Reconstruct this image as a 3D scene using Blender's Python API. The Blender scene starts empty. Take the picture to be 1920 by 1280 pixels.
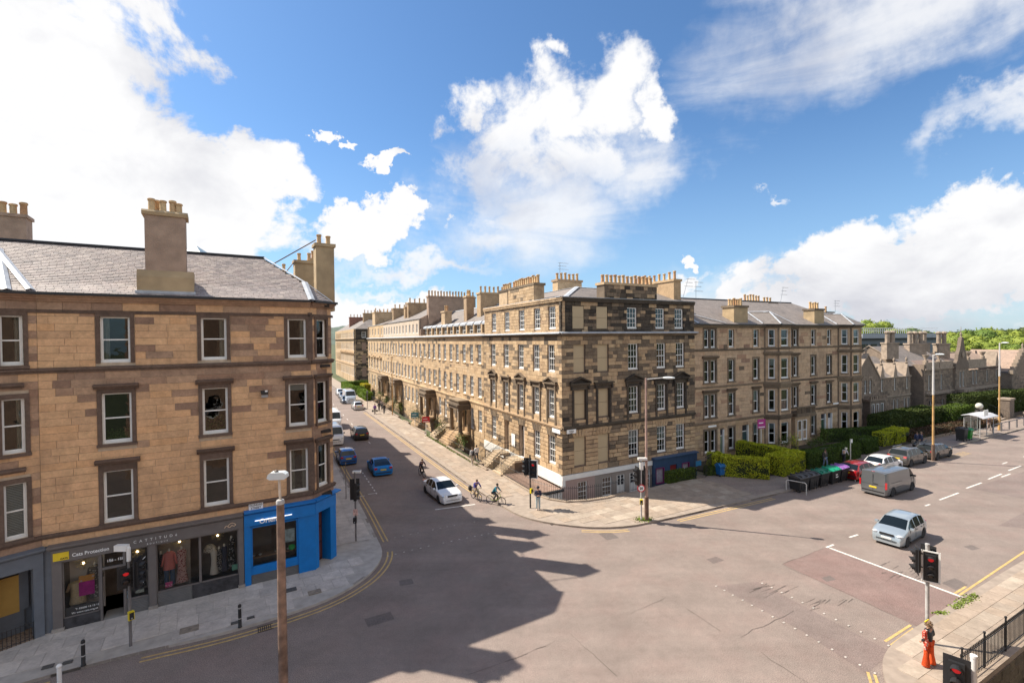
import bpy, bmesh, math, random
from mathutils import Vector, Matrix, noise
RND = random.Random(11)
# ---------------------------------------------------------------- camera
CAM_H, FPX, PITCH, ROLL, SHIFT = 12.7, 906.67, .015, -.01, 8.6
scene = bpy.context.scene
cam_data = bpy.data.cameras.new('camera'); cam = bpy.data.objects.new('camera', cam_data)
scene.collection.objects.link(cam); scene.camera = cam
cam_data.lens = 17; cam_data.sensor_width = 36; cam_data.clip_start = .1; cam_data.clip_end = 6000
cam_data.shift_y = SHIFT/1920
ROT = (Matrix.Rotation(math.pi/2-PITCH, 3, 'X') @ Matrix.Rotation(ROLL, 3, 'Z'))
cam.matrix_world = Matrix.Translation((0, 0, CAM_H)) @ ROT.to_4x4()
# ---------------------------------------------------------------- sun and sky
SUN_AZ = math.radians(-17.5)     # ground direction in which shadows fall, from +X
SUN_EL = math.radians(48.5)
sh = Vector((math.cos(SUN_AZ)*math.cos(SUN_EL), math.sin(SUN_AZ)*math.cos(SUN_EL), -math.sin(SUN_EL)))
sun_data = bpy.data.lights.new('sun', 'SUN'); sun_data.energy = 4.9; sun_data.angle = math.radians(.53)
sun_data.color = (1, .915, .785)
sun = bpy.data.objects.new('sun', sun_data); scene.collection.objects.link(sun)
sun.rotation_euler = sh.to_track_quat('-Z', 'Y').to_euler(); sun.location = (-40, 20, 60)
scene.view_settings.view_transform = 'Standard'; scene.view_settings.look = 'None'
scene.view_settings.exposure = .8; scene.view_settings.gamma = 1
world = bpy.data.worlds.new('World'); scene.world = world; world.use_nodes = True
def build_sky():
    nt = world.node_tree; N = nt.nodes; N.clear(); L = nt.links
    def n(t, **k):
        x = N.new(t)
        for a, b in k.items(): setattr(x, a, b)
        return x
    def link(a, b): L.new(a, b)
    def mth(op, a, b=None, c=None, clamp=False):
        m = n('ShaderNodeMath', operation=op, use_clamp=clamp)
        for i, v in enumerate((a, b, c)):
            if v is None: continue
            if isinstance(v, (int, float)): m.inputs[i].default_value = v
            else: link(v, m.inputs[i])
        return m.outputs[0]
    out = n('ShaderNodeOutputWorld'); bg = n('ShaderNodeBackground'); link(bg.outputs[0], out.inputs[0])
    sky = n('ShaderNodeTexSky', sky_type='NISHITA'); sky.sun_disc = False
    sky.sun_elevation = SUN_EL
    tosun = -sh; sky.sun_rotation = math.atan2(tosun.x, tosun.y)
    sky.altitude = 50; sky.air_density = 1; sky.dust_density = .6; sky.ozone_density = 2.2
    tc = n('ShaderNodeTexCoord'); sep = n('ShaderNodeSeparateXYZ'); link(tc.outputs['Generated'], sep.inputs[0])
    X, Y, Z = sep.outputs
    az = mth('ARCTAN2', X, Y)                       # azimuth from straight ahead
    el = mth('ARCSINE', Z)
    comb = n('ShaderNodeCombineXYZ'); link(az, comb.inputs[0]); link(el, comb.inputs[1])
    P = comb.outputs[0]
    def noise_tex(scale, detail, rough, sx=1, sy=1, off=0, dist=0):
        mp = n('ShaderNodeMapping'); mp.inputs['Scale'].default_value = (sx, sy, 1); mp.inputs['Location'].default_value = (off, off*.7, off*.3)
        link(P, mp.inputs[0])
        t = n('ShaderNodeTexNoise'); link(mp.outputs[0], t.inputs['Vector'])
        t.inputs['Scale'].default_value = scale; t.inputs['Detail'].default_value = detail
        t.inputs['Roughness'].default_value = rough; t.inputs['Distortion'].default_value = dist
        return t.outputs[0]
    n1 = noise_tex(5.5, 9, .62, 1, 1.25, 3.1, .3)
    n2 = noise_tex(2.2, 5, .55, 1, 1.4, 7.7)
    n3 = noise_tex(3, 8, .6, .8, 3.2, 1.9, .8)
    w1 = noise_tex(7, 6, .62, 1, 1, 11.3); w2 = noise_tex(7, 6, .62, 1, 1, 25.9)
    azw = mth('ADD', az, mth('MULTIPLY', mth('SUBTRACT', w1, .5), .30)); elw = mth('ADD', el, mth('MULTIPLY', mth('SUBTRACT', w2, .5), .24))
    def blob(a, e, ra, re, rot=0, power=1):
        a, e, rot = map(math.radians, (a, e, rot))
        da = mth('SUBTRACT', azw, a); de = mth('SUBTRACT', elw, e)
        u = mth('ADD', mth('MULTIPLY', da, math.cos(rot)/math.radians(ra)), mth('MULTIPLY', de, math.sin(rot)/math.radians(ra)))
        v = mth('ADD', mth('MULTIPLY', da, -math.sin(rot)/math.radians(re)), mth('MULTIPLY', de, math.cos(rot)/math.radians(re)))
        d = mth('SQRT', mth('ADD', mth('MULTIPLY', u, u), mth('MULTIPLY', v, v)))
        return mth('SUBTRACT', 1.0, d)
    def union(lst):
        o = lst[0]
        for x in lst[1:]: o = mth('MAXIMUM', o, x)
        return o
    # cumulus masses in view, then unseen ones added (azimuth, elevation, radii in degrees)
    cum = union([blob(-48, 17, 18, 18), blob(-34, 10.5, 13, 7), blob(-50, 26, 11, 9), blob(-30, 15.5, 7, 5.5), blob(-40, 3, 22, 9),
        blob(-17, 12.2, 6, 2.6), blob(-19, 13.5, 3.4, 2.4), blob(-12.5, 13.7, 4, 2.2),

        blob(-12.5, 18.7, 3.2, .9), blob(-20.5, 21, 1.7, 1.0), blob(-18, 20.3, 1.2, .7),
        blob(38, 5, 16, 4.2), blob(47, 8, 8, 4), blob(29, 3.2, 11, 3.4), blob(21.3, 7.4, 1.2, .5), blob(52, 5.5, 10, 5.5),
        blob(-14, 3.5, 9, 2.6), blob(-6, 1, 12, 1.6),
        blob(125, 20, 40, 14), blob(-130, 22, 35, 12), blob(180, 12, 40, 8), blob(85, 14, 18, 10), blob(110, 48, 60, 16), blob(-100, 50, 50, 16), blob(180, 45, 60, 22), blob(150, 68, 90, 16)])  # clouds added out of view to brighten the ambient light
    cen = union([blob(-5, 24, 4, 3.2, 20), blob(0.5, 22, 8, 6), blob(6, 25.5, 5, 5.5, 15), blob(12, 26.5, 6.2, 5), blob(-2, 18, 6.5, 5), blob(8, 20, 9, 7), blob(5, 30, 3.2, 2), blob(17, 24, 2.4, 3.6), blob(5, 14, 8, 5)])
    ce = mth('ADD', cen, mth('MULTIPLY', mth('SUBTRACT', n1, .5), 2.6))
    m_c = n('ShaderNodeMapRange', interpolation_type='SMOOTHSTEP'); link(ce, m_c.inputs[0]); m_c.inputs[1].default_value = -.02; m_c.inputs[2].default_value = .62
    fade = n('ShaderNodeMapRange', interpolation_type='SMOOTHSTEP'); link(elw, fade.inputs[0]); fade.inputs[1].default_value = math.radians(8); fade.inputs[2].default_value = math.radians(24); fade.inputs[3].default_value = .12
    cen_m = mth('MULTIPLY', m_c.outputs[0], fade.outputs[0])
    edge = mth('ADD', cum, mth('MULTIPLY', mth('SUBTRACT', n1, .5), 1.9))
    m_cum = n('ShaderNodeMapRange', interpolation_type='SMOOTHSTEP'); link(edge, m_cum.inputs[0])
    m_cum.inputs[1].default_value = .0; m_cum.inputs[2].default_value = .26
    # soft veils and streaks
    veil = union([blob(4, 15, 11, 9), blob(15, 20, 7, 6, 20), blob(-2, 13, 10, 4), blob(43, 27, 24, 6, 4), blob(36, 33, 14, 4, 12),
        blob(48, 19, 7.5, 1.7, 24), blob(20, 37, 8, 3), blob(-10, 9, 14, 1.4), blob(34, 3.5, 22, 5), blob(27, 14.5, 1.5, .4, 5), blob(-16, 6.5, 8, 1.0, 4),
        blob(-8, 40, 8, 1.2, 20)])
    ve = mth('ADD', veil, mth('MULTIPLY', mth('SUBTRACT', n3, .5), 1.5))
    m_v = n('ShaderNodeMapRange', interpolation_type='SMOOTHSTEP'); link(ve, m_v.inputs[0])
    m_v.inputs[1].default_value = -.2; m_v.inputs[2].default_value = .95; m_v.inputs[4].default_value = .85
    cover = mth('MAXIMUM', mth('MAXIMUM', m_cum.outputs[0], cen_m), m_v.outputs[0])
    # haze towards the horizon
    hz = n('ShaderNodeMapRange', interpolation_type='SMOOTHSTEP'); link(el, hz.inputs[0])
    hz.inputs[1].default_value = -.02; hz.inputs[2].default_value = .42; hz.inputs[3].default_value = .42; hz.inputs[4].default_value = 0
    # cloud body: bright with soft grey-violet hollows
    shade = n('ShaderNodeMapRange'); link(mth('ADD', mth('MULTIPLY', n2, .8), mth('MULTIPLY', n1, .35)), shade.inputs[0])
    shade.inputs[1].default_value = .45; shade.inputs[2].default_value = .60
    ramp = n('ShaderNodeMix', data_type='RGBA'); link(shade.outputs[0], ramp.inputs[0])
    ramp.inputs[6].default_value = (.39, .395, .43, 1); ramp.inputs[7].default_value = (.575, .575, .58, 1)
    skyb = n('ShaderNodeVectorMath', operation='SCALE'); link(sky.outputs[0], skyb.inputs[0]); skyb.inputs['Scale'].default_value = .082
    tint = n('ShaderNodeMix', data_type='RGBA', blend_type='MULTIPLY'); tint.inputs[0].default_value = 1
    link(skyb.outputs[0], tint.inputs[6]); tint.inputs[7].default_value = (.72, .97, 1.16, 1)
    hmix = n('ShaderNodeMix', data_type='RGBA'); link(hz.outputs[0], hmix.inputs[0]); link(tint.outputs[2], hmix.inputs[6]); hmix.inputs[7].default_value = (.30, .42, .55, 1)
    fin = n('ShaderNodeMix', data_type='RGBA'); link(cover, fin.inputs[0]); link(hmix.outputs[2], fin.inputs[6]); link(ramp.outputs[2], fin.inputs[7])
    link(fin.outputs[2], bg.inputs[0]); bg.inputs[1].default_value = 1.0
build_sky()
# ---------------------------------------------------------------- geometry of the place
def ray(px, py):
    return ROT @ Vector(((px-960)/FPX, -(py-640-SHIFT)/FPX, -1))
def G(px, py, z=0):
    r = ray(px, py); t = (z-CAM_H)/r.z
    return Vector((r.x*t, r.y*t, z))
class Facade:
    """vertical plane: s runs left to right as seen from outside, o runs inward"""
    def __init__(f, origin, d):
        f.O = Vector(origin[:2]); f.d = Vector(d[:2]).normalized(); f.i = Vector((-f.d.y, f.d.x)); f.rz = math.atan2(f.d.y, f.d.x)
    def sz(f, px, py, o=0):
        r = ray(px, py); O = f.O + f.i*o; r2 = Vector((r.x, r.y)); t = O.dot(f.i)/r2.dot(f.i)
        return (r2*t-O).dot(f.d), r.z*t+CAM_H
    def pt(f, s, z=0, o=0):
        p = f.O + f.d*s + f.i*o
        return Vector((p.x, p.y, z))
    def so(f, p):
        q = Vector(p[:2])-f.O
        return q.dot(f.d), q.dot(f.i)
def azdir(px):
    r = ray(px, 632); return Vector((r.x, r.y)).normalized()
# ---------------------------------------------------------------- materials
MATS = {}
def mat(name, col, rough=.8, var=.12, scale=2.5, bump=0, metal=0, spec=.5, coat=0, bscale=None):
    if name in MATS: return MATS[name]
    m = bpy.data.materials.new(name); m.use_nodes = True; nt = m.node_tree; b = nt.nodes['Principled BSDF']
    b.inputs['Roughness'].default_value = rough; b.inputs['Metallic'].default_value = metal
    b.inputs['Specular IOR Level'].default_value = spec; b.inputs['Coat Weight'].default_value = coat
    c = tuple(col)+(1,)
    if var:
        geo = nt.nodes.new('ShaderNodeNewGeometry'); t = nt.nodes.new('ShaderNodeTexNoise')
        nt.links.new(geo.outputs['Position'], t.inputs['Vector']); t.inputs['Scale'].default_value = scale; t.inputs['Detail'].default_value = 5
        mr = nt.nodes.new('ShaderNodeMapRange'); nt.links.new(t.outputs[0], mr.inputs[0])
        mr.inputs[1].default_value = .3; mr.inputs[2].default_value = .7; mr.inputs[3].default_value = 1-var; mr.inputs[4].default_value = 1+var
        v = nt.nodes.new('ShaderNodeVectorMath'); v.operation = 'SCALE'; v.inputs[0].default_value = col; nt.links.new(mr.outputs[0], v.inputs['Scale'])
        nt.links.new(v.outputs[0], b.inputs['Base Color'])
        if bump:
            t2 = nt.nodes.new('ShaderNodeTexNoise'); nt.links.new(geo.outputs['Position'], t2.inputs['Vector']); t2.inputs['Scale'].default_value = bscale or scale*8; t2.inputs['Detail'].default_value = 4
            bp = nt.nodes.new('ShaderNodeBump'); nt.links.new(t2.outputs[0], bp.inputs['Height']); bp.inputs['Strength'].default_value = bump; bp.inputs['Distance'].default_value = .03
            nt.links.new(bp.outputs[0], b.inputs['Normal'])
    else: b.inputs['Base Color'].default_value = c
    MATS[name] = m; return m
def stone_mat(name, cols, soot=.25, sootcol=(.045, .035, .03), sscale=.35, grain=.16, rough=.9, bump=.35, contrast=(.5, .7), streak=0):
    if name in MATS: return MATS[name]
    m = bpy.data.materials.new(name); m.use_nodes = True; nt = m.node_tree; N = nt.nodes; L = nt.links; b = N['Principled BSDF']
    b.inputs['Roughness'].default_value = rough; b.inputs['Specular IOR Level'].default_value = .25
    geo = N.new('ShaderNodeNewGeometry'); oi = N.new('ShaderNodeObjectInfo')
    a = N.new('ShaderNodeMath'); a.operation = 'ADD'; L.new(geo.outputs['Random Per Island'], a.inputs[0]); L.new(oi.outputs['Random'], a.inputs[1])
    f = N.new('ShaderNodeMath'); f.operation = 'FRACT'; L.new(a.outputs[0], f.inputs[0])
    r = N.new('ShaderNodeValToRGB'); L.new(f.outputs[0], r.inputs[0]); r.color_ramp.interpolation = 'LINEAR'
    els = r.color_ramp.elements
    while len(els) < len(cols): els.new(.5)
    for i, c in enumerate(cols): els[i].position = i/(len(cols)-1); els[i].color = tuple(c)+(1,)
    t = N.new('ShaderNodeTexNoise'); L.new(geo.outputs['Position'], t.inputs['Vector']); t.inputs['Scale'].default_value = 9; t.inputs['Detail'].default_value = 6; t.inputs['Roughness'].default_value = .65
    mr = N.new('ShaderNodeMapRange'); L.new(t.outputs[0], mr.inputs[0]); mr.inputs[1].default_value = .3; mr.inputs[2].default_value = .7; mr.inputs[3].default_value = 1-grain; mr.inputs[4].default_value = 1+grain
    t3 = N.new('ShaderNodeTexNoise'); L.new(geo.outputs['Position'], t3.inputs['Vector']); t3.inputs['Scale'].default_value = 1.9; t3.inputs['Detail'].default_value = 6; t3.inputs['Roughness'].default_value = .7
    mr3 = N.new('ShaderNodeMapRange'); L.new(t3.outputs[0], mr3.inputs[0]); mr3.inputs[1].default_value = .35; mr3.inputs[2].default_value = .65; mr3.inputs[3].default_value = .84; mr3.inputs[4].default_value = 1.12
    mm = N.new('ShaderNodeMath'); mm.operation = 'MULTIPLY'; L.new(mr.outputs[0], mm.inputs[0]); L.new(mr3.outputs[0], mm.inputs[1])
    v = N.new('ShaderNodeVectorMath'); v.operation = 'SCALE'; L.new(r.outputs[0], v.inputs[0]); L.new(mm.outputs[0], v.inputs['Scale'])
    mp = N.new('ShaderNodeMapping'); L.new(geo.outputs['Position'], mp.inputs[0]); mp.inputs['Scale'].default_value = (1, 1, .8 if not streak else .3)
    t2 = N.new('ShaderNodeTexNoise'); L.new(mp.outputs[0], t2.inputs['Vector']); t2.inputs['Scale'].default_value = sscale; t2.inputs['Detail'].default_value = 7; t2.inputs['Roughness'].default_value = .7
    m2 = N.new('ShaderNodeMapRange'); m2.interpolation_type = 'SMOOTHSTEP'; L.new(t2.outputs[0], m2.inputs[0]); m2.inputs[1].default_value = contrast[0]; m2.inputs[2].default_value = contrast[1]; m2.inputs[4].default_value = soot
    mx = N.new('ShaderNodeMix'); mx.data_type = 'RGBA'; L.new(m2.outputs[0], mx.inputs[0]); L.new(v.outputs[0], mx.inputs[6]); mx.inputs[7].default_value = tuple(sootcol)+(1,)
    L.new(mx.outputs[2], b.inputs['Base Color'])
    bp = N.new('ShaderNodeBump'); L.new(t.outputs[0], bp.inputs['Height']); bp.inputs['Strength'].default_value = bump; bp.inputs['Distance'].default_value = .03
    L.new(bp.outputs[0], b.inputs['Normal']); MATS[name] = m; return m
def glass_mat(name, tint=(.45, .5, .5), refl=1.6, rough=.02):
    if name in MATS: return MATS[name]
    m = bpy.data.materials.new(name); m.use_nodes = True; nt = m.node_tree; N = nt.nodes; L = nt.links; N.clear()
    o = N.new('ShaderNodeOutputMaterial'); tr = N.new('ShaderNodeBsdfTransparent'); tr.inputs[0].default_value = tuple(tint)+(1,)
    g = N.new('ShaderNodeBsdfGlossy'); g.inputs['Roughness'].default_value = rough; g.inputs[0].default_value = (.9, .93, .95, 1)
    geo = N.new('ShaderNodeNewGeometry'); t = N.new('ShaderNodeTexNoise'); L.new(geo.outputs['Position'], t.inputs['Vector']); t.inputs['Scale'].default_value = 1.7
    bp = N.new('ShaderNodeBump'); L.new(t.outputs[0], bp.inputs['Height']); bp.inputs['Strength'].default_value = .25; bp.inputs['Distance'].default_value = .02; L.new(bp.outputs[0], g.inputs['Normal'])
    fr = N.new('ShaderNodeFresnel'); fr.inputs[0].default_value = 1.5
    ml = N.new('ShaderNodeMath'); ml.operation = 'MULTIPLY'; ml.use_clamp = True; L.new(fr.outputs[0], ml.inputs[0]); ml.inputs[1].default_value = refl
    mx = N.new('ShaderNodeMixShader'); L.new(ml.outputs[0], mx.inputs[0]); L.new(tr.outputs[0], mx.inputs[1]); L.new(g.outputs[0], mx.inputs[2]); L.new(mx.outputs[0], o.inputs[0])
    MATS[name] = m; return m
def emit_mat(name, col, s):
    if name in MATS: return MATS[name]
    m = bpy.data.materials.new(name); m.use_nodes = True; b = m.node_tree.nodes['Principled BSDF']
    b.inputs['Base Color'].default_value = tuple(col)+(1,); b.inputs['Emission Color'].default_value = tuple(col)+(1,); b.inputs['Emission Strength'].default_value = s
    MATS[name] = m; return m
GLASS = glass_mat('window_glass'); WHITE = mat('white_paint', (.78, .77, .74), .45, .05)
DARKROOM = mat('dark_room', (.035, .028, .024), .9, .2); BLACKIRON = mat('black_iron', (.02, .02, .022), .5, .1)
LEAD = mat('lead_flashing', (.42, .44, .47), .45, .18, 3); CURTAIN = mat('curtain_cloth', (.66, .62, .54), .9, .12, 6)
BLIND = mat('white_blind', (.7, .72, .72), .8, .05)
# ---------------------------------------------------------------- mesh helpers
class MB:
    """collects shapes and links them as one mesh object"""
    def __init__(s, T=None): s.v = []; s.f = []; s.m = []; s.T = T
    def add(s, vs, fs, mi=0):
        n = len(s.v)
        for p in vs:
            p = Vector(p); s.v.append(tuple(s.T(p) if s.T else p))
        for f in fs: s.f.append(tuple(n+i for i in f)); s.m.append(mi)
    def box(s, x0, x1, y0, y1, z0, z1, mi=0):
        s.add([(x0, y0, z0), (x1, y0, z0), (x1, y1, z0), (x0, y1, z0), (x0, y0, z1), (x1, y0, z1), (x1, y1, z1), (x0, y1, z1)],
              [(0, 3, 2, 1), (4, 5, 6, 7), (0, 1, 5, 4), (1, 2, 6, 5), (2, 3, 7, 6), (3, 0, 4, 7)], mi)
    def cbox(s, c, size, rz=0, mi=0, R=None):
        M = R or Matrix.Rotation(rz, 3, 'Z'); c = Vector(c); hx, hy, hz = [q/2 for q in size]
        vs = [c+M @ Vector((x, y, z)) for z in (-hz, hz) for x, y in ((-hx, -hy), (hx, -hy), (hx, hy), (-hx, hy))]
        s.add(vs, [(0, 3, 2, 1), (4, 5, 6, 7), (0, 1, 5, 4), (1, 2, 6, 5), (2, 3, 7, 6), (3, 0, 4, 7)], mi)
    def prism(s, pts, z0, z1, mi=0):
        n = len(pts); vs = [(p[0], p[1], z0) for p in pts]+[(p[0], p[1], z1) for p in pts]
        s.add(vs, [tuple(range(n-1, -1, -1)), tuple(range(n, 2*n))]+[(i, (i+1) % n, n+(i+1) % n, n+i) for i in range(n)], mi)
    def extr(s, prof, x0, x1, mi=0):
        """profile of (y, z) extruded along x"""
        n = len(prof); vs = [(x0, y, z) for y, z in prof]+[(x1, y, z) for y, z in prof]
        s.add(vs, [tuple(range(n)), tuple(range(2*n-1, n-1, -1))]+[(i, n+i, n+(i+1) % n, (i+1) % n) for i in range(n)], mi)
    def poly(s, pts, mi=0): s.add(pts, [tuple(range(len(pts)))], mi)
    def tube(s, a, b, r, n=7, r2=None, mi=0):
        a = Vector(a); b = Vector(b); r2 = r if r2 is None else r2; d = (b-a)
        if d.length < 1e-6: return
        q = d.to_track_quat('Z', 'Y').to_matrix(); vs = []
        for p, rr in ((a, r), (b, r2)):
            for k in range(n): vs.append(p+q @ Vector((rr*math.cos(2*math.pi*k/n), rr*math.sin(2*math.pi*k/n), 0)))
        s.add(vs, [tuple(range(n-1, -1, -1)), tuple(range(n, 2*n))]+[(i, (i+1) % n, n+(i+1) % n, n+i) for i in range(n)], mi)
    def path(s, pts, r, n=6, mi=0):
        for a, b in zip(pts, pts[1:]): s.tube(a, b, r, n, mi=mi)
    def lathe(s, c, prof, n=12, mi=0, R=None):
        c = Vector(c); vs = []; k = len(prof); R = R or Matrix.Identity(3)
        for r, z in prof:
            for j in range(n): vs.append(c+R @ Vector((r*math.cos(2*math.pi*j/n), r*math.sin(2*math.pi*j/n), z)))
        fs = [(i*n+j, i*n+(j+1) % n, (i+1)*n+(j+1) % n, (i+1)*n+j) for i in range(k-1) for j in range(n)]
        fs += [tuple(range(n-1, -1, -1)), tuple((k-1)*n+j for j in range(n))]
        s.add(vs, fs, mi)
    def ball(s, c, r, mi=0, n=10, sq=(1, 1, 1)):
        prof = [(max(.001, math.sin(math.pi*i/8))*r, -math.cos(math.pi*i/8)*r*sq[2]) for i in range(9)]
        c = Vector(c); s.lathe(c, prof, n, mi, Matrix.Diagonal((sq[0], sq[1], 1)))
    def mesh(s, name, mats, smooth=False):
        me = bpy.data.meshes.new(name); me.from_pydata(s.v, [], s.f)
        for m in (mats if isinstance(mats, (list, tuple)) else [mats]): me.materials.append(m)
        me.polygons.foreach_set('material_index', s.m)
        if smooth:
            me.polygons.foreach_set('use_smooth', [True]*len(me.polygons)); me.set_sharp_from_angle(angle=.7)
        me.update(); return me
    def build(s, name, mats, parent=None, loc=(0, 0, 0), rz=0, smooth=False):
        if not s.f: return None
        return put(name, s.mesh(name, mats, smooth), parent, loc, rz)
def put(name, me, parent=None, loc=(0, 0, 0), rz=0, scale=None):
    o = bpy.data.objects.new(name, me); scene.collection.objects.link(o)
    o.parent = parent; o.location = loc; o.rotation_euler = (0, 0, rz)
    if scale: o.scale = scale
    return o
def tag(o, label=None, cat=None, group=None, kind=None):
    for k, v in (('label', label), ('category', cat), ('group', group), ('kind', kind)):
        if v: o[k] = v
    return o
def thing(name, label, cat, loc=(0, 0, 0), rz=0, group=None):
    return tag(put(name, None, None, loc, rz), label, cat, group)
def copy_thing(o, loc, rz, label, scale=None):
    def rec(q, par):
        c = q.copy(); scene.collection.objects.link(c); c.parent = par
        for ch in q.children: rec(ch, c)
        return c
    c = rec(o, None); c.location = loc; c.rotation_euler = (0, 0, rz)
    if scale: c.scale = scale
    c['label'] = label; return c
def text(body, size, m, parent, loc, rz, name='lettering', ext=.004, align='LEFT', tilt=math.pi/2, sx=1, bold=0):
    cu = bpy.data.curves.new(name, 'FONT'); cu.body = body; cu.size = size; cu.extrude = ext; cu.align_x = align; cu.resolution_u = 3; cu.offset = bold
    tmp = bpy.data.objects.new('tmp', cu); scene.collection.objects.link(tmp)
    me = bpy.data.meshes.new_from_object(tmp); bpy.data.objects.remove(tmp)
    me.materials.clear(); me.materials.append(m)
    o = put(name, me, parent, loc); o.rotation_euler = (tilt, 0, rz); o.scale = (sx, 1, 1); return o
# building helpers --------------------------------------------------
def bT(B, f):
    """(s, o, z) of a facade to the building's own coordinates"""
    L0 = Vector(B.location)
    return lambda p: f.pt(p.x, p.z, p.y)-L0
def fb(B, f): return MB(bT(B, f))
def bar(B, f, name, s0, s1, o0, o1, z0, z1, m):
    b = fb(B, f); b.box(s0, s1, o0, o1, z0, z1); return b.build(name, m, B)
def moulding(B, f, name, s0, s1, z0, z1, out, m, steps=3):
    b = fb(B, f); h = (z1-z0)/steps
    prof = [(.05, z0)]
    for k in range(steps):
        prof += [(-out*(k+1)/steps, z0+k*h), (-out*(k+1)/steps, z0+(k+1)*h)]
    prof += [(.05, z1+.04)]
    b.extr(prof, s0, s1); return b.build(name, m, B)
def wall_holes(b, s0, s1, z0, z1, ops, o0, o1):
    xs = sorted({s0, s1, *[v for q in ops for v in q[:2] if s0 < v < s1]})
    for a, c in zip(xs, xs[1:]):
        mid = (a+c)/2; iv = sorted((max(z0, q[2]), min(z1, q[3])) for q in ops if q[0] < mid < q[1] and q[3] > z0 and q[2] < z1)
        z = z0
        for p, q in iv:
            if p > z+1e-4: b.box(a, c, o0, o1, z, p)
            z = max(z, q)
        if z < z1-1e-4: b.box(a, c, o0, o1, z, z1)
CUBE = {}
def cube_mesh(m, name):
    if (m.name, name) not in CUBE:
        b = MB(); e = .035
        b.add([(0, 0, 0), (1, 0, 0), (1, 1, 0), (0, 1, 0), (0, 0, 1), (1, 0, 1), (1, 1, 1), (0, 1, 1)],
              [(0, 3, 2, 1), (4, 5, 6, 7), (0, 1, 5, 4), (1, 2, 6, 5), (2, 3, 7, 6), (3, 0, 4, 7)])
        CUBE[m.name, name] = b.mesh(name, m)
    return CUBE[m.name, name]
def levels(zs, ch):
    zs = sorted(set(round(z, 3) for z in zs)); out = []
    for a, c in zip(zs, zs[1:]):
        if c-a < .04: continue
        n = max(1, round((c-a)/ch))
        for k in range(n): out.append((a+(c-a)*k/n, a+(c-a)*(k+1)/n))
    return out
def stones(B, f, s0, s1, zs, ch, Lr, ops, pick, nobj=0, joint=.016, proud=.012, thick=.1, name='stone', o_base=0, mats_joined=None):
    """coursed masonry: the nobj largest-looking stones as objects, the rest one joined part; pick(s, z, rnd) gives a material"""
    allst = []
    for a, c in levels(zs, ch):
        zc = (a+c)/2; iv = [(s0, s1)]
        for q in ops:
            if q[2]-.02 < zc < q[3]+.02:
                nv = []
                for u, v in iv:
                    if q[1] <= u or q[0] >= v: nv.append((u, v)); continue
                    if q[0] > u: nv.append((u, q[0]))
                    if q[1] < v: nv.append((q[1], v))
                iv = nv
        for u, v in iv:
            if v-u < .03: continue
            x = u
            first = True
            while x < v-1e-6:
                l = RND.uniform(*Lr)*(RND.uniform(.5, 1) if first else 1); first = False
                if v-x-l < Lr[0]*.55: l = v-x
                allst.append((x, x+l, a, c)); x += l
    cam2 = Vector((0, 0))
    def key(st):
        p = f.pt((st[0]+st[1])/2); d = max(4, Vector((p.x, p.y)).length); return -(st[1]-st[0])*(st[3]-st[2])/d**2
    allst.sort(key=key); L0 = Vector(B.location); groups = {}
    for k, (u, v, a, c) in enumerate(allst):
        m = pick((u+v)/2, (a+c)/2, RND.random()); pr = RND.uniform(0, proud); j = joint/2
        if k < nobj:
            o = put(name, cube_mesh(m, name), B, f.pt(u+j, a+j, o_base-pr)-L0, f.rz, (v-u-joint, thick, c-a-joint))
        else:
            b = groups.setdefault(m.name, (fb(B, f), m))[0]
            s_, o_, z_ = (u+j, v-j), (o_base-pr, o_base+thick), (a+j, c-j)
            b.add([(s_[0], o_[1], z_[0]), (s_[1], o_[1], z_[0]), (s_[0], o_[0], z_[0]), (s_[1], o_[0], z_[0]), (s_[0], o_[0], z_[1]), (s_[1], o_[0], z_[1]), (s_[0], o_[1], z_[1]), (s_[1], o_[1], z_[1])],
                  [(0, 1, 3, 2), (2, 3, 5, 4), (4, 5, 7, 6), (0, 2, 4, 6), (3, 1, 7, 5)])
    for b, m in groups.values(): tag(b.build(name+'work', m, B), kind='stuff')
WIN = {}
def window_meshes(kind, w, h):
    key = (kind, round(w, 2), round(h, 2))
    if key in WIN: return WIN[key]
    b = MB(); fw = .06 if kind != 'thin' else .05; hw = w/2
    b.box(-hw, -hw+fw, 0, .09, 0, h); b.box(hw-fw, hw, 0, .09, 0, h); b.box(-hw+fw, hw-fw, 0, .09, h-fw, h); b.box(-hw, hw, -.05, .1, 0, .09)
    mid = h*.5
    if kind != 'fixed':
        b.box(-hw+fw, hw-fw, .01, .08, mid-.03, mid+.03)
        b.box(-hw+fw, -hw+fw+.035, .02, .06, .09, h-fw); b.box(hw-fw-.035, hw-fw, .02, .06, .09, h-fw); b.box(-hw+fw, hw-fw, .03, .08, .09, .15)
    if kind == 'sash12':
        for k in (1, 2):
            x = -hw+fw+(w-2*fw)*k/3; b.box(x-.014, x+.014, .015, .05, .09, h-fw)
        for zz in ((.09+mid)/2, (mid+h-fw)/2): b.box(-hw+fw, hw-fw, .018, .05, zz-.014, zz+.014)
    if kind == 'sash4':
        b.box(-.016, .016, .015, .05, .09, h-fw)
    me = b.mesh('window', WHITE); panes = []
    for z0, z1, y in (((.09, mid, .065), (mid, h-fw, .05)) if kind != 'fixed' else ((.09, h-fw, .05),)):
        p = MB(); x = hw-fw; p.poly([(-x, y, z0), (x, y, z0), (x, y, z1), (-x, y, z1)]); panes.append(p.mesh('pane', GLASS))
    WIN[key] = (me, panes); return WIN[key]
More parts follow.
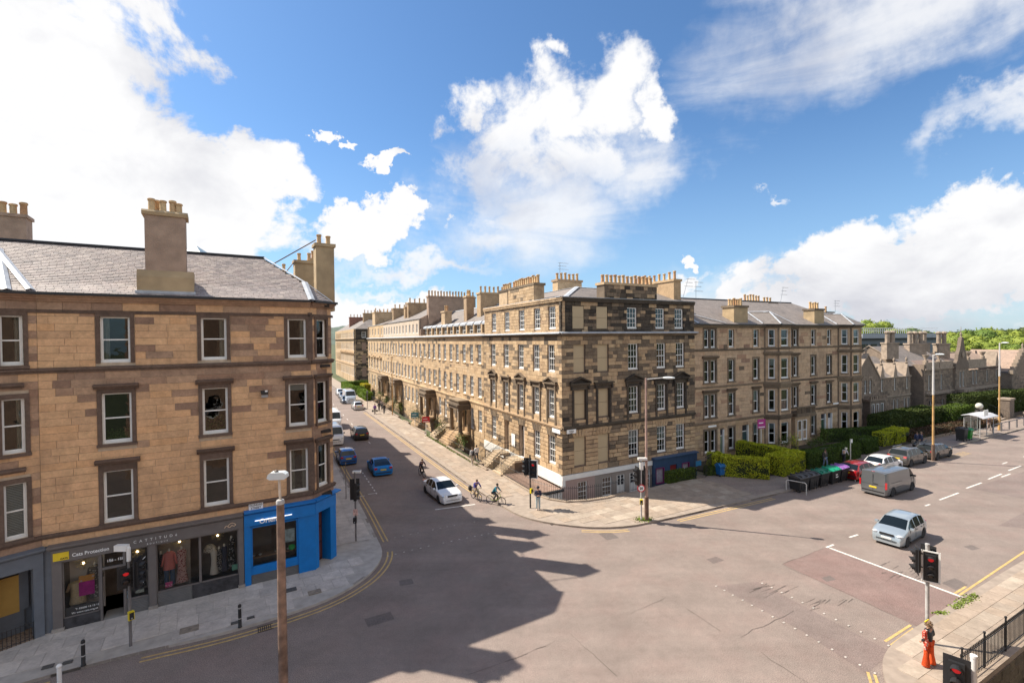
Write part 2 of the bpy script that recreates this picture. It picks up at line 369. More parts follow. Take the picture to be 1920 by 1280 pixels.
def curtain_mesh(w, h, m, name='curtain'):
    b = MB(); n = max(6, int(w/.05)); vs = []
    for k in range(n+1):
        x = w*k/n; y = .03*math.sin(k*1.9)+.015*math.sin(k*.7)
        vs += [(x, y, 0), (x+.02*math.sin(k), y*1.2, h)]
    b.add(vs, [(2*k, 2*k+2, 2*k+3, 2*k+1) for k in range(n)]); return b.mesh(name, m, True)
def window(B, f, s, z, w, h, kind='sash2', inset=.1, dress=None, label=None, back=True):
    me, panes = window_meshes(kind, w, h)
    o = put('window', me, B, f.pt(s, z, inset)-Vector(B.location), f.rz)
    for p in panes: put('pane', p, o)
    if dress is None: dress = RND.choice(('blind', 'none', 'curtain', 'none', 'blind_part'))
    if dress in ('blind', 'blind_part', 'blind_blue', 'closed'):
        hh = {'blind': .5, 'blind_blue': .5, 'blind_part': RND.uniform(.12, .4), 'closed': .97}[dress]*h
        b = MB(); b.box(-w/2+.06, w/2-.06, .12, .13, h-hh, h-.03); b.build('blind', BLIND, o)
    if dress in ('curtain', 'curtain_left', 'curtain_right'):
        cw = w*.24
        for sd in ((-1, 1) if dress == 'curtain' else ((-1,) if dress.endswith('left') else (1,))):
            put('curtain', curtain_mesh(cw, h-.1, CURTAIN), o, (-w/2+.05 if sd < 0 else w/2-.05-cw, .2, .05))
    if dress == 'shutter':
        b = MB()
        for k in range(int(h/.07)): b.box(-w/2+.06, w/2-.06, .13, .15, .06+k*.07, .11+k*.07)
        b.build('blind', BLIND, o)
    return o
def surround(B, f, s, z, w, h, m, side=.16, head=.22, proud=.05, hood=0, sill=True, sillm=None):
    b = fb(B, f); hw = w/2
    b.box(s-hw-side, s-hw, -proud, .1, z-.02, z+h); b.box(s+hw, s+hw+side, -proud, .1, z-.02, z+h); b.box(s-hw-side, s+hw+side, -proud, .1, z+h, z+h+head)
    o = b.build('window_surround', m, B)
    if sill:
        b = fb(B, f); b.box(s-hw-side-.04, s+hw+side+.04, -proud-.06, .12, z-.14, z-.02); b.build('sill', sillm or m, B)
    if hood:
        b = fb(B, f); t = z+h+head
        b.extr([(.05, t), (-.1, t), (-.14, t+.06), (-.22, t+.12), (-.24, t+.2), (.05, t+.24)], s-hw-side-.12, s+hw+side+.12); b.build('hood_moulding', m, B)
    return o
def pediment(B, f, s, z, w, m, tri=True):
    b = fb(B, f); hw = w/2
    b.box(s-hw, s+hw, -.24, .05, z, z+.1); b.box(s-hw+.08, s+hw-.08, -.14, .05, z-.14, z)
    for sd in (-1, 1): b.box(s+sd*(hw-.17)-.07, s+sd*(hw-.17)+.07, -.18, .05, z-.42, z-.13)
    if tri:
        for sd in (-1, 1):
            b.add([(s+sd*hw, -.24, z+.1), (s, -.24, z+.48), (s, -.24, z+.6), (s+sd*hw, -.24, z+.2), (s+sd*hw, .05, z+.1), (s, .05, z+.48), (s, .05, z+.6), (s+sd*hw, .05, z+.2)],
                  [(0, 1, 2, 3), (4, 7, 6, 5), (3, 2, 6, 7), (0, 4, 5, 1)])
        b.add([(s-hw+.1, -.05, z+.1), (s+hw-.1, -.05, z+.1), (s, -.05, z+.5)], [(0, 1, 2)])
    return b.build('pediment' if tri else 'cornice_hood', m, B)
POT = {}
def pots(parent, pts, m=None, h=.75, r=.13):
    m = m or POTMAT
    key = (m.name, h, r)
    if key not in POT:
        b = MB(); b.lathe((0, 0, 0), [(r*1.05, 0), (r*1.1, .06), (r*.95, .1), (r*.88, h*.8), (r*1.08, h*.84), (r*1.12, h*.95), (r*.95, h), (r*.75, h), (r*.72, h*.7)], 9)
        POT[key] = b.mesh('chimney_pot', m, True)
    for p in pts: put('chimney_pot', POT[key], parent, p, RND.uniform(0, 6), (1, 1, RND.uniform(.88, 1.12)))
POTMAT = stone_mat('chimney_pot_clay', [(.52, .33, .17), (.58, .42, .24), (.45, .25, .13)], .3, sscale=3)
def chimney(B, f, s0, s1, o0, o1, z0, z1, m, n, cap=.16, rows='s', capm=None, poth=.75):
    """stack with cap and a row of pots along s or o"""
    b = fb(B, f); b.box(s0, s1, o0, o1, z0, z1-cap*1.6)
    o = b.build('chimney', m, B)
    c = fb(B, f); e = .07
    c.box(s0-e, s1+e, o0-e, o1+e, z1-cap*1.6, z1-cap*.8); c.box(s0-e*2, s1+e*2, o0-e*2, o1+e*2, z1-cap*.8, z1); c.build('cap', capm or m, o)
    L0 = Vector(B.location); pts = []
    for k in range(n):
        t = (k+.5)/n
        p = f.pt(s0+(s1-s0)*t, z1, (o0+o1)/2) if rows == 's' else f.pt((s0+s1)/2, z1, o0+(o1-o0)*t)
        pts.append(p-L0)
    pots(o, pts, h=poth); return o
def tiles(B, pts3, m, w, h, nobj, name='slate', th=.012, jag=.2):
    """slates over a planar polygon (world coordinates); first edge is the eave"""
    P = [Vector(p) for p in pts3]; u = (P[1]-P[0]); u.z = 0; u.normalize(); n = (P[1]-P[0]).cross(P[2]-P[0]).normalized()
    if n.z < 0: n = -n
    v = n.cross(u).normalized()
    if v.z < 0: v = -v
    q = [((p-P[0]).dot(u), (p-P[0]).dot(v)) for p in P]
    umin, umax = min(a for a, c in q), max(a for a, c in q); vmax = max(c for a, c in q)
    def inside(x, y):
        r = False
        for i in range(len(q)):
            (x1, y1), (x2, y2) = q[i], q[i-1]
            if (y1 > y) != (y2 > y) and x < (x2-x1)*(y-y1)/(y2-y1)+x1: r = not r
        return r
    lst = []; row = 0; y = 0
    while y < vmax:
        x = umin+(row % 2)*w/2
        while x < umax:
            ww = w*RND.uniform(.85, 1.1)
            if inside(x+ww/2, y+h*.4) and inside(x+ww*.1, y+h*.4) and inside(x+ww*.9, y+h*.4): lst.append((x, y+RND.uniform(-jag, jag)*h*.25, ww-.012))
            x += ww
        y += h; row += 1
    L0 = Vector(B.location)
    lst.sort(key=lambda t: (P[0]+u*t[0]+v*t[1]).length)
    rot = Matrix((u, v, n)).transposed().to_4x4()
    b = MB()
    for k, (x, y, ww) in enumerate(lst):
        base = P[0]+u*x+v*y-L0
        if k < nobj:
            o = put(name, cube_mesh(m, name), B); t = Matrix.Rotation(.035, 4, 'X')
            o.matrix_basis = Matrix.Translation(base+n*.012) @ rot @ Matrix.Rotation(-.04, 4, 'X') @ Matrix.Diagonal((ww, h*1.25, th, 1))
        else:
            a = base+n*.03; c = base+u*ww+n*.03; d = c+v*h*1.25-n*.025; e = base+v*h*1.25+n*.005
            b.add([a, c, d, e, a-n*.03, c-n*.03], [(0, 1, 2, 3), (4, 5, 1, 0), (1, 5, 2), (0, 3, 4)])
    if b.f: tag(b.build(name+'_covering', m, B), kind='stuff')
def poly_part(B, name, pts3, m, th=0):
    b = MB(); L0 = Vector(B.location); P = [Vector(p)-L0 for p in pts3]
    b.poly(P)
    return b.build(name, m, B)
def roll(B, name, a, c, r, m, w=None):
    L0 = Vector(B.location); b = MB(); b.tube(Vector(a)-L0, Vector(c)-L0, r, 6); return b.build(name, m, B)
def strip(B, name, a, c, w, m, up=.05):
    """flat lead strip along a roof edge"""
    L0 = Vector(B.location); a = Vector(a)-L0; c = Vector(c)-L0; d = (c-a).normalized(); sd = d.cross(Vector((0, 0, 1))).normalized()*w/2; u = Vector((0, 0, up))
    b = MB(); b.add([a-sd, a+u, a+sd, c-sd, c+u, c+sd], [(0, 1, 4, 3), (1, 2, 5, 4)]); return b.build(name, m, B)
# ---------------------------------------------------------------- stones of the place
ASPH = (.125, .108, .1)
S_TAN = stone_mat('tan_sandstone', [(.66, .385, .20), (.69, .42, .235), (.60, .37, .21), (.70, .435, .24), (.64, .395, .22), (.56, .35, .205), (.67, .395, .205)], .5, (.34, .21, .13), .5, .12)
S_BROWN = stone_mat('brown_sandstone', [(.33, .20, .135), (.40, .255, .17), (.27, .17, .12), (.37, .245, .17), (.48, .31, .20)], .3, (.1, .07, .055), .8, .16)
S_TRIM = stone_mat('weathered_trim', [(.125, .085, .065), (.16, .11, .085)], .4, (.05, .04, .035), 1.2, .2)
S_GOLD = stone_mat('golden_stone', [(.50, .35, .21), (.56, .405, .25), (.45, .315, .19), (.52, .385, .25), (.47, .325, .19)], .6, (.12, .085, .06), .55, .14)
S_DARKG = stone_mat('sooted_stone', [(.16, .12, .085), (.22, .165, .115), (.13, .1, .075), (.25, .19, .13)], .4, (.05, .04, .035), .8, .2)
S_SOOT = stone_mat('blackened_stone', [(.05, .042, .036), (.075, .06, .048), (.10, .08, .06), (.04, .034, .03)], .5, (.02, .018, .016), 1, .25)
S_MID = stone_mat('middling_stone', [(.42, .295, .18), (.52, .37, .225), (.36, .25, .16), (.46, .32, .19), (.54, .40, .25)], .6, (.07, .05, .04), .6, .16)
S_TERR = stone_mat('terrace_stone', [(.50, .345, .225), (.57, .405, .265), (.44, .31, .205), (.53, .385, .26), (.47, .32, .21)], .45, (.13, .095, .07), .3, .12, streak=1)
S_RUB = stone_mat('rubble_stone', [(.21, .165, .13), (.29, .225, .17), (.16, .125, .1), (.33, .255, .195), (.25, .19, .145)], .5, (.1, .08, .065), .5, .2)
MORTAR = mat('mortar', (.52, .41, .3), .95, .15, 5); MORTARD = mat('dark_mortar', (.15, .11, .085), .95, .2, 5)
SLATE = stone_mat('roof_slate', [(.30, .25, .235), (.37, .31, .285), (.23, .2, .195), (.41, .35, .315), (.31, .27, .255)], .4, (.2, .17, .165), .7, .15, rough=.62)
SLATEFAR = stone_mat('far_slate', [(.20, .175, .16), (.25, .215, .195)], .5, (.08, .075, .075), .5, .2, rough=.7)
HARL = mat('harled_render', (.36, .255, .19), .95, .2, 1.6, .8, bscale=22); HARLY = mat('cement_skirt', (.40, .295, .175), .9, .2, 1.1, .3)
PLAIN = mat('pale_render', (.50, .40, .31), .9, .1, 1)
# ================================================================ corner tenement on the left
dL = azdir(2440); FL = Facade(G(285, 1145), dL)
TB = thing('corner_tenement', 'tan sandstone corner tenement over grey and blue shopfronts, tall chimney on its slate roof', 'building', tuple(FL.O)+(0,))
sE = 7.2                                                            # end of the long face
PA = FL.pt(sE); dB = azdir(1251); FB = Facade(PA, dB); wB = 1.72; PB = FB.pt(wB)
dS = azdir(513); FS = Facade(PB, dS)                                # side street face, runs away from the junction
sL = -3.75; PLft = FL.pt(sL); dLB = azdir(1618); FLB = Facade(PLft-Vector((dLB.x, dLB.y, 0))*2.6, dLB)
rows = [(4.52, 2.34, 'top0'), (8.12, 2.28, 'top1'), (11.8, 2.08, 'top2')]
colsL = [(-1.13, 1.08), (2.71, 1.08), (6.52, .92)]
opsL = [(s-w/2, s+w/2, z, z+h) for s, w in colsL for z, h, _ in rows]
opsB = [(.86-.42, .86+.42, z, z+h) for z, h, _ in rows]
opsLB = [(1.83-.35, 1.83+.35, z, z+h) for z, h, _ in rows]+[(.0, .7, z, z+h) for z, h, _ in rows]
ZT = 14.78
def pickL(s, z, r):
    dk = .04
    if z > 14.2: dk = .3
    elif 10.6 < z < 11.5: dk = .85
    elif 9 < z < 10.6: dk = .45
    elif 11.6 < z: dk = .12 if s < 3.6 else .42
    elif 7.7 < z < 9: dk = .25
    return S_BROWN if r < dk else S_TAN
for f, a, c, ops in ((FL, sL, sE, opsL), (FB, 0, wB, opsB), (FLB, -1.5, 2.6, opsLB)):
    b = fb(TB, f); wall_holes(b, a, c, 3.9, ZT, ops, .02, .45); b.build('wall', MORTAR, TB)
zsL = [4.42, 4.52, 6.86, 8.12, 10.4, 11.5]
stones(TB, FL, sL, sE, [4.42, 4.52, 6.86, 8.12, 10.4, 11.42], .335, (.55, 1.6), [(q[0]-.16, q[1]+.16, q[2]-.15, q[3]+.3) for q in opsL], pickL, 215)
stones(TB, FL, sL, sE, [11.62, 13.88, 14.02], .32, (.5, 1.5), [(q[0]-.17, q[1]+.17, q[2]-.15, q[3]+.25) for q in opsL], pickL, 75)
stones(TB, FL, sL, sE, [14.14, 14.52], .4, (.9, 1.7), [], pickL, 10)
for f, a, c, ops in ((FB, 0, wB, opsB), (FLB, -1.5, 2.6, opsLB)):
    stones(TB, f, a, c, [4.42, 4.52, 6.86, 8.12, 10.4, 11.42, 11.62, 13.88, 14.02, 14.14, 14.52], .335, (.4, 1.1), [(q[0]-.12, q[1]+.12, q[2]-.1, q[3]+.25) for q in ops], lambda s, z, r: S_BROWN if r < .5 else S_TAN, 0)
stones(TB, FL, sL, sE, [3.93, 4.24], .35, (.9, 1.8), [], lambda s, z, r: S_TAN if r < .5 else S_BROWN, 0)
for f, a, c in ((FB, 0, wB), (FLB, -1.5, 2.6)): stones(TB, f, a, c, [3.93, 4.24], .35, (.9, 1.8), [], lambda s, z, r: S_BROWN, 0)
for f, a, c in ((FL, sL, sE), (FB, -.02, wB+.1), (FLB, -1.5, 2.62)):
    moulding(TB, f, 'string_course', a, c, 4.24, 4.42, .12, S_TRIM, 2)
    moulding(TB, f, 'sill_course', a, c, 11.42, 11.62, .13, S_TRIM, 2)
    moulding(TB, f, 'frieze_band', a, c, 14.02, 14.14, .06, S_TRIM, 1)
    moulding(TB, f, 'eaves_cornice', a, c, 14.52, 14.8, .3, S_BROWN, 3)
    b = fb(TB, f); b.box(a, c, -.42, -.26, 14.78, 14.9); b.build('gutter', BLACKIRON, TB)
dr = {(0, 2): 'curtain_left', (1, 2): 'curtain_right', (2, 2): 'curtain_right', (0, 0): 'none', (1, 0): 'none', (2, 0): 'curtain', (0, 1): 'none', (1, 1): 'plant', (2, 1): 'blind_part'}
LEAF_M = mat('house_plant', (.12, .2, .03), .6, .4, 12)
def leaf_pile(parent, x0, x1, y0, y1, z0, z1, n, m, size=.07, name='house_plant'):
    b = MB()
    for k in range(n):
        c = Vector((RND.uniform(x0, x1), RND.uniform(y0, y1), z0+(z1-z0)*RND.random()**1.5)); q = Matrix.Rotation(RND.uniform(0, 6.3), 3, Vector((RND.random()-.5, RND.random()-.5, RND.random()-.5)).normalized())
        b.add([c+q @ Vector(p)*size*RND.uniform(.6, 1.4) for p in ((-1, 0, 0), (0, -.5, 0), (1, 0, 0), (0, .5, .15))], [(0, 1, 2, 3)])
    return b.build(name, m, parent)
for ci, (s, w) in enumerate(colsL):
    for ri, (z, h, _) in enumerate(rows):
        d = dr[ci, ri]; hood = ri != 2
        o = window(TB, FL, s, z, w, h, 'sash2', .12, 'none' if d == 'plant' else d)
        surround(TB, FL, s, z, w, h, S_TRIM, .15, .2 if ri else .32, .05, hood, ri != 2)
        if d == 'plant' or (ci, ri) == (0, 1): leaf_pile(o, -w/2+.1, w/2-.1, .15, .4, .1, .85 if ci else .6, 260, LEAF_M)
for ri, (z, h, _) in enumerate(rows):
    o = window(TB, FB, .86, z, .84, h, 'sash2', .12, 'curtain' if ri == 0 else 'curtain_left'); surround(TB, FB, .86, z, .84, h, S_TRIM, .13, .2, .05, ri != 2, ri != 2)
    if ri == 1: leaf_pile(o, -.3, .3, .15, .3, .1, .5, 90, LEAF_M)
    bar(TB, FL, 'pilaster', sE-.13, sE+.1, -.06, .1, z-.1, z+h+.35, S_TRIM)
    window(TB, FLB, 1.83, z, .7, h, 'sash2', .12, 'shutter' if ri == 0 else 'curtain_right'); window(TB, FLB, .35, z, .7, h, 'sash2', .12, 'none')
    bar(TB, FLB, 'mullion', .7, 1.48, -.1, .12, z-.1, z+h+.1, S_TRIM)
    bar(TB, FLB, 'sill', -.3, 2.34, -.14, .1, z-.15, z-.02, S_TRIM); bar(TB, FLB, 'window_surround', 2.18, 2.32, -.05, .12, z-.02, z+h+.2, S_TRIM); bar(TB, FLB, 'lintel', -.2, 2.18, -.05, .12, z+h, z+h+.2, S_TRIM)
    if ri != 2: moulding(TB, FLB, 'hood_moulding', -1, 2.15, z+h+.45, z+h+.62, .2, S_TRIM, 2)
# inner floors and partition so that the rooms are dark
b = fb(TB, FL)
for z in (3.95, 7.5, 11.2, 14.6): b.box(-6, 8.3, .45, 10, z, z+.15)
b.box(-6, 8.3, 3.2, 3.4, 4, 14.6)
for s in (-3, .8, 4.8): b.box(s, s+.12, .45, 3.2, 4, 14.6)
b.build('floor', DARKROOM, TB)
# side street wing
wing = 43
b = fb(TB, FS); b.box(.0, wing, .1, .5, 0, ZT+.05)
tb = bT(TB, FS); b.build('side_wall', S_MID, TB)
# FS runs away from us, so inward is the opposite side: build the wing body from the long face instead
bodyb = MB(); L0 = Vector(TB.location)
inw = -Vector((FS.i.x, FS.i.y, 0)) if FS.i.dot(FL.d) > 0 else Vector((FS.i.x, FS.i.y, 0))
dS3 = Vector((dS.x, dS.y, 0)).normalized(); dL3 = Vector((dL.x, dL.y, 0))
q = [PB+inw*.1+dS3*3.2, PB+inw*10+dS3*3.2, PB+inw*10+dS3*wing, PB+inw*.1+dS3*wing]
bodyb.prism([(p-L0)[:2] for p in (q if (q[1]-q[0]).cross(q[2]-q[0]).z > 0 else q[::-1])], 4.2, ZT)
# roofs
zr = 17.75
EaveL = FL.pt(-14, 14.86, -.36); EaveA = FL.pt(sE+.04, 14.86, -.36); EaveB = PB+Vector((0, 0, 14.86))+Vector((dB.x, dB.y, 0))*.25
nrm_r = (EaveA-EaveL).cross(FL.pt(0, zr, 5)-EaveL)
def onroof(px, py):
    r = ray(px, py); o = Vector((0, 0, CAM_H)); t = (EaveL-o).dot(nrm_r)/r.dot(nrm_r); return o+r*t
R1 = FL.pt(5.4, zr, 5); K = onroof(571, 531); RL = FL.pt(-14, zr, 5)
tiles(TB, [EaveL, EaveA, K, R1, RL], SLATE, .30, .19, 300)
poly_part(TB, 'roof_boarding', [EaveL, EaveA, K, R1, RL], DARKROOM)
poly_part(TB, 'roof_slope', [EaveA, EaveB, K], SLATE)
tiles(TB, [EaveA, EaveB, K], SLATE, .28, .2, 0)
E2 = EaveB+dS3*(wing-.3); R2 = R1+dS3*(wing-2)
poly_part(TB, 'roof_slope', [EaveB, E2, R2, R1, K], SLATEFAR)
poly_part(TB, 'roof_slope', [E2, E2+inw*8, R2], SLATEFAR)
poly_part(TB, 'roof_slope', [R1, R2, E2+inw*9.5, RL+Vector((0, 5, -3)), RL], SLATEFAR)
strip(TB, 'lead_flashing', EaveA+Vector((0, 0, .05)), K+Vector((0, 0, .07)), .34, LEAD)
strip(TB, 'lead_flashing', EaveB+Vector((0, 0, .04)), K+Vector((0, 0, .07)), .16, LEAD)
strip(TB, 'lead_flashing', K+Vector((0, 0, .07)), R1+Vector((0, 0, .08)), .18, LEAD)
roll(TB, 'ridge', RL+Vector((0, 0, .06)), R1+Vector((0, 0, .06)), .09, BLACKIRON)
for a, c in (((-30, 440), (57, 547)), ((-2, 470), (12, 547))):
    strip(TB, 'lead_flashing', onroof(*a)+Vector((0, 0, .1)), onroof(*c)+Vector((0, 0, .1)), .3, LEAD)
# wallhead chimney
b = fb(TB, FL); b.box(.02, 1.62, .0, 1.0, 15.95, 18.7); ch = b.build('chimney', HARL, TB)
b = fb(TB, FL); b.extr([(-.12, 14.95), (-.12, 15.8), (0, 16.1), (1.15, 16.1), (1.15, 14.95)], -.3, 1.92)
b.build('skirt', HARLY, ch)
b = fb(TB, FL); b.extr([(-.16, 14.9), (-.16, 15.12), (-.1, 15.14), (1.2, 15.14), (1.2, 14.9)], -.36, 1.98); b.build('lead_apron', LEAD, ch)
b = fb(TB, FL); b.extr([(-.08, 18.7), (-.12, 18.84), (-.02, 18.94), (1.02, 18.94), (1.12, 18.84), (1.08, 18.7)], -.08, 1.72); b.build('cap', HARLY, ch)
pots(ch, [FL.pt(s, 18.92, o)-L0 for s, o in ((.28, .3), (.45, .7), (.72, .35), (1.1, .45), (1.35, .4))], h=.6, r=.15)
# chimneys over the side street wing
def block(B, name, P, ax, ay, w, d, z0, z1, m, parent=None):
    """box from corner P along ax (w) and ay (d)"""
    L0 = Vector(B.location); b = MB(); P = Vector((P.x, P.y, 0))-L0; P.z = 0; ax = Vector(ax).to_3d(); ay = Vector(ay).to_3d()
    q = [P, P+ax*w, P+ax*w+ay*d, P+ay*d]
    if (q[1]-q[0]).cross(q[2]-q[0]).z < 0: q = q[::-1]
    b.prism([p[:2] for p in q], z0-L0.z, z1-L0.z); return b.build(name, m, parent or B)
def stack(B, P, ax, ay, w, d, z0, z1, m, n, capm=None, poth=.75, r=.13):
    o = block(B, 'chimney', P, ax, ay, w, d, z0, z1-.2, m)
    ax3 = Vector(ax).to_3d(); ay3 = Vector(ay).to_3d(); P = Vector((P.x, P.y, 0)); e = .09
    block(B, 'cap', P-ax3*e-ay3*e, ax, ay, w+2*e, d+2*e, z1-.2, z1, capm or m, o)
    L0 = Vector(B.location); long = w >= d
    pots(o, [P+ax3*(w*(k+.5)/n if long else w/2)+ay3*(d/2 if long else d*(k+.5)/n)+Vector((0, 0, z1))-L0 for k in range(n)], h=poth, r=r); return o
def place(px, py, depth):
    """world point seen at a pixel at a given forward distance"""
    r = ray(px, py); t = depth/r.y; return Vector((r.x*t, r.y*t, r.z*t+CAM_H))
a = place(592, 455, 30.6); zt = a.z
st = stack(TB, Vector((a.x, a.y, 0)), dL3, Vector((-dL.y, dL.x, 0)), 1.1, .9, 14.6, zt, HARLY, 2, poth=.65, r=.15)
a = place(553, 487, 33.5); stack(TB, Vector((a.x, a.y, 0)), dL3, Vector((-dL.y, dL.x, 0)), 1.3, .8, 14.6, a.z, HARLY, 2, poth=.6)
a = place(581, 484, 35.5); stack(TB, Vector((a.x, a.y, 0)), dL3, Vector((-dL.y, dL.x, 0)), 1.1, .8, 14.6, a.z, HARLY, 2, poth=.7)
for dd in (11.6, 27.5, 34):
    P = PB+dS3*dd+inw*1.0; stack(TB, P, inw, dS3, 2.4, .9, 14.6, 17.9, HARLY, 3)
b = MB(); b.tube(onroof(512, 495)-L0, place(592, 450, 30.7)-L0, .035); b.tube(onroof(536, 510)-L0, place(553, 489, 33.4)-L0, .03); b.build('stay_rod', mat('rusted_rod', (.12, .07, .05), .8, .2), TB)
# big stack rising behind the roof at far left
a = place(-75, 402, 29.5); stack(TB, a, dL3, Vector((-dL.y, dL.x, 0)), 2.9, 1.3, 14, a.z+.35, HARL, 6, poth=.8, r=.2)
# roof lantern behind the ridge
a = place(368, 470, 33)
b = MB(); p = a-L0
b.add([p+Vector(v) for v in ((-1, -.9, -.5), (1, -.9, -.5), (1, .9, -.5), (-1, .9, -.5), (0, 0, .35))], [(0, 1, 4), (1, 2, 4), (2, 3, 4), (3, 0, 4)]); b.build('roof_lantern', mat('lantern_glass', (.35, .42, .42), .2, .1), TB)
# ---- ground floor of the corner tenement
GREYP = mat('grey_shop_paint', (.15, .135, .13), .45, .08); GREYB = mat('slate_blue_paint', (.13, .15, .18), .5, .1); BLUEP = mat('bright_blue_paint', (.0, .17, .52), .42, .08)
MARB = mat('dark_marble_panel', (.05, .05, .055), .25, .5, 3); GRILLE = mat('vent_grille', (.16, .16, .16), .6, .1); INT = mat('shop_interior', (.30, .26, .23), .9, .3, 1.5)
SHOPG = glass_mat('shop_glass', (.8, .82, .82), 1.0)
def shop_window(B, f, s0, s1, z0, z1, m, name='display_window', fr=.05):
    b = fb(B, f); b.box(s0, s0+fr, -.02, .1, z0, z1); b.box(s1-fr, s1, -.02, .1, z0, z1); b.box(s0+fr, s1-fr, -.02, .1, z1-fr, z1); b.box(s0+fr, s1-fr, -.05, .1, z0, z0+fr)
    o = b.build(name, m, B); g = fb(B, f); g.poly([(s0+fr, .04, z0+fr), (s1-fr, .04, z0+fr), (s1-fr, .04, z1-fr), (s0+fr, .04, z1-fr)]); g.build('pane', SHOPG, o); return o
def sx(f, px, py=1080): return f.sz(px, py)[0]
# fascias and cornice
sG0, sG1, sBl = -3.45, 3.83, 3.86
b = fb(TB, FL); b.box(sG0, sG1, -.16, .3, 3.18, 3.72); b.build('fascia', GREYP, TB)
moulding(TB, FL, 'shop_cornice', sG0-.1, sG1, 3.72, 3.93, .34, GREYP, 3)
b = fb(TB, FL)
pil = [(-3.45, -3.12), (-.08, .2), (3.6, 3.83)]
for a, c in pil: bar(TB, FL, 'pilaster', a, c, -.1, .3, -.2, 3.18, GREYP)
b = fb(TB, FL)
for a, c in pil: bar(TB, FL, 'pilaster_foot', a-.04, c+.04, -.15, .3, -.2, .28, mat('worn_stone', (.3, .27, .24), .9, .25))
W1 = (-3.12, -1.86); DR = (-1.78, -.98); W2 = (-.98, -.08); W3 = (.2, 1.95); W4 = (1.95, 3.6)
for (a, c), z0 in ((W1, .62), (W2, .8), (W3, .82), (W4, .82)): shop_window(TB, FL, a, c, z0, 3.14, GREYP)
bar(TB, FL, 'stall_riser', W1[0], W1[1], -.03, .1, -.2, .62, MARB); bar(TB, FL, 'stall_riser', W4[0]-.35, W4[1], -.03, .1, -.2, .82, MARB)
for a, c in ((W2[0], W2[1]), (W3[0], W4[0]-.35)):
    b = fb(TB, FL); b.box(a, c, 0, .1, -.2, .82)
    for k in range(9): b.box(a+.03, c-.03, -.03, 0, .05+k*.08, .09+k*.08)
    b.build('vent_grille', GRILLE, TB)
bar(TB, FL, 'door_post', W1[1], DR[0], -.05, .12, -.2, 3.18, GREYP); bar(TB, FL, 'door_post', DR[1]-.05, DR[1]+.05, -.05, .12, -.2, 3.18, GREYP)
bar(TB, FL, 'transom', DR[0], DR[1], -.04, .1, 2.42, 2.52, GREYP)
bar(TB, FL, 'threshold', DR[0], DR[1], -.05, .9, -.1, .14, mat('grey_step', (.3, .29, .28), .9, .1))
g = fb(TB, FL); g.poly([(DR[0], .05, 2.52), (DR[1], .05, 2.52), (DR[1], .05, 3.14), (DR[0], .05, 3.14)]); g.build('transom_glass', SHOPG, TB)
bar(TB, FL, 'wall_pier', -3.9, sG0, .0, 3, -.2, 3.9, GREYB)
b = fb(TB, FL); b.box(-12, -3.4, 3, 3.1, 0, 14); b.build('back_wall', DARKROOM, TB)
# interior of the shops
b = fb(TB, FL); b.box(-3.4, 7.2, 2.6, 2.7, 0, 3.9); b.box(-3.45, -3.4, .3, 2.6, 0, 3.9); b.box(3.75, 3.86, .1, 2.6, 0, 3.9); b.box(-3.4, 7.2, .3, 2.6, -.05, .12); b.box(.1, .16, .1, 2.6, 0, 3.9); b.build('shop_interior', INT, TB)
b = fb(TB, FL); b.box(-3.1, -1.86, 1.1, 1.15, .3, 3.1); b.box(.2, 1.5, 1.2, 1.25, .3, 3.1); b.build('display_backing', mat('pale_backing', (.62, .59, .57), .9, .1), TB)
SIGNW = mat('sign_white', (.85, .85, .84), .5, 0); YEL = mat('sign_yellow', (.78, .56, .02), .5, .05)
def ltext(s, z, body, size, m, f=None, o=-.175, **k):
    f = f or FL; return text(body, size, m, TB, f.pt(s, z, o)-L0, f.rz, **k)
b = fb(TB, FL); b.box(-3.38, -2.86, -.19, -.16, 3.26, 3.6); b.build('logo_panel', YEL, TB)
ltext(-3.14, 3.3, 'CATS', .1, mat('sign_black', (.02, .02, .02), .6, 0), o=-.195, bold=.003)
ltext(-2.76, 3.33, 'Cats Protection', .215, SIGNW, sx=.92, bold=.004)
ltext(-.62, 3.42, 'C  A  T  T  I  T  U  D  é', .17, SIGNW); ltext(-.12, 3.25, 'B  O  U  T  I  Q  U  E', .09, SIGNW)
ltext(-1.62, 2.72, '156 - 158', .16, SIGNW, o=.04, bold=.004)
b = fb(TB, FL); b.box(-3.05, -1.93, .0, .02, .66, 1.05); b.build('info_strip', mat('sign_black2', (.03, .03, .03), .5, 0), TB)
ltext(-2.72, .88, 'T: 03000 12 12 12', .11, SIGNW, o=-.005); ltext(-2.85, .73, 'W: www.cats.org.uk', .11, SIGNW, o=-.005)
# little cat sketch on the fascia: a reclining outline
b = MB(bT(TB, FL)); PCH = mat('sign_peach', (.72, .52, .36), .6, 0)
pts = [(3.0, 3.36), (3.08, 3.46), (3.16, 3.42), (3.22, 3.52), (3.32, 3.56), (3.42, 3.52), (3.5, 3.44), (3.42, 3.38), (3.32, 3.44), (3.24, 3.36), (3.14, 3.38)]
b.path([(s, -.18, z) for s, z in pts], .018, 5); b.build('cat_emblem', PCH, TB)
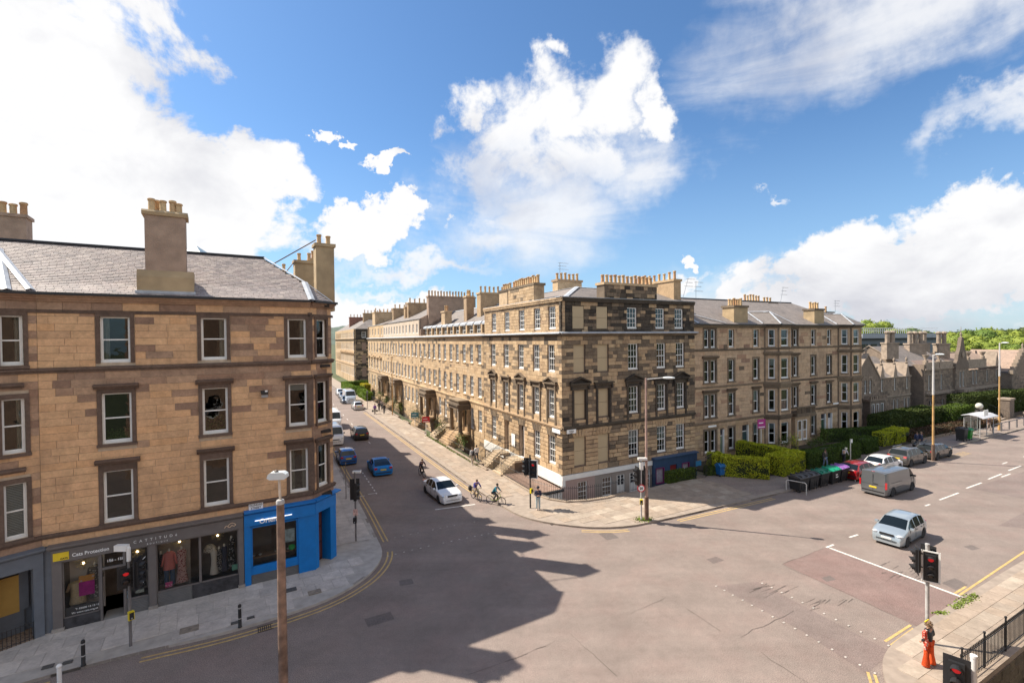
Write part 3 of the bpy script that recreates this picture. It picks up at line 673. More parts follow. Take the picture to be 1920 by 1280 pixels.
# window things: burst lamps, mannequins, clothes, posters
def burst(f, s, z, o):
    b = MB(bT(TB, f)); c = Vector((s, o, z))
    for k in range(110):
        d = Vector((RND.gauss(0, 1), RND.gauss(0, 1), RND.gauss(0, 1))).normalized(); b.tube(c+d*.03, c+d*.27, .004, 3)
        b.ball(c+d*.27, .012, n=4)
    p = b.build('burst_pendant', mat('gold_wire', (.6, .5, .3), .4, 0), None, L0)
    tag(p, {-2.5: 'spiky burst pendant lamp in the leftmost grey shop window', -.55: 'spiky burst pendant lamp right of the shop door', 1.1: 'spiky burst pendant lamp above the mannequins', 2.7: 'spiky burst pendant lamp in the rightmost grey shop window'}[s], 'pendant lamp', 'burst lamps in the shop windows')
    b = MB(); b.ball((0, 0, 0), .05); q = b.build('bulb', emit_mat('warm_bulb', (1, .75, .4), 9), p, f.pt(s, z, o)-L0)
for s, z in ((-2.5, 2.75), (-.55, 2.8), (1.1, 2.9), (2.7, 2.85)): burst(FL, s, z, .45)
def garment(name, label, cat, s, z, o, h, w, mats, skirt=1.5, sleeves=True, f=None, legs=None, neck=True):
    f = f or FL; t = thing(name, label, cat, f.pt(s, z, o), f.rz, 'clothes displayed in the shop windows')
    b = MB(); S = Matrix.Diagonal((1, .6, 1)); zt = h
    if legs:
        for sd in (-1, 1): b.lathe((sd*w*.24, 0, 0), [(w*.2, 0), (w*.2, h*.3), (w*.24, h*.5)], 9, 0)
        b.build('trousers', legs, t, smooth=True); b = MB(); z0 = h*.46
    else: z0 = 0
    prof = [(w*.5*(skirt if not legs else 1), z0), (w*.42, z0+(h-z0)*.35), (w*.36, z0+(h-z0)*.6), (w*.46, h*.87), (w*.4, h*.95), (w*.12, h)]
    b.lathe((0, 0, 0), prof, 14, 0, Matrix.Diagonal((1, .62, 1)))
    if sleeves:
        for sd in (-1, 1): b.tube((sd*w*.4, 0, h*.92), (sd*w*.6, 0, h*.58), w*.11, 7, w*.09)
    b.build('garment', mats, t, smooth=True)
    if neck:
        b = MB(); b.lathe((0, 0, 0), [(.05, h*.97), (.045, h*1.05), (.03, h*1.07)], 8); b.build('mannequin_neck', WHITE, t, smooth=True)
    return t
def floral(name, base, spot, sc=14):
    m = mat(name, base, .9, .1); nt = m.node_tree; N = nt.nodes; L = nt.links; b_ = N['Principled BSDF']
    v = N.new('ShaderNodeTexVoronoi'); g = N.new('ShaderNodeNewGeometry'); L.new(g.outputs['Position'], v.inputs['Vector']); v.inputs['Scale'].default_value = sc
    r = N.new('ShaderNodeValToRGB'); r.color_ramp.interpolation = 'CONSTANT'; r.color_ramp.elements[0].color = tuple(spot)+(1,); r.color_ramp.elements[1].position = .38; r.color_ramp.elements[1].color = tuple(base)+(1,)
    L.new(v.outputs['Distance'], r.inputs[0]); L.new(r.outputs[0], b_.inputs['Base Color']); return m
PINK = mat('pink_knit', (.75, .27, .25), .9, .1); JEAN = mat('blue_denim', (.08, .14, .24), .9, .15)
garment('mannequin', 'headless mannequin in pink jumper and blue jeans', 'mannequin', .68, .95, .35, 1.62, .5, PINK, legs=JEAN)
garment('mannequin', 'headless mannequin in a pink floral dress', 'mannequin', 1.18, .95, .35, 1.62, .46, floral('floral_dress', (.62, .42, .4), (.25, .06, .07)), 1.2, False)
garment('dress', 'long white dress hung at right of the window bar', 'dress', 2.52, .95, .4, 1.25, .32, mat('white_cloth', (.7, .68, .62), .9, .1), 1.2, False)
garment('dress', 'black and white patterned dress beside the long white dress', 'dress', 2.75, .95, .55, 1.2, .28, floral('dark_floral', (.05, .05, .05), (.5, .5, .48), 18), 1.1, False)
garment('dress', 'dark blue dress on a hanger in the right window', 'dress', 2.98, .95, .5, 1.3, .28, mat('navy_cloth', (.05, .06, .1), .9, .1), 1, False)
garment('dress', 'dark spotted dress at the right end of the grey shop window', 'dress', 3.3, 1.05, .6, 1.5, .36, floral('spotted_cloth', (.03, .03, .03), (.4, .4, .4), 12), 1.1, False)
garment('dress', 'black sequined dress at left edge of the mannequin window', 'dress', .32, .95, .6, 1.5, .2, floral('sequins', (.03, .03, .03), (.25, .25, .25), 22), 1.1, False)
garment('jumper', 'cream ribbed jumper low in the leftmost grey shop window', 'jumper', -2.72, .98, .5, 1.0, .62, mat('cream_knit', (.62, .5, .32), .9, .15, 20), 1, True, neck=False)
garment('jumper', 'grey patterned jacket on a rail left of the shop door', 'jacket', -2.15, 1.0, .7, 1.5, .5, floral('grey_pattern', (.14, .13, .12), (.4, .38, .35), 10), 1, True)
garment('jacket', 'dark rack of clothes right of the shop door', 'clothes', -.5, 1, .7, 1.3, .5, floral('dark_rack', (.05, .05, .06), (.3, .3, .3), 9), 1, True)
def poster(s0, s1, z0, z1, o, m, label, f=None, cat='poster'):
    f = f or FL; b = MB(bT(TB, f)); b.box(s0, s1, o, o+.012, z0, z1); return tag(b.build('poster', m, None, L0), label, cat)
MAG = mat('magenta_print', (.5, .02, .32), .6, .25, 6)
poster(-2.62, -2.08, 1.38, 2.0, .16, MAG, 'magenta poster in the leftmost grey shop window'); poster(-2.62, -2.08, 2.01, 2.28, .16, floral('orange_print', (.7, .35, .1), (.6, .5, .5), 9), 'orange and white poster above the magenta poster')
poster(.52, .8, .9, 1.15, .14, floral('pink_card', (.75, .1, .35), (.85, .6, .7), 16), 'pink card standing at the feet of the mannequins', cat='card')
poster(3.3, 3.56, 1.0, 1.28, .2, mat('mint_card', (.2, .55, .42), .6, .1), 'mint green card low in the right grey shop window', cat='card')
poster(-.62, -.3, .95, 1.1, .15, mat('small_notice', (.6, .68, .62), .6, .3, 20), 'small pale notice at the bottom of the window right of the door', cat='notice')
poster(-.93, -.78, .85, 1.2, .06, mat('blue_card', (.45, .6, .75), .6, .4, 14), 'narrow blue and white card beside the shop door', cat='card')
b = MB(bT(TB, FL)); b.path([(-.2, -.02, 2.66), (-.36, -.02, 2.5), (-.36, -.02, 1.42), (-.2, -.02, 1.56)], .014, 4); tag(b.build('window_transfer', SIGNW, None, L0), 'white bracket outline on the glass right of the shop door', 'window graphic')
b = MB(bT(TB, FL)); b.lathe((2.35, .6, 2.1), [(.3, 0), (.28, .12), (.18, .26), (.02, .34)], 14); tag(b.build('hat', floral('spotted_hat', (.62, .6, .55), (.05, .05, .05), 16), None, L0, smooth=True), 'white hat with black spots high in the right shop window', 'hat')
# blue shop
b = fb(TB, FL); b.box(sBl, 7.28, -.18, .3, 3.2, 3.8); b.build('fascia', BLUEP, TB); moulding(TB, FL, 'shop_cornice', sBl, 7.28, 3.8, 3.98, .32, BLUEP, 3)
b = fb(TB, FB); b.box(0, wB, -.16, .3, 3.2, 3.8); b.build('fascia', BLUEP, TB); moulding(TB, FB, 'shop_cornice', -.05, wB+.25, 3.8, 3.98, .32, BLUEP, 3)
shop_window(TB, FL, 4.15, 6.42, .95, 3.12, BLUEP, fr=.09)
for q_ in ((sBl, 4.15, -.1, .3, -.4, 3.2), (6.42, 7.28, -.1, .3, -.5, 3.2)): bar(TB, FL, 'pilaster', *q_, BLUEP)
bar(TB, FL, 'stall_riser', 4.15, 6.42, -.06, .2, .62, .95, BLUEP)
b = fb(TB, FL); b.box(4.15, 6.42, 0, .2, -.4, .62)
for k in range(9): b.box(4.18, 6.4, -.04, 0, -.12+k*.08, -.08+k*.08)
b.build('vent_grille', GRILLE, TB)
bar(TB, FB, 'pilaster', 0, .3, -.1, .3, -.5, 3.2, BLUEP); bar(TB, FB, 'pilaster', 1.28, wB+.05, -.1, .5, -.5, 3.2, BLUEP)
DOORM = mat('dark_red_door', (.07, .02, .02), .5, .1)
b = fb(TB, FB); b.box(.3, 1.28, .5, .56, .1, 3.1); dd = b.build('door', DOORM, TB)
b = fb(TB, FB)
for x in (.4, .83):
    for z0, z1 in ((.3, 1.1), (1.25, 2.0), (2.15, 2.9)): b.box(x, x+.35, .47, .5, z0, z1)
b.build('door_panel', mat('door_panel_paint', (.12, .04, .035), .5, .1), dd)
b = fb(TB, FB); b.box(.3, 1.28, -.1, .6, -.3, .1); b.build('threshold', mat('worn_step', (.2, .16, .13), .9, .2), TB)
text('Orien', .34, SIGNW, TB, FL.pt(4.55, 3.27, -.2)-L0, FL.rz, bold=.006)
b = fb(TB, FL); b.tube((4.35, -.24, 3.46), (6.1, -.24, 3.46), .022, 6); b.build('light_tube', emit_mat('white_tube', (.95, .95, 1), .8), TB)
# behind the blue shop window
b = MB(bT(TB, FL)); b.box(4.2, 6.4, .5, 1.0, 1.22, 1.28); tag(b.build('counter', mat('oak_counter', (.35, .22, .12), .6, .2), None, L0), 'wooden window counter inside the blue shop', 'counter')
b = MB(bT(TB, FL)); b.box(4.3, 5.3, 2.2, 2.25, 1.2, 2.9); tag(b.build('menu_board', mat('grey_board', (.3, .3, .29), .8, .1), None, L0), 'grey board on the back wall of the blue shop', 'board')
for s, lb in ((4.32, 'white bowl at left end of the blue shop counter'), (4.62, 'white bowl second from left on the blue shop counter'), (5.4, 'white cup near the middle of the blue shop counter'), (6.0, 'white cup at right of the blue shop counter')):
    b = MB(bT(TB, FL)); b.lathe((s, .7, 1.28), [(.05, 0), (.09, .06), (.08, .07)], 8); tag(b.build('bowl', WHITE, None, L0), lb, 'bowl')
poster(5.75, 6.25, 1.9, 2.6, .1, mat('pale_card', (.5, .65, .7), .6, .3, 5), 'pale blue poster behind the lamp post in the blue shop'); b = MB(bT(TB, FL)); b.lathe((6.1, .08, 1.6), [(.16, 0), (.16, .015)], 16, 0, Matrix.Rotation(math.pi/2, 3, 'X')); tag(b.build('sticker', mat('green_sticker', (.02, .45, .12), .5, .1), None, L0), 'round green sticker on the blue shop window', 'sticker')
# left shop with dark blue front on the splayed bay
b = fb(TB, FLB); b.box(-1.5, 2.6, -.14, .3, 3.15, 3.72); b.build('fascia', GREYB, TB); moulding(TB, FLB, 'shop_cornice', -1.5, 2.64, 3.72, 3.93, .34, GREYB, 3)
bar(TB, FLB, 'pilaster', 2.28, 2.6, -.12, .3, -.3, 3.15, GREYB); bar(TB, FLB, 'stall_riser', -1.5, .35, -.02, .3, -.3, .9, GREYB)
YW = mat('yellow_inside', (.48, .30, .08), .8, .15, 1)
b = fb(TB, FLB); b.box(-1.5, .9, .9, .95, .6, 3.1); b.box(1.35, 2.0, .95, 1.0, 1.1, 2.7); b.build('blind', YW, TB)
b = fb(TB, FLB); b.box(1.0, 1.2, .3, 1.0, -.2, 3.15); b.box(1.2, 2.15, .98, 1.06, -.2, 1.15); b.box(1.2, 1.35, .95, 1.06, 1.15, 3.15); b.box(2.0, 2.3, .95, 1.06, 1.15, 3.15); b.box(-1.5, 2.4, 1.1, 1.2, 0, 3.9); b.build('doorway', GREYB, TB)
b = fb(TB, FLB); b.box(.1, 2.5, -.1, 1.1, -.2, .16); b.build('tiled_step', floral('tiled_floor', (.28, .2, .14), (.16, .1, .07), 7), TB)
bodyb.build('wing_body', S_MID, TB)
# DUNDAS STREET name plate and wall lamp
t = thing('street_sign', 'white name plate reading DUNDAS STREET above the blue shop', 'street sign', FL.pt(4.42, 3.99, -.04), FL.rz)
b = MB(); b.prism([(x, z) for x, z in ((-.3, 0), (.3, 0), (.33, .03), (.33, .33), (.3, .36), (-.3, .36), (-.33, .33), (-.33, .03))], 0, .03)
o = b.build('plate', SIGNW, t); o.rotation_euler = (math.pi/2, 0, 0)
INK = mat('sign_ink', (.03, .03, .03), .6, 0)
text('DUNDAS', .145, INK, t, (0, -.035, .195), 0, align='CENTER', bold=.002); text('STREET', .145, INK, t, (0, -.035, .05), 0, align='CENTER', bold=.002)
t = thing('wall_lamp', 'small black floodlight fixed to the tan wall between windows', 'wall light', FL.pt(4.9, 9.95, -.02), FL.rz)
b = MB(); b.box(-.17, .17, -.2, -.02, 0, .18); b.build('housing', BLACKIRON, t); b = MB(); b.box(-.15, .15, -.26, -.1, -.16, -.03); b.build('lens', mat('lamp_lens', (.3, .3, .3), .2, 0), t); b = MB(); b.box(.02, .14, -.21, -.18, .12, .2); b.build('sticker', SIGNW, t)
BEFORE3 = set(bpy.data.objects)
# ================================================================ blackened corner block across the side street
dD = azdir(2640); dC = -azdir(513)
OC = G(1055.5, 950)
FD = Facade(OC, dD); FC = Facade(OC, dC)
d3 = Vector((dD.x, dD.y, 0)); c3 = Vector((dC.x, dC.y, 0))
CB = thing('corner_block', 'four storey sooty sandstone corner block with blind windows and long rows of chimney pots', 'building', tuple(FD.O)+(0,))
LC = Vector(CB.location)
ZL, ZP = 12.85, 15.8
colD = [(1.64, 1.04, 1), (3.94, 1.06, 1), (7.07, 1.04, 0), (10.2, 1.0, 0), (12.45, 1.0, 0)]
colC = [-12.63, -9.68, -6.71, -3.94, -1.57]
rowsC = [(2.92, 2.2), (6.52, 2.2), (10.08, 2.12), (13.43, 1.72)]
opsD = [(s-w/2, s+w/2, z, z+h) for s, w, _ in colD for z, h in rowsC]
opsC = [(s-.51, s+.51, z, z+h) for s in colC for z, h in rowsC if not (z < 3 and s in (-9.68, -6.71))]+[(-9.68-.5, -9.68+.5, 2.3, 5.3), (-6.71-.5, -6.71+.5, 2.3, 5.1)]
WD = 14.25; WC = 15.0
b = fb(CB, FD); wall_holes(b, .35, WD, -.5, 13.1, opsD, .08, .5); wall_holes(b, .6, WD, 13.1, ZP-.3, opsD, .22, .5); b.build('wall', MORTARD, CB)
b = fb(CB, FC); wall_holes(b, -WC, -.1, -1.2, 13.1, opsC, .08, .5); wall_holes(b, -WC, -.2, 13.1, ZP-.3, opsC, .22, .5); b.build('wall', MORTAR, CB)
def pickD(s, z, r):
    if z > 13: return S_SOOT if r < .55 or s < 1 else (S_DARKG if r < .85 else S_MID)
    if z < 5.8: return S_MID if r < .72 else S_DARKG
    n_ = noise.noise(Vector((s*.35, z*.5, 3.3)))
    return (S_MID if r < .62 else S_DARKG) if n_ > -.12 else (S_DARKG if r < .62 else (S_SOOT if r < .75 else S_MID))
def pickC(s, z, r):
    if z > 13: return S_GOLD if r < .5 else S_MID
    return S_GOLD if r < (.52 if z > 6 else .70) else (S_MID if r < .80 else S_DARKG)
def inflate(ops, s=.02, t=.05, sill=.1): return [(a-s, c+s, z0-sill, z1+t) for a, c, z0, z1 in ops]
zl = [2.36, 2.82, 5.12, 5.74]
stones(CB, FD, 0, WD, zl, .34, (.75, 1.5), inflate(opsD), pickD, 100, joint=.05, proud=.01, thick=.12)
stones(CB, FC, -WC, 0, zl, .34, (.75, 1.5), inflate(opsC), pickC, 60, joint=.05, proud=.01, thick=.12)
zu = [5.98, 6.42, 8.74, 9.98, 12.2, ZL]
stones(CB, FD, 0, WD, zu, .29, (.4, 1.05), inflate(opsD, .04), pickD, 90, joint=.02, proud=.02)
stones(CB, FC, -WC, 0, zu, .29, (.4, 1.05), inflate(opsC, .04), pickC, 30, joint=.018, proud=.012)
zt_ = [13.12, 13.33, 15.2, 15.5]
stones(CB, FD, 0, WD, zt_, .27, (.35, .9), inflate(opsD, .03), pickD, 20, joint=.02, proud=.03, thick=.2, o_base=.12)
stones(CB, FC, -WC, 0, zt_, .27, (.35, .9), inflate(opsC, .03), pickC, 0, joint=.018, proud=.02, thick=.2, o_base=.12)
for f, a, c in ((FD, -.12, WD), (FC, -WC, .12)):
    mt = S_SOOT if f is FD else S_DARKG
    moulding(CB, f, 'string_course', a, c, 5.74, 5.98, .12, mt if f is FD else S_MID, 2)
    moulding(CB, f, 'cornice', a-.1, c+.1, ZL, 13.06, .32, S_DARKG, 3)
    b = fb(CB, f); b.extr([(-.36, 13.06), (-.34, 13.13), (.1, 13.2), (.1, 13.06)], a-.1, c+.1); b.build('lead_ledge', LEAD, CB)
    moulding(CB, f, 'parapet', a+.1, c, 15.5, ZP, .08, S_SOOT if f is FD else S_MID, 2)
    b = fb(CB, f); b.box(a, c, .0, .6, ZP, ZP+.06); b.build('lead_coping', LEAD, CB)
BLINDW = mat('painted_blind_window', (.47, .37, .235), .8, .05, .6)
PALES = mat('sandstone_dressing', (.40, .32, .22), .85, .12)
for ci, (s, w, blind) in enumerate(colD):
    for ri, (z, h) in enumerate(rowsC):
        if blind:
            b = fb(CB, FD); b.box(s-w/2, s+w/2, .14, .2, z, z+h*.495); b.box(s-w/2, s+w/2, .14, .2, z+h*.505, z+h); b.build('blind_window', BLINDW, CB)
        else:
            dress = {(2, 0): 'blind', (3, 0): 'blind_blue', (4, 0): 'blind', (3, 1): 'curtain', (2, 1): 'curtain_right', (4, 1): 'curtain'}.get((ci, ri), 'none')
            o = window(CB, FD, s, z, w, h, 'sash12', .12 if ri < 3 else .22, dress)
            if ri == 2 and ci > 2:
                b = MB(); b.box(-w/2+.07, w/2-.07, .2, .21, .1, h-.6 if ci == 3 else h*.45); b.build('blind', mat('orange_screen', (.55, .17, .08), .7, .1), o)
        if ri == 1:
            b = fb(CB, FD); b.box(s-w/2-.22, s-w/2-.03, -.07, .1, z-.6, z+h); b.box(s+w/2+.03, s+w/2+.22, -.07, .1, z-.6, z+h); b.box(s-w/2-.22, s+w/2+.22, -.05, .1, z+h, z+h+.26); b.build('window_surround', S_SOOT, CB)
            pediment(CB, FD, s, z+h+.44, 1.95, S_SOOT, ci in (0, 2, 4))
        if ri in (0,): # splayed voussoirs
            b = fb(CB, FD)
            for k in range(5):
                x0 = s-w/2-.1+(w+.2)*k/5; x1 = x0+(w+.2)/5-.03; sl = (k-2)*.1
                b.add([(x0, -.03, z+h+.03), (x1, -.03, z+h+.03), (x1+sl+.02, -.03, z+h+.56), (x0+sl-.02, -.03, z+h+.56), (x0, .1, z+h+.03), (x1, .1, z+h+.03), (x1+sl, .1, z+h+.56), (x0+sl, .1, z+h+.56)],
                      [(0, 1, 2, 3), (0, 4, 5, 1), (1, 5, 6, 2), (3, 2, 6, 7), (0, 3, 7, 4)])
            b.build('voussoirs', S_MID, CB)
for ci, s in enumerate(colC):
    for ri, (z, h) in enumerate(rowsC):
        if ri == 0 and s in (-9.68, -6.71):
            b = fb(CB, FC)
            if s == -9.68: b.box(s-.5, s+.5, .3, .4, 2.3, 5.3); b.build('blocked_door', mat('boarded_door', (.30, .22, .15), .8, .1), CB)
            else:
                b.box(s-.42, s+.42, .35, .42, 2.3, 4.6); dd = b.build('door', mat('dark_brown_door', (.08, .06, .05), .5, .1), CB)
                bar(CB, FC, 'door_frame', s+.4, s+.52, .02, .4, 2.3, 5.1, mat('cream_frame', (.5, .45, .42), .6, 0)); bar(CB, FC, 'fanlight', s-.45, s+.45, .3, .36, 4.65, 5.05, DARKROOM)
        else: window(CB, FC, s, z, 1.02, h, 'sash12', .12 if ri < 3 else .22, 'blind' if ri == 0 else RND.choice(('none', 'blind_part', 'curtain', 'closed', 'closed', 'blind')))  # closed blinds also stand in for pale sky reflected in the panes
        if ri == 1:
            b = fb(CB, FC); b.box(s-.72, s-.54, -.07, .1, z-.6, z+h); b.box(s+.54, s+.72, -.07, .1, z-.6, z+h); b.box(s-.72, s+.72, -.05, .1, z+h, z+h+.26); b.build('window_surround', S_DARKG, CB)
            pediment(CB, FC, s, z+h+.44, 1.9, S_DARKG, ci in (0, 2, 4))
        if ri == 0:
            b = fb(CB, FC); zz = z+h
            for k in range(5):
                x0 = s-.6+1.2*k/5; x1 = x0+.21; sl = (k-2)*.1
                b.add([(x0, -.03, zz+.03), (x1, -.03, zz+.03), (x1+sl+.02, -.03, zz+.56), (x0+sl-.02, -.03, zz+.56), (x0, .1, zz+.03), (x1, .1, zz+.03), (x1+sl, .1, zz+.56), (x0+sl, .1, zz+.56)],
                      [(0, 1, 2, 3), (0, 4, 5, 1), (1, 5, 6, 2), (3, 2, 6, 7), (0, 3, 7, 4)])
            b.build('voussoirs', S_DARKG, CB)
poster_ = MB(bT(CB, FC)); poster_.box(-8.6, -7.9, -.06, -.03, 3.0, 4.1); tag(poster_.build('notice_board', SIGNW, None, LC), 'white notice fixed to the wall between the two raised doors', 'notice')
for f, s0, s1 in ((FC, -1.2, -.05), (FD, .3, 1.15)):
    t = thing('street_sign', 'white street name plate on the lit face at the block corner' if f is FC else 'white street name plate on the shaded face at the block corner', 'street sign', f.pt(s0, 5.5, -.17), f.rz)
    b = MB(); b.box(0, s1-s0, 0, .03, 0, .3); b.build('plate', SIGNW, t)
    if f is FD: text('DUNDAS', .12, INK, t, ((s1-s0)/2, -.01, .15), 0, align='CENTER', sx=.9); text('STREET', .12, INK, t, ((s1-s0)/2, -.01, .03), 0, align='CENTER', sx=.9)
# basement level on the shaded face
PINKW = mat('dusty_pink_wall', (.40, .29, .26), .85, .06); GREYW = mat('grey_render', (.29, .25, .22), .9, .08)
def wz(px0, px1, py=900): return FD.sz(px0, py)[0], FD.sz(px1, py)[0]
bw = [(1083, 1101, 'w'), (1103, 1119, 'd'), (1129, 1147, 'w'), (1156, 1171, 'wd'), (1180, 1196, 'wd'), (1206, 1219, 'w')]
bops = []
for a, c, k in bw:
    s0, s1 = wz(a, c); bops.append((s0, s1, .02 if k != 'w' else .1, 1.66))
for s0, s1, m in ((0, 3.0, PINKW), (3.0, 9.02, GREYW)):
    b = fb(CB, FD); wall_holes(b, s0, s1, -.3, 1.98, [q for q in bops if q[0] >= s0 and q[1] <= s1], -.03, .2); b.build('basement_wall', m, CB)
b = fb(CB, FD); b.box(-.08, 9.02, -.1, .2, 1.98, 2.34); b.build('white_band', WHITE, CB)
b = fb(CB, FC); b.box(-WC, .07, -.08, .2, 1.5, 2.34); b.build('white_band', WHITE, CB)
for (a, c, k), q in zip(bw, bops):
    s, w = (q[0]+q[1])/2, q[1]-q[0]
    if k == 'd': bar(CB, FD, 'door', q[0], q[1], .1, .16, .02, 1.66, mat('black_door', (.03, .028, .028), .3, .1))
    elif k == 'wd':
        o = bar(CB, FD, 'door', q[0], q[1], .02, .1, .02, 1.66, WHITE); b = fb(CB, FD)
        for x in (q[0]+.12, s+.06):
            for zz in (.85, 1.12, 1.38): b.box(x, x+w/2-.18, .0, .02, zz, zz+.22)
        b.build('pane', mat('door_glass', (.04, .04, .045), .15, 0), o)
    else: window(CB, FD, s, q[2], w, q[3]-q[2], 'sash12', .05, 'none' if a < 1200 else 'blind')
NAVY = mat('navy_shopfront', (.035, .075, .15), .5, .08); PURP = mat('purple_frame', (.22, .03, .13), .5, 0); REDD = mat('red_doors', (.22, .015, .015), .5, .1)
b = fb(CB, FD); ns = [(FD.sz(x, 900)[0]) for x in (1226, 1242, 1253, 1266, 1275, 1289)]
wall_holes(b, 9.04, WD, -.3, 2.5, [(ns[0], ns[1], .35, 1.7), (ns[2], ns[3], .0, 1.75), (ns[4], ns[5], .5, 1.75)], -.22, .2); b.build('shopfront', NAVY, CB)
moulding(CB, FD, 'shop_cornice', 9.0, WD, 2.36, 2.56, .42, NAVY, 2)
for a, c, z0, z1 in ((ns[0], ns[1], .35, 1.7), (ns[4], ns[5], .5, 1.75)):
    b = fb(CB, FD); e = .07; b.box(a, a+e, -.25, -.1, z0, z1); b.box(c-e, c, -.25, -.1, z0, z1); b.box(a, c, -.25, -.1, z0, z0+e); b.box(a, c, -.25, -.1, z1-e, z1); b.build('window_frame', PURP, CB)
    b = fb(CB, FD); b.box(a+e, c-e, -.1, -.05, z0, z1); b.build('pane', mat('lilac_blind', (.42, .36, .40), .4, .2, 4), CB)
bar(CB, FD, 'door', ns[2], ns[3], -.1, 0, 0, 1.75, REDD)
# inside: dark floors and partitions, roof
ins = MB(); P4 = lambda a, c: OC+d3*a-c3*c-LC
for z in (2.4, 5.8, 9.3, 12.9):
    ins.prism([tuple(P4(*q))[:2] for q in ((.6, .6), (WD-.1, .6), (WD-.1, WC-.1), (.6, WC-.1))], z, z+.1)
ins.prism([tuple(P4(*q))[:2] for q in ((3, 3), (WD-.1, 3), (WD-.1, WC-.1), (3, WC-.1))], 0, 15.6)
ins.build('floor', DARKROOM, CB)
def W(a, c, z): p = OC+d3*a-c3*c; return Vector((p.x, p.y, z))
zb, ztp = ZP-.05, 17.15
rb = [W(.5, .5, zb), W(WD, .5, zb), W(WD, WC, zb), W(.5, WC, zb)]; rt = [W(4.6, 4.6, ztp), W(WD-.5, 4.6, ztp), W(WD-.5, WC-4, ztp), W(4.6, WC, ztp)]
for i, j in ((0, 1), (1, 2), (2, 3), (3, 0)): poly_part(CB, 'roof_slope', [rb[i], rb[j], rt[j], rt[i]], SLATEFAR)
poly_part(CB, 'roof_top', rt, LEAD)
strip(CB, 'lead_flashing', rb[0], rt[0]+Vector((0, 0, .05)), .45, LEAD)
for i in (0, 3): strip(CB, 'lead_flashing', rt[i], rt[(i+1) % 4], .3, LEAD)
block(CB, 'end_gable', W(WD-.02, .3, 0), d3, -c3, .3, 14, 0, 15.75, S_DARKG)
# chimneys
def ch_px(B, f, o, thick, px0, px1, pyt, z0, m, n, capm=None, poth=.68, r=.14, coursed=None):
    s0 = f.sz(px0, 560, o)[0]; s1 = f.sz(px1, 560, o)[0]; zt = f.sz(px0, pyt, o)[1]
    if coursed: stones(B, Facade(f.pt(0, 0, o), f.d), s0, s1, [z0, zt-.22], .3, (.35, .9), [], coursed, 0, joint=.02, proud=.02, thick=.06, o_base=-.04)
    return stack(B, f.pt(s0, 0, o), Vector((f.d.x, f.d.y, 0)), Vector((f.i.x, f.i.y, 0)), s1-s0, thick, z0, zt, m, n, capm, poth, r)
ch_px(CB, FC, .15, .95, 954, 1002, 540.5, 15.7, S_GOLD, 12, S_DARKG, coursed=lambda s, z, r: S_GOLD if r < .8 else S_DARKG)
ch_px(CB, FC, 1.3, .9, 936, 951, 545, 15.6, S_GOLD, 4, S_DARKG)
ch_px(CB, FD, .15, .95, 1133, 1231, 528.5, 15.7, S_DARKG, 13, S_MID, coursed=pickD)
ch_px(CB, FD, 8.5, .9, 1046, 1091, 523, 16, S_GOLD, 6, S_MID)
a = W(WD-.9, 1.6, 0); stack(CB, a, d3, -c3, .9, 6.6, 15.6, 18.0, S_MID, 10, S_MID)
def aerial(P, h, label, lean=0):
    t = thing('aerial', label, 'television aerial', P, .4); b = MB(); b.tube((0, 0, 0), (lean, 0, h), .022, 4); b.build('mast', mat('aluminium', (.35, .35, .36), .4, 0, metal=.6), t)
    b = MB()
    for k, (z, l) in enumerate(((h*.97, .9), (h*.8, .7), (h*.62, .9))):
        q = lean*z/h
        b.tube((q-.2, 0, z), (q+l, 0, z-.02), .012, 4)
        for j in range(4): b.tube((q+j*l/4, -.22, z), (q+j*l/4, .22, z), .008, 3)
    b.build('crossbars', MATS['aluminium'], t); return t
a = place(1050, 525, 44); aerial(a, 1.6, 'tall thin television aerial on the back stack of the corner block')
a = place(1305, 575, 46); aerial(a, 2.4, 'television aerial at the join of the corner block and the bay terrace')
a = place(1280, 560, 47); aerial(a, 2.0, 'thin leaning aerial behind the end chimney of the corner block', .7)
a = place(1462, 575, 58); aerial(a, 2.4, 'leaning television aerial above the bay windowed terrace', .6)
a = place(1566, 592, 62); aerial(a, 2.0, 'television aerial near the right end of the bay windowed terrace')
# low infill with flat roof in the area, black gutter and corrugated end
b = fb(CB, FC); b.box(-5.7, -.05, -2.1, -.05, 1.22, 1.34); b.build('flat_roof', mat('brown_felt_roof', (.24, .16, .125), .95, .12), CB)
b = fb(CB, FC); b.box(-5.7, -.08, -2.08, -2.02, -1.5, 1.22); b.build('area_wall', WHITE, CB)
b = fb(CB, FC)
for k in range(14): b.box(-.09, -.02 if k % 2 else -.06, -2.1+k*.15, -1.96+k*.15, -.4, 1.16)
b.build('corrugated_end', WHITE, CB)
b = fb(CB, FC); b.tube((0, -2.2, 1.2), (0, .05, 1.28), .12, 8); b.build('gutter', BLACKIRON, CB)
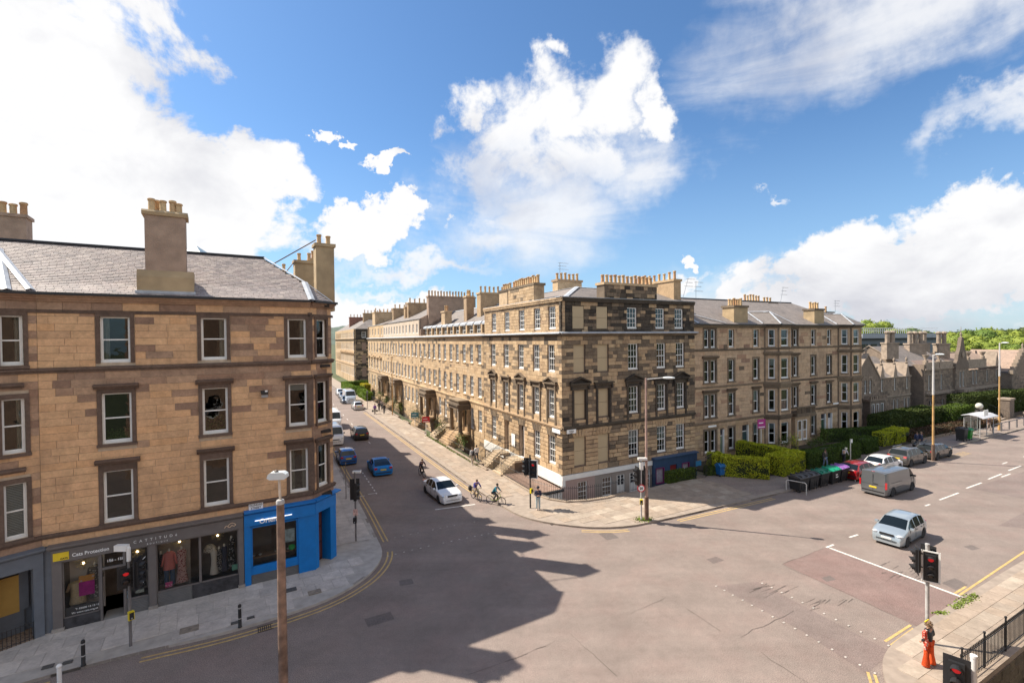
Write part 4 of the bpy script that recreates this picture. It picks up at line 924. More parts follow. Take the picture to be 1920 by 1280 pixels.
# steps and platforms
STEP = mat('worn_step_stone', (.46, .36, .25), .9, .12, 3)
def railing_line(parent, pts, h, m=None, sp=.14, name='railing', spear=True, r=.012, rel=Vector((0, 0, 0)), rails=(.12, .88), singles=0):
    m = m or BLACKIRON; b = MB(); pts = [Vector(p)-rel for p in pts]
    key = ('bar', h); 
    if key not in WIN:
        q = MB(); q.tube((0, 0, 0), (0, 0, h*.93), r, 4)
        if spear: q.lathe((0, 0, h*.93), [(r, 0), (r*2.2, .04), (.001, .12)], 4)
        WIN[key] = q.mesh('bar', m)
    cnt = 0
    for p, c in zip(pts, pts[1:]):
        L_ = (c-p).length; n_ = max(1, int(L_/sp))
        for k in range(n_):
            x = p+(c-p)*(k/n_)
            if cnt < singles: put('bar', WIN[key], parent, x, .5); cnt += 1
            else:
                b.tube(x, x+Vector((0, 0, h*.93)), r, 3)
                if spear: b.lathe(x+Vector((0, 0, h*.93)), [(r*.8, 0), (r*2.2, .04), (.001, .12)], 4)
        for z in rails: b.tube(p+Vector((0, 0, h*z)), c+Vector((0, 0, h*z)), r*1.3, 4)
    if b.f: b.build(name, m, parent)
def platform(B, f, s0, s1, out, z, stepdir=0, n=6, rails=True, m=STEP):
    b = fb(B, f); b.box(s0, s1, -out, .05, z-.2, z); o = b.build('platform', m, B)
    for k in range(n):
        b = fb(B, f); b.box(s0, s1, -out-.22*(k+1), -out-.22*k, .6, z-(z-1.16)*(k+1)/(n+1)); b.build('step', m, B)
    if rails:
        for s in (s0, s1):
            railing_line(o, [f.pt(s, z, -.05), f.pt(s, z, -out), f.pt(s, 1.25, -out-.22*n)], 1.0, rel=Vector(B.location))
platform(CB, FC, -7.6, -5.9, 1.1, 2.3, n=6); platform(CB, FC, -10.6, -8.9, 1.1, 2.3, n=6)
b = fb(CB, FC); b.box(-7.4, -6.1, -1.0, -.1, -.5, 2.0); b.build('platform_base', mat('brown_base_wall', (.16, .11, .08), .9, .2), CB)  # base under the platform in dark brown
# ================================================================ terraces along the side street
def long_terrace(B, s0, s1, n, attic, doors, ztop, zridge, dark=.26, pav=False):
    L0 = Vector(B.location); sp = (s1-s0)/n; cols = [s0+sp*(k+.5) for k in range(n)]; rr = [(2.95, 2.2), (6.55, 2.1), (10.1, 1.98)]
    ops = [(s-.48, s+.48, z, z+h) for s in cols for z, h in rr]
    b = fb(B, FC); wall_holes(b, s0, s1, -1.5, 12.85, ops, .06, .45); b.build('wall', MORTAR, B)
    pk = lambda s, z, r: S_GOLD if r > dark else (S_MID if r > dark*.4 else S_DARKG)
    near = s0 > -41
    stones(B, FC, s0, s1, [-.2, 2.3, 2.9, 5.2, 5.75], .42, (.9, 1.8), inflate(ops), pk, 60 if near else 0, joint=.05, thick=.1)
    stones(B, FC, s0, s1, [5.98, 6.45, 8.68, 10.0, 12.12, 12.85], .34, (.5, 1.3), inflate(ops, .02), pk, 90 if near else 0, joint=.014, proud=.008, thick=.1)
    moulding(B, FC, 'string_course', s0, s1, 5.74, 5.98, .12, S_MID, 2); moulding(B, FC, 'cornice', s0, s1, ZL, 13.06, .32, S_MID, 3)
    b = fb(B, FC); b.extr([(-.36, 13.06), (-.34, 13.14), (.1, 13.24), (.1, 13.06)], s0, s1); b.build('lead_ledge', LEAD, B)
    for k, s in enumerate(cols):
        for z, h in rr:
            if z < 3 and k in doors: continue
            window(B, FC, s, z, .96, h, 'sash12', .1, RND.choice(('none', 'closed', 'blind', 'blind_part', 'none')))  # closed blinds, partly a painted sky reflection
        bar(B, FC, 'sill', s-.55, s+.55, -.08, .05, 10.0, 10.1, S_GOLD); bar(B, FC, 'sill', s-.55, s+.55, -.08, .05, 6.44, 6.55, S_GOLD)
        if pav: pediment(B, FC, s, 9.05, 1.7, S_MID, k % 2 == 0)
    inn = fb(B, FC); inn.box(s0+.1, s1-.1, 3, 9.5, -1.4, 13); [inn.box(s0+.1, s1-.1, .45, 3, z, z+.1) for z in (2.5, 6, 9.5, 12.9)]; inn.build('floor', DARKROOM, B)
    if attic == 'full':
        aops = [(s-.42, s+.42, 13.7, 15.1) for s in cols]
        b = fb(B, FC); wall_holes(b, s0, s1, 13.1, ztop, aops, .18, .5); b.build('attic_wall', PLAIN if not pav else S_GOLD, B)
        for s in cols: window(B, FC, s, 13.7, .84, 1.4, 'sash12', .26)
        b = fb(B, FC); b.box(s0, s1, .1, .55, ztop, ztop+.08); b.build('gutter', LEAD if pav else BLACKIRON, B); o_e = .3
    else:
        b = fb(B, FC); b.box(s0, s1, 1.1, 1.2, 13.1, 13.6)
        for s in cols: b.box(s-sp/2-.2, s-sp/2+.2, .75, 1.3, 13.1, 14.35)
        b.build('attic_piers', S_GOLD, B)
        for s in cols:
            o = window(B, FC, s, 13.25, 1.3, 1.0, 'sash4', 1.0)
            b = fb(B, FC); b.extr([(.7, 14.3), (.7, 14.5), (.95, 14.68), (2.8, 14.7), (2.8, 14.3)], s-.95, s+.95); b.build('dormer_roof', LEAD, B)
        b = fb(B, FC)
        for s in cols: b.box(s-.8, s+.8, 1.15, 2.6, 13.1, 14.3)
        b.build('dormer_cheeks', S_DARKG, B); b = fb(B, FC); b.box(s0, s1, .1, .5, 13.1, 13.35); b.build('parapet', S_MID, B); o_e = 1.3; ztop = 14.1
    e0, e1, r0, r1 = FC.pt(s0, ztop, o_e), FC.pt(s1, ztop, o_e), FC.pt(s0, zridge, 5.4), FC.pt(s1, zridge, 5.4)
    poly_part(B, 'roof_slope', [e0, e1, r1, r0], SLATEFAR); poly_part(B, 'roof_slope', [r0, r1, FC.pt(s1, 13, 10.5), FC.pt(s0, 13, 10.5)], SLATEFAR)
    roll(B, 'ridge', r0, r1, .1, LEAD)
    for s, p in ((s0, 1), (s1, -1)):
        b = fb(B, FC); b.add([(s, .3, 13), (s, 10.5, 13), (s, 5.4, zridge+.12), (s, .3, ztop+.1), (s+.3*p, .3, 13), (s+.3*p, 10.5, 13), (s+.3*p, 5.4, zridge+.12), (s+.3*p, .3, ztop+.1)], [(0, 1, 2, 3), (7, 6, 5, 4), (3, 2, 6, 7), (2, 1, 5, 6), (0, 3, 7, 4)]); b.build('gable', HARL, B)
    return cols
def portico(B, s, w=3.2, out=1.9):
    b = fb(B, FC); b.box(s-w/2-.2, s+w/2+.2, -out-.3, .05, 4.95, 5.35); b.box(s-w/2-.35, s+w/2+.35, -out-.45, .05, 5.35, 5.55); b.box(s-w/2-.1, s+w/2+.1, -out-.2, .05, 5.55, 5.85); b.box(s-w/2-.2, s+w/2+.2, -out-.3, .05, 5.85, 5.98)
    o = b.build('porch', S_DARKG, B)
    for x in (s-w/2, s+w/2):
        for oo in (-out, -.1):
            c = MB(); c.lathe(FC.pt(x, 2.3, oo)-Vector(B.location), [(.3, 0), (.3, .12), (.23, .16), (.24, .9), (.2, 2.4), (.28, 2.5), (.28, 2.66)], 12); c.build('column', S_DARKG if oo < -.5 else S_MID, o, smooth=True)
    bar(B, FC, 'door', s-.5, s+.5, .2, .3, 2.3, 4.6, mat('dark_green_door', (.03, .045, .035), .4, .1)); bar(B, FC, 'fanlight', s-.5, s+.5, .2, .26, 4.62, 5.1, WHITE)
T1 = thing('dormer_terrace', 'golden stone terrace with lead dormers beside the corner block', 'building', tuple(FC.pt(-15.05))); T1c = long_terrace(T1, -40.2, -15.05, 11, 'dorm', (2, 3, 8), 0, 16.9)
T2 = thing('plain_attic_terrace', 'golden stone terrace with a plain pale rendered attic storey', 'building', tuple(FC.pt(-40.3))); T2c = long_terrace(T2, -66.6, -40.3, 12, 'full', (1, 2, 5, 6), 15.75, 18.3, .22)
T3 = thing('end_pavilion', 'pedimented end house of the golden terrace, farthest before the gap', 'building', tuple(FC.pt(-66.7))); T3c = long_terrace(T3, -83.0, -66.7, 5, 'full', (), 15.8, 17.6, .2, pav=True)
for B, s in ((T1, T1c[8]+.1), (T1, T1c[2]+1.1), (T2, T2c[6]+.2), (T2, T2c[1]+.3)):
    portico(B, s, 2.9, 1.1); platform(B, FC, s-1.75, s+1.75, 1.45, 2.3, n=5, m=S_MID)
platform(T1, FC, T1c[6]-1, T1c[6]+1, 1.1, 2.3, n=6, m=STEP)
bar(T3, FC, 'street_end_wall', -83, -82.7, 0, 10, -1, 15.7, S_MID)
# chimneys of the terraces
def st_fc(B, s, o0, o1, zt, n, w=.9, z0=14.5, m=None): return stack(B, FC.pt(s, 0, o0), c3, Vector((FC.i.x, FC.i.y, 0)), w, o1-o0, z0, zt, m or S_MID, n, m or S_MID, .8)
st_fc(T1, -40.9, 1.6, 9.2, 19.3, 16, 1.0, 13, HARL); st_fc(T1, -24.6, 3.2, 9.0, 18.4, 10, 1.2, 14, S_MID); st_fc(T1, -27.6, 2.6, 3.6, 18.2, 3, 1.0, 14, S_MID); st_fc(T1, -33.8, 1.6, 2.6, 16.6, 2, 1.5, 14, S_GOLD)
st_fc(T2, -53.8, 1.8, 8.6, 19.2, 8, 1.0, 15.5, S_MID); st_fc(T2, -66.5, 2, 8.5, 19, 7, 1, 15.5, S_MID); st_fc(T2, -56.5, 1.9, 3.0, 18.6, 2, 1, 15.5, S_MID)
st_fc(T3, -80.5, .6, 8.6, 18.9, 9, 3.2, 15.7, S_GOLD)
# far block beyond the gap
T4 = thing('far_corner_block', 'dark sided stone block closing the side street in the distance', 'building', tuple(FC.pt(-104.4))); L4 = Vector(T4.location)
s_ = -104.4
b = fb(T4, FC); cols4 = [s_-1.6-k*2.6 for k in range(16)]; r4 = [(2.9, 2.3), (6.5, 2.3), (10.1, 2), (13.4, 1.6)]
ops4 = [(s-.5, s+.5, z, z+h) for s in cols4 for z, h in r4]; wall_holes(b, s_-44, s_, -.5, 15.8, ops4, .05, .4); b.build('wall', S_GOLD, T4)
for s in cols4[:11]:
    for z, h in r4: window(T4, FC, s, z, 1, h, 'sash12', .1)
    pediment(T4, FC, s, 9.0, 1.7, S_MID, True)
moulding(T4, FC, 'cornice', s_-44, s_, ZL, 13.1, .3, S_DARKG, 2); moulding(T4, FC, 'string_course', s_-44, s_, 5.7, 5.95, .12, S_MID, 2)
F4 = Facade(FC.pt(s_), dD)
pk4 = lambda s, z, r: S_SOOT if (z > 13 or r < .25) else (S_DARKG if r < .7 else S_MID)
o4 = [(2.6-.55, 2.6+.55, z, z+h) for z, h in r4]
b = fb(T4, F4); wall_holes(b, 0, 14, -.5, 15.8, o4, .06, .4); b.build('side_wall', MORTARD, T4)
stones(T4, F4, 0, 14, [-.4, 2.8, 5.3, 6.4, 8.8, 10, 12.2, 13, 13.3, 15.1, 15.8], .4, (.6, 1.4), inflate(o4), pk4, 0)
for z, h in r4[:3]: bar(T4, F4, 'blind_window', 2.05, 3.15, .1, .14, z, z+h, mat('pink_brown_panel', (.30, .20, .15), .8, .1))
window(T4, F4, 2.6, 13.4, 1.1, 1.6, 'sash12'); moulding(T4, F4, 'cornice', 0, 14, ZL, 13.1, .3, S_SOOT, 2)
inn = fb(T4, FC); inn.box(s_-43, s_-.5, 1.2, 9, 0, 15.7); inn.build('floor', DARKROOM, T4)
poly_part(T4, 'roof_slope', [FC.pt(s_-44, 15.8, .3), FC.pt(s_, 15.8, .3), FC.pt(s_-5, 18.6, 5), FC.pt(s_-44, 18.6, 5)], SLATEFAR); poly_part(T4, 'roof_slope', [FC.pt(s_, 15.8, .3), FC.pt(s_, 15.8, 12), FC.pt(s_-5, 18.6, 8), FC.pt(s_-5, 18.6, 5)], SLATEFAR)
stack(T4, FC.pt(s_-7, 0, 3.5), c3, Vector((FC.i.x, FC.i.y, 0)), 1, 9, 16, 20.4, S_MID, 10, poth=.9); stack(T4, FC.pt(s_-24, 0, 2), c3, Vector((FC.i.x, FC.i.y, 0)), 1, 8, 16, 20, mat('red_brick_stack', (.25, .12, .09), .9, .2), 8, poth=.9)
# ================================================================ bay windowed terrace on the right
oE = .8; FE = Facade(FD.pt(0, 0, oE), dD)
TE = thing('bay_terrace', 'four storey pale brown terrace with canted bays and triangular lead trimmed bay roofs', 'building', tuple(FE.pt(28))); LE = Vector(TE.location)
sE0, sE1 = 14.4, 42.5; rE = [(1.85, 2.1), (5.15, 2.15), (8.42, 2.05), (11.66, 1.72)]
singles = [20.2, 23.9, 33.73, 36.75]; doubles = [17.2, 30.05]
bays = [(25.2, 29.05), (38.5, 42.5)]
opsE = []
for s in singles: opsE += [(s-.42, s+.42, z, z+h) for z, h in (rE if s != 36.75 else rE[1:])]
for s in doubles:
    for d in (-.42, .42): opsE += [(s+d*1.05-.35, s+d*1.05+.35, z, z+h) for z, h in rE]
doorsE = [(18.6, 19.1, .2, 3.85, 'g'), (21.8, 22.7, .2, 3.95, 'k'), (31.95, 32.35, .2, 3.95, 'w'), (35.2, 36.1, .2, 3.95, 'g'), (36.55, 37.35, .2, 3.95, 'w')]
opsE += [q[:4] for q in doorsE]
zE = [-.2, 1.75, 3.95, 4.3]
bayops = [(a+.15, c-.15, -1, 14) for a, c in bays]
for a, c in ((sE0, bays[0][0]+.15), (bays[0][1]-.15, bays[1][0]+.15)):
    b = fb(TE, FE); wall_holes(b, a, c, -.5, 13.8, [q for q in opsE if a < q[0] < c], .06, .45); b.build('wall', MORTARD, TE)
pkE = lambda s, z, r: S_TERR if r < (.9 if z > 4.4 else .75) else (S_BROWN if r < .98 else S_DARKG)
for a, c, nn in ((sE0, bays[0][0]+.1, 170), (bays[0][1]-.1, bays[1][0]+.1, 80)):
    stones(TE, FE, a, c, [.0, 1.75, 4.0, 4.55], .36, (.6, 1.3), inflate([q for q in opsE if a < q[0] < c]), lambda s, z, r: S_MID if r < .5 else S_TERR, 0, joint=.02, proud=.02)
    stones(TE, FE, a, c, [4.75, 5.05, 7.35, 7.9, 8.1, 8.32, 10.52, 11.36, 11.56, 13.42, 13.55], .34, (.6, 1.4), inflate([q for q in opsE if a < q[0] < c]), pkE, nn, joint=.014, proud=.008)
    for z0, z1, o_ in ((4.55, 4.75, .14), (7.9, 8.05, .1), (11.36, 11.54, .1), (13.55, 13.8, .28)): moulding(TE, FE, 'string_course' if z0 < 13 else 'eaves_cornice', a, c, z0, z1, o_, S_DARKG, 2)
    b = fb(TE, FE); b.box(a, c, -.42, -.28, 13.8, 13.9); b.build('gutter', BLACKIRON, TE)
for s in singles:
    for ri, (z, h) in enumerate(rE):
        if s == 36.75 and ri == 0: continue
        window(TE, FE, s, z, .84, h, 'sash2', .12); surround(TE, FE, s, z, .84, h, S_DARKG if ri < 3 else S_TERR, .15, .2, .04, ri == 1, True)
for s in doubles:
    for ri, (z, h) in enumerate(rE):
        for d in (-.44, .44): window(TE, FE, s+d, z, .7, h, 'sash2', .12)
        surround(TE, FE, s, z, 1.6, h, S_DARKG, .16, .2, .04, ri in (1, 2), True); bar(TE, FE, 'mullion', s-.1, s+.1, -.03, .12, z, z+h, S_DARKG)
DG = mat('sage_green_door', (.14, .2, .13), .5, .05); DK = mat('teal_black_door', (.02, .05, .055), .4, .1); DGR = mat('bottle_green_door', (.02, .06, .03), .4, .05); DW = mat('cream_white_door', (.68, .62, .6), .5, .03)
for k, (a, c, z0, z1, t_) in enumerate(doorsE):
    m = {'g': DG if k == 0 else DGR, 'k': DK, 'w': DW}[t_]
    o = bar(TE, FE, 'door', a+.04, c-.04, .15, .22, .3, z1-.62, m); bar(TE, FE, 'fanlight', a+.04, c-.04, .15, .2, z1-.55, z1, mat('door_glass', (.04, .04, .045), .15, 0))
    bar(TE, FE, 'door_frame', c-.08, c+.03, -.02, .25, .2, z1, WHITE); bar(TE, FE, 'transom', a, c, .1, .2, z1-.62, z1-.55, WHITE); bar(TE, FE, 'doorstep', a-.3, c+.3, -1, .1, -.1, .3, STEP)
inn = fb(TE, FE); inn.box(sE0+.1, sE1-.2, 2.6, 9.5, 0, 13.7); [inn.box(sE0+.1, sE1-.2, .45, 2.6, z, z+.1) for z in (.9, 4.3, 7.7, 11.1, 13.5)]; [inn.box(s-.05, s+.05, .45, 2.6, .1, 13.5) for s in (15, 22.9, 25, 29.2, 32.6, 38.3, 42.2)]
inn.build('floor', DARKROOM, TE)
slope = Vector((FE.i.x, FE.i.y, 0))
rid = 16.75; e0, e1 = FE.pt(sE0-.2, 13.86, -.3), FE.pt(sE1, 13.86, -.3); r0, r1 = FE.pt(sE0-.2, rid, 5.2), FE.pt(sE1-4.4, rid, 5.2)
poly_part(TE, 'roof_slope', [e0, e1, r1, r0], SLATEFAR); poly_part(TE, 'roof_slope', [r0, r1, FE.pt(sE1-4, 13.5, 10.5), FE.pt(sE0, 13.5, 10.5)], SLATEFAR); poly_part(TE, 'roof_slope', [e1, FE.pt(sE1, 13.86, 10.5), r1], SLATEFAR)
roll(TE, 'ridge', r0, r1, .1, BLACKIRON)
# canted bays
for bi, (a, c) in enumerate(bays):
    pr = .95; sp = 1.0
    A, Bp, Cp, Dp = FE.pt(a), FE.pt(a+sp, 0, -pr), FE.pt(c-sp, 0, -pr), FE.pt(c)
    for fi, (p, q) in enumerate(((A, Bp), (Bp, Cp), (Cp, Dp))):
        f = Facade(p, (q-p)); w = (q-p).length; ww = .62 if fi != 1 else 1.2
        ops = [(w/2-ww/2, w/2+ww/2, z, z+h) for z, h in rE]
        b = fb(TE, f); wall_holes(b, 0, w, -.5, 13.8, ops, 0, .3); b.build('bay_wall', S_TERR, TE)
        for ri, (z, h) in enumerate(rE):
            window(TE, f, w/2, z, ww, h, 'sash2', .08, 'none' if (ri+bi) % 2 else 'blind_part'); bar(TE, f, 'sill', w/2-ww/2-.1, w/2+ww/2+.1, -.08, .05, z-.12, z, S_DARKG)
        b = fb(TE, f); b.box(-.03, .13, -.05, .05, .2, 13.5); b.box(w-.13, w+.03, -.05, .05, .2, 13.5); b.build('mullion', S_DARKG if fi != 1 else S_TERR, TE)
        for z0, z1, o_ in ((4.3, 4.75, .16), (7.45, 8.05, .2), (10.75, 11.1, .22), (11.36, 11.54, .1), (13.55, 13.8, .28)): moulding(TE, f, 'bay_moulding', -.1, w+.1, z0, z1, o_, S_DARKG, 3)
        b = fb(TE, f); b.box(-.2, w+.2, -.42, -.28, 13.8, 13.9); b.build('gutter', BLACKIRON, TE)
    ap = FE.pt((a+c)/2, 15.25, 2.2); up = Vector((0, 0, 13.9)); ex = -Vector((FE.i.x, FE.i.y, 0))*.3
    q = [FE.pt(a-.3, 13.95, -.1), FE.pt(a+sp-.15, 13.9, -pr-.32), FE.pt(c-sp+.15, 13.9, -pr-.32), FE.pt(c+.3, 13.95, -.1)]
    apx = FE.pt((a+c)/2, 15.2, .7)
    for i in range(3): poly_part(TE, 'bay_roof', [q[i], q[i+1], apx], SLATEFAR)
    tl, tr = FE.pt(a+.5, 15.25, 2.3), FE.pt(c-.5, 15.25, 2.3)
    poly_part(TE, 'bay_roof', [q[0], apx, tl], SLATEFAR); poly_part(TE, 'bay_roof', [apx, q[3], tr], SLATEFAR); poly_part(TE, 'bay_roof', [tl, apx, tr], SLATEFAR)
    for u, v in ((q[1], apx), (q[2], apx), (q[0], tl), (q[3], tr), (tl, apx), (tr, apx)): strip(TE, 'lead_flashing', u+Vector((0, 0, .05)), v+Vector((0, 0, .08)), .2, LEAD)
b = fb(TE, FE); b.box(29.15, 32.45, -1.0, .1, 4.3, 4.6)
for k in range(14): b.box(29.2+k*.24, 29.3+k*.24, -.98, -.9, 4.6, 5.2)
b.box(29.15, 32.45, -1.02, -.86, 5.2, 5.32); b.build('balcony', S_DARKG, TE)
b = fb(TE, FE); b.box(29.3, 31.7, -.7, .05, -.2, 4.3); q = b.build('ground_bay', S_TERR, TE)
for d in (-.44, .44): window(TE, Facade(FE.pt(0, 0, -.75), dD), 30.45+d, 1.75, .72, 2.1, 'sash2', .0)
bar(TE, FE, 'corner_shade_strip', sE0-.1, sE0+.35, -.1, .2, 0, 13.5, S_SOOT); bar(TE, FE, 'side_return', sE1-.35, sE1, 0, 9, 0, 13.8, S_TERR)  # blackened strip paints the shade where the terrace sets back
strip(TE, 'lead_flashing', FE.pt(15.6, 13.95, -.2), FE.pt(15.3, 15.0, 1.8), .45, LEAD); strip(TE, 'lead_flashing', FE.pt(15.7, 15.1, 1.9), FE.pt(19.2, 13.98, -.2), .16, LEAD)
for s, lb in ((17.4, 'small white name plate above the first ground floor window pair of the bay terrace'), (38.0, 'small white name plate low on the bay terrace near its right end')):
    b = MB(); b.box(-.55, .55, -.03, 0, 0, .17); tag(b.build('name_plate', SIGNW, None, FE.pt(s, 4.25 if s < 20 else 4.9, -.06), FE.rz), lb, 'sign')
def chE(px0, px1, pyt, o, thick, m, n, z0=13.9, poth=.7, cm=None):
    return ch_px(TE, Facade(FE.pt(0), dD), o, thick, px0, px1, pyt, z0, m, n, cm or S_DARKG, poth, .13)
chE(1376, 1402, 572, .1, 1.3, HARLY, 6); chE(1527, 1545, 578, .1, 1.2, HARLY, 4)
chE(1401, 1432, 563, 5.2, 1.0, HARLY, 6, 16); chE(1440, 1457, 567, 5.0, 1.4, S_MID, 3, 16); chE(1548, 1563, 584, 5.2, 1.0, HARL, 1, 15)
chE(1310, 1347, 573, 8.5, .9, S_MID, 6, 15)
a = place(1303, 575, 47); stack(CB, W(WD+.2, 4.0, 0), d3, -c3, 1.1, .9, 15, 17.2, S_MID, 3, poth=.7)
# set the stone blocks on their footings: modular unit 1.09 m, basement level 1.14 m below the street
UNIT, DATUM = 1.09, -1.143
def seat(before):
    for o in set(bpy.data.objects)-before:
        if o.parent is None and o.type in ('EMPTY', 'MESH'):
            o.location = (o.location.x*UNIT, o.location.y*UNIT, o.location.z*UNIT+DATUM); o.scale = o.scale*UNIT
seat(BEFORE3)
def EP(s, o=0, z=0): p = FE.pt(s, 0, o); return Vector((p.x*UNIT, p.y*UNIT, z))
def CP(s, o=0, z=0): p = FC.pt(s, 0, o); return Vector((p.x*UNIT, p.y*UNIT, z))
# ================================================================ ground, road, pavements
def ground_sheet(name, pts, z, m, kind='structure', thick=None):
    b = MB()
    q = [Vector((p[0], p[1], 0)) for p in pts]; ar = sum(q[i].x*q[(i+1) % len(q)].y-q[(i+1) % len(q)].x*q[i].y for i in range(len(q)))
    if ar < 0: q = q[::-1]
    if thick: b.prism([(p.x, p.y) for p in q], z-thick, z)
    else: b.poly([(p.x, p.y, z) for p in q])
    o = b.build(name, m); tag(o, kind=kind); return o
def asphalt(name, col, fine=.45):
    m = mat(name, col, .92, .0); nt = m.node_tree; N = nt.nodes; L = nt.links; b = N['Principled BSDF']; b.inputs['Specular IOR Level'].default_value = .3
    g = N.new('ShaderNodeNewGeometry')
    def tx(sc, det, r=.6, mp=None):
        t = N.new('ShaderNodeTexNoise'); t.inputs['Scale'].default_value = sc; t.inputs['Detail'].default_value = det; t.inputs['Roughness'].default_value = r
        if mp:
            q = N.new('ShaderNodeMapping'); q.inputs['Rotation'].default_value = (0, 0, mp[0]); q.inputs['Scale'].default_value = mp[1]; L.new(g.outputs['Position'], q.inputs[0]); L.new(q.outputs[0], t.inputs['Vector'])
        else: L.new(g.outputs['Position'], t.inputs['Vector'])
        return t.outputs[0]
    def rng(i, a, c, lo=.3, hi=.7):
        r = N.new('ShaderNodeMapRange'); L.new(i, r.inputs[0]); r.inputs[1].default_value = lo; r.inputs[2].default_value = hi; r.inputs[3].default_value = a; r.inputs[4].default_value = c; return r.outputs[0]
    def mul(a, c):
        r = N.new('ShaderNodeMath'); r.operation = 'MULTIPLY'; L.new(a, r.inputs[0]); L.new(c, r.inputs[1]); return r.outputs[0]
    v = mul(mul(rng(tx(28, 3), 1-fine, 1+fine), rng(tx(.35, 6, .65), .84, 1.14)), mul(rng(tx(.3, 5, .6, (-.49, (.12, 2.6, 1))), .90, 1.07), rng(tx(3, 5), .93, 1.07)))
    s = N.new('ShaderNodeVectorMath'); s.operation = 'SCALE'; s.inputs[0].default_value = col; L.new(v, s.inputs['Scale'])
    mx = N.new('ShaderNodeMix'); mx.data_type = 'RGBA'; L.new(rng(tx(.5, 4), 0, .5, .45, .65), mx.inputs[0]); L.new(s.outputs[0], mx.inputs[6])
    s2 = N.new('ShaderNodeVectorMath'); s2.operation = 'MULTIPLY'; L.new(s.outputs[0], s2.inputs[0]); s2.inputs[1].default_value = (1.04, .95, .95); L.new(s2.outputs[0], mx.inputs[7])
    L.new(mx.outputs[2], b.inputs['Base Color'])
    bp = N.new('ShaderNodeBump'); L.new(tx(60, 2), bp.inputs['Height']); bp.inputs['Strength'].default_value = .25; bp.inputs['Distance'].default_value = .01; L.new(bp.outputs[0], b.inputs['Normal']); return m
ROAD = asphalt('worn_asphalt', (.225, .182, .160)); ROADR = asphalt('reddish_asphalt', (.205, .145, .13)); ROADD = asphalt('darker_asphalt', (.195, .155, .14)); PATCH = asphalt('patch_asphalt', (.15, .125, .115))
EARTH = mat('rough_ground', (.07, .085, .035), .95, .35, .15)
SLABL = stone_mat('grey_paving', [(.50, .45, .41), (.57, .515, .465), (.45, .41, .375), (.54, .485, .44)], .3, (.32, .285, .26), .8, .1)
SLABR = stone_mat('buff_paving', [(.33, .26, .20), (.36, .285, .225), (.30, .24, .19), (.34, .28, .225), (.42, .35, .28)], .25, (.2, .16, .13), .8, .1)
KERB = stone_mat('kerb_granite', [(.26, .225, .2), (.31, .27, .235), (.22, .195, .175)], .3, (.12, .1, .09), 1, .15); BED = mat('paving_bed', (.30, .245, .20), .95, .15); BEDL = mat('paving_bed_grey', (.40, .365, .33), .95, .15)
RL_ = -22.6
HQ = [FD.pt(-.2, 0, .5), FD.pt(17, 0, .5), FD.pt(17, 0, 95), FC.pt(-95, 0, .2)]
from mathutils.geometry import tessellate_polygon
H2 = [FD.pt(s_, 0, o_) for s_, o_ in ((1.05, RL_-.4), (59, RL_-.4), (59, -29.4), (1.05, -29.4))]
loops = [[Vector((x, y, -.14)) for x, y in ((-2500, -800), (2500, -800), (2500, 3200), (-2500, 3200))], [Vector((p.x, p.y, -.14)) for p in HQ[::-1]], [Vector((p.x, p.y, -.14)) for p in H2]]
gb = MB(); gb.add([p for l in loops for p in l], [tuple(t)[::1] for t in tessellate_polygon(loops)])
tag(gb.build('ground', EARTH), kind='structure')
ground_sheet('basement_area_floor', [FD.pt(-4, 0, -2.5), FD.pt(18, 0, -2.5), FD.pt(18, 0, 6), FC.pt(-100, 0, 6), FC.pt(-100, 0, -2.5)], -1.15, mat('area_paving', (.13, .11, .1), .9, .2))
ground_sheet('road', [FD.pt(s, 0, o) for s, o in ((-90, -20.9), (300, -20.9), (300, -2.6), (-90, -2.6))], 0, ROAD)
ground_sheet('side_road', [FC.pt(s, 0, o) for s, o in ((-300, -16.5), (8, -16.5), (8, -2.6), (-300, -2.6))], -.003, ROAD)
ground_sheet('near_road', [(-60, -20), (-4, -20), FD.pt(-1.2, 0, -24.6), FD.pt(.9, 0, -22.9), FD.pt(4, 0, -22), FD.pt(4, 0, -20), (-6, 30), (-40, 12)], -.006, ROAD)
def pl_offset(pts, d):
    out = []
    for i, p in enumerate(pts):
        a = pts[max(0, i-1)]; c = pts[min(len(pts)-1, i+1)]; t = Vector((c.x-a.x, c.y-a.y, 0)).normalized(); out.append(Vector((p.x, p.y, 0))+Vector((-t.y, t.x, 0))*d)
    return out
def resample(pts, step):
    out = [pts[0]]; acc = 0
    for a, c in zip(pts, pts[1:]):
        L_ = (c-a).length; d = step-acc
        while d <= L_: out.append(a+(c-a)*(d/L_)); d += step
        acc = L_-(d-step)
    return out
def smooth_pl(pts, n=2):
    for _ in range(n):
        o = [pts[0]]
        for a, c in zip(pts, pts[1:]): o += [a*.75+c*.25, a*.25+c*.75]
        pts = o+[pts[-1]]
    return pts
def kerb_line(parent, pts, side, nobj, w=.16, step=.9):
    """kerb stones laid along a line; side +1 puts them left of the line"""
    rs = resample(pts, step); b = MB()
    for k, (a, c) in enumerate(zip(rs, rs[1:])):
        t = (c-a); L_ = t.length; rz = math.atan2(t.y, t.x); n = Vector((-t.y, t.x, 0)).normalized()*side
        if k < nobj:
            o = put('kerb_stone', cube_mesh(KERB, 'kerb_stone'), parent, a+(n*0 if side > 0 else n*w)+Vector((0, 0, -.05)), rz, (L_-.012, w, .165+RND.uniform(-.004, .006)))
        else: b.cbox((a+c)/2+n*w/2+Vector((0, 0, .03)), (L_-.012, w, .16), rz)
    if b.f: tag(b.build('kerb_stone_run', KERB, parent), kind='stuff')
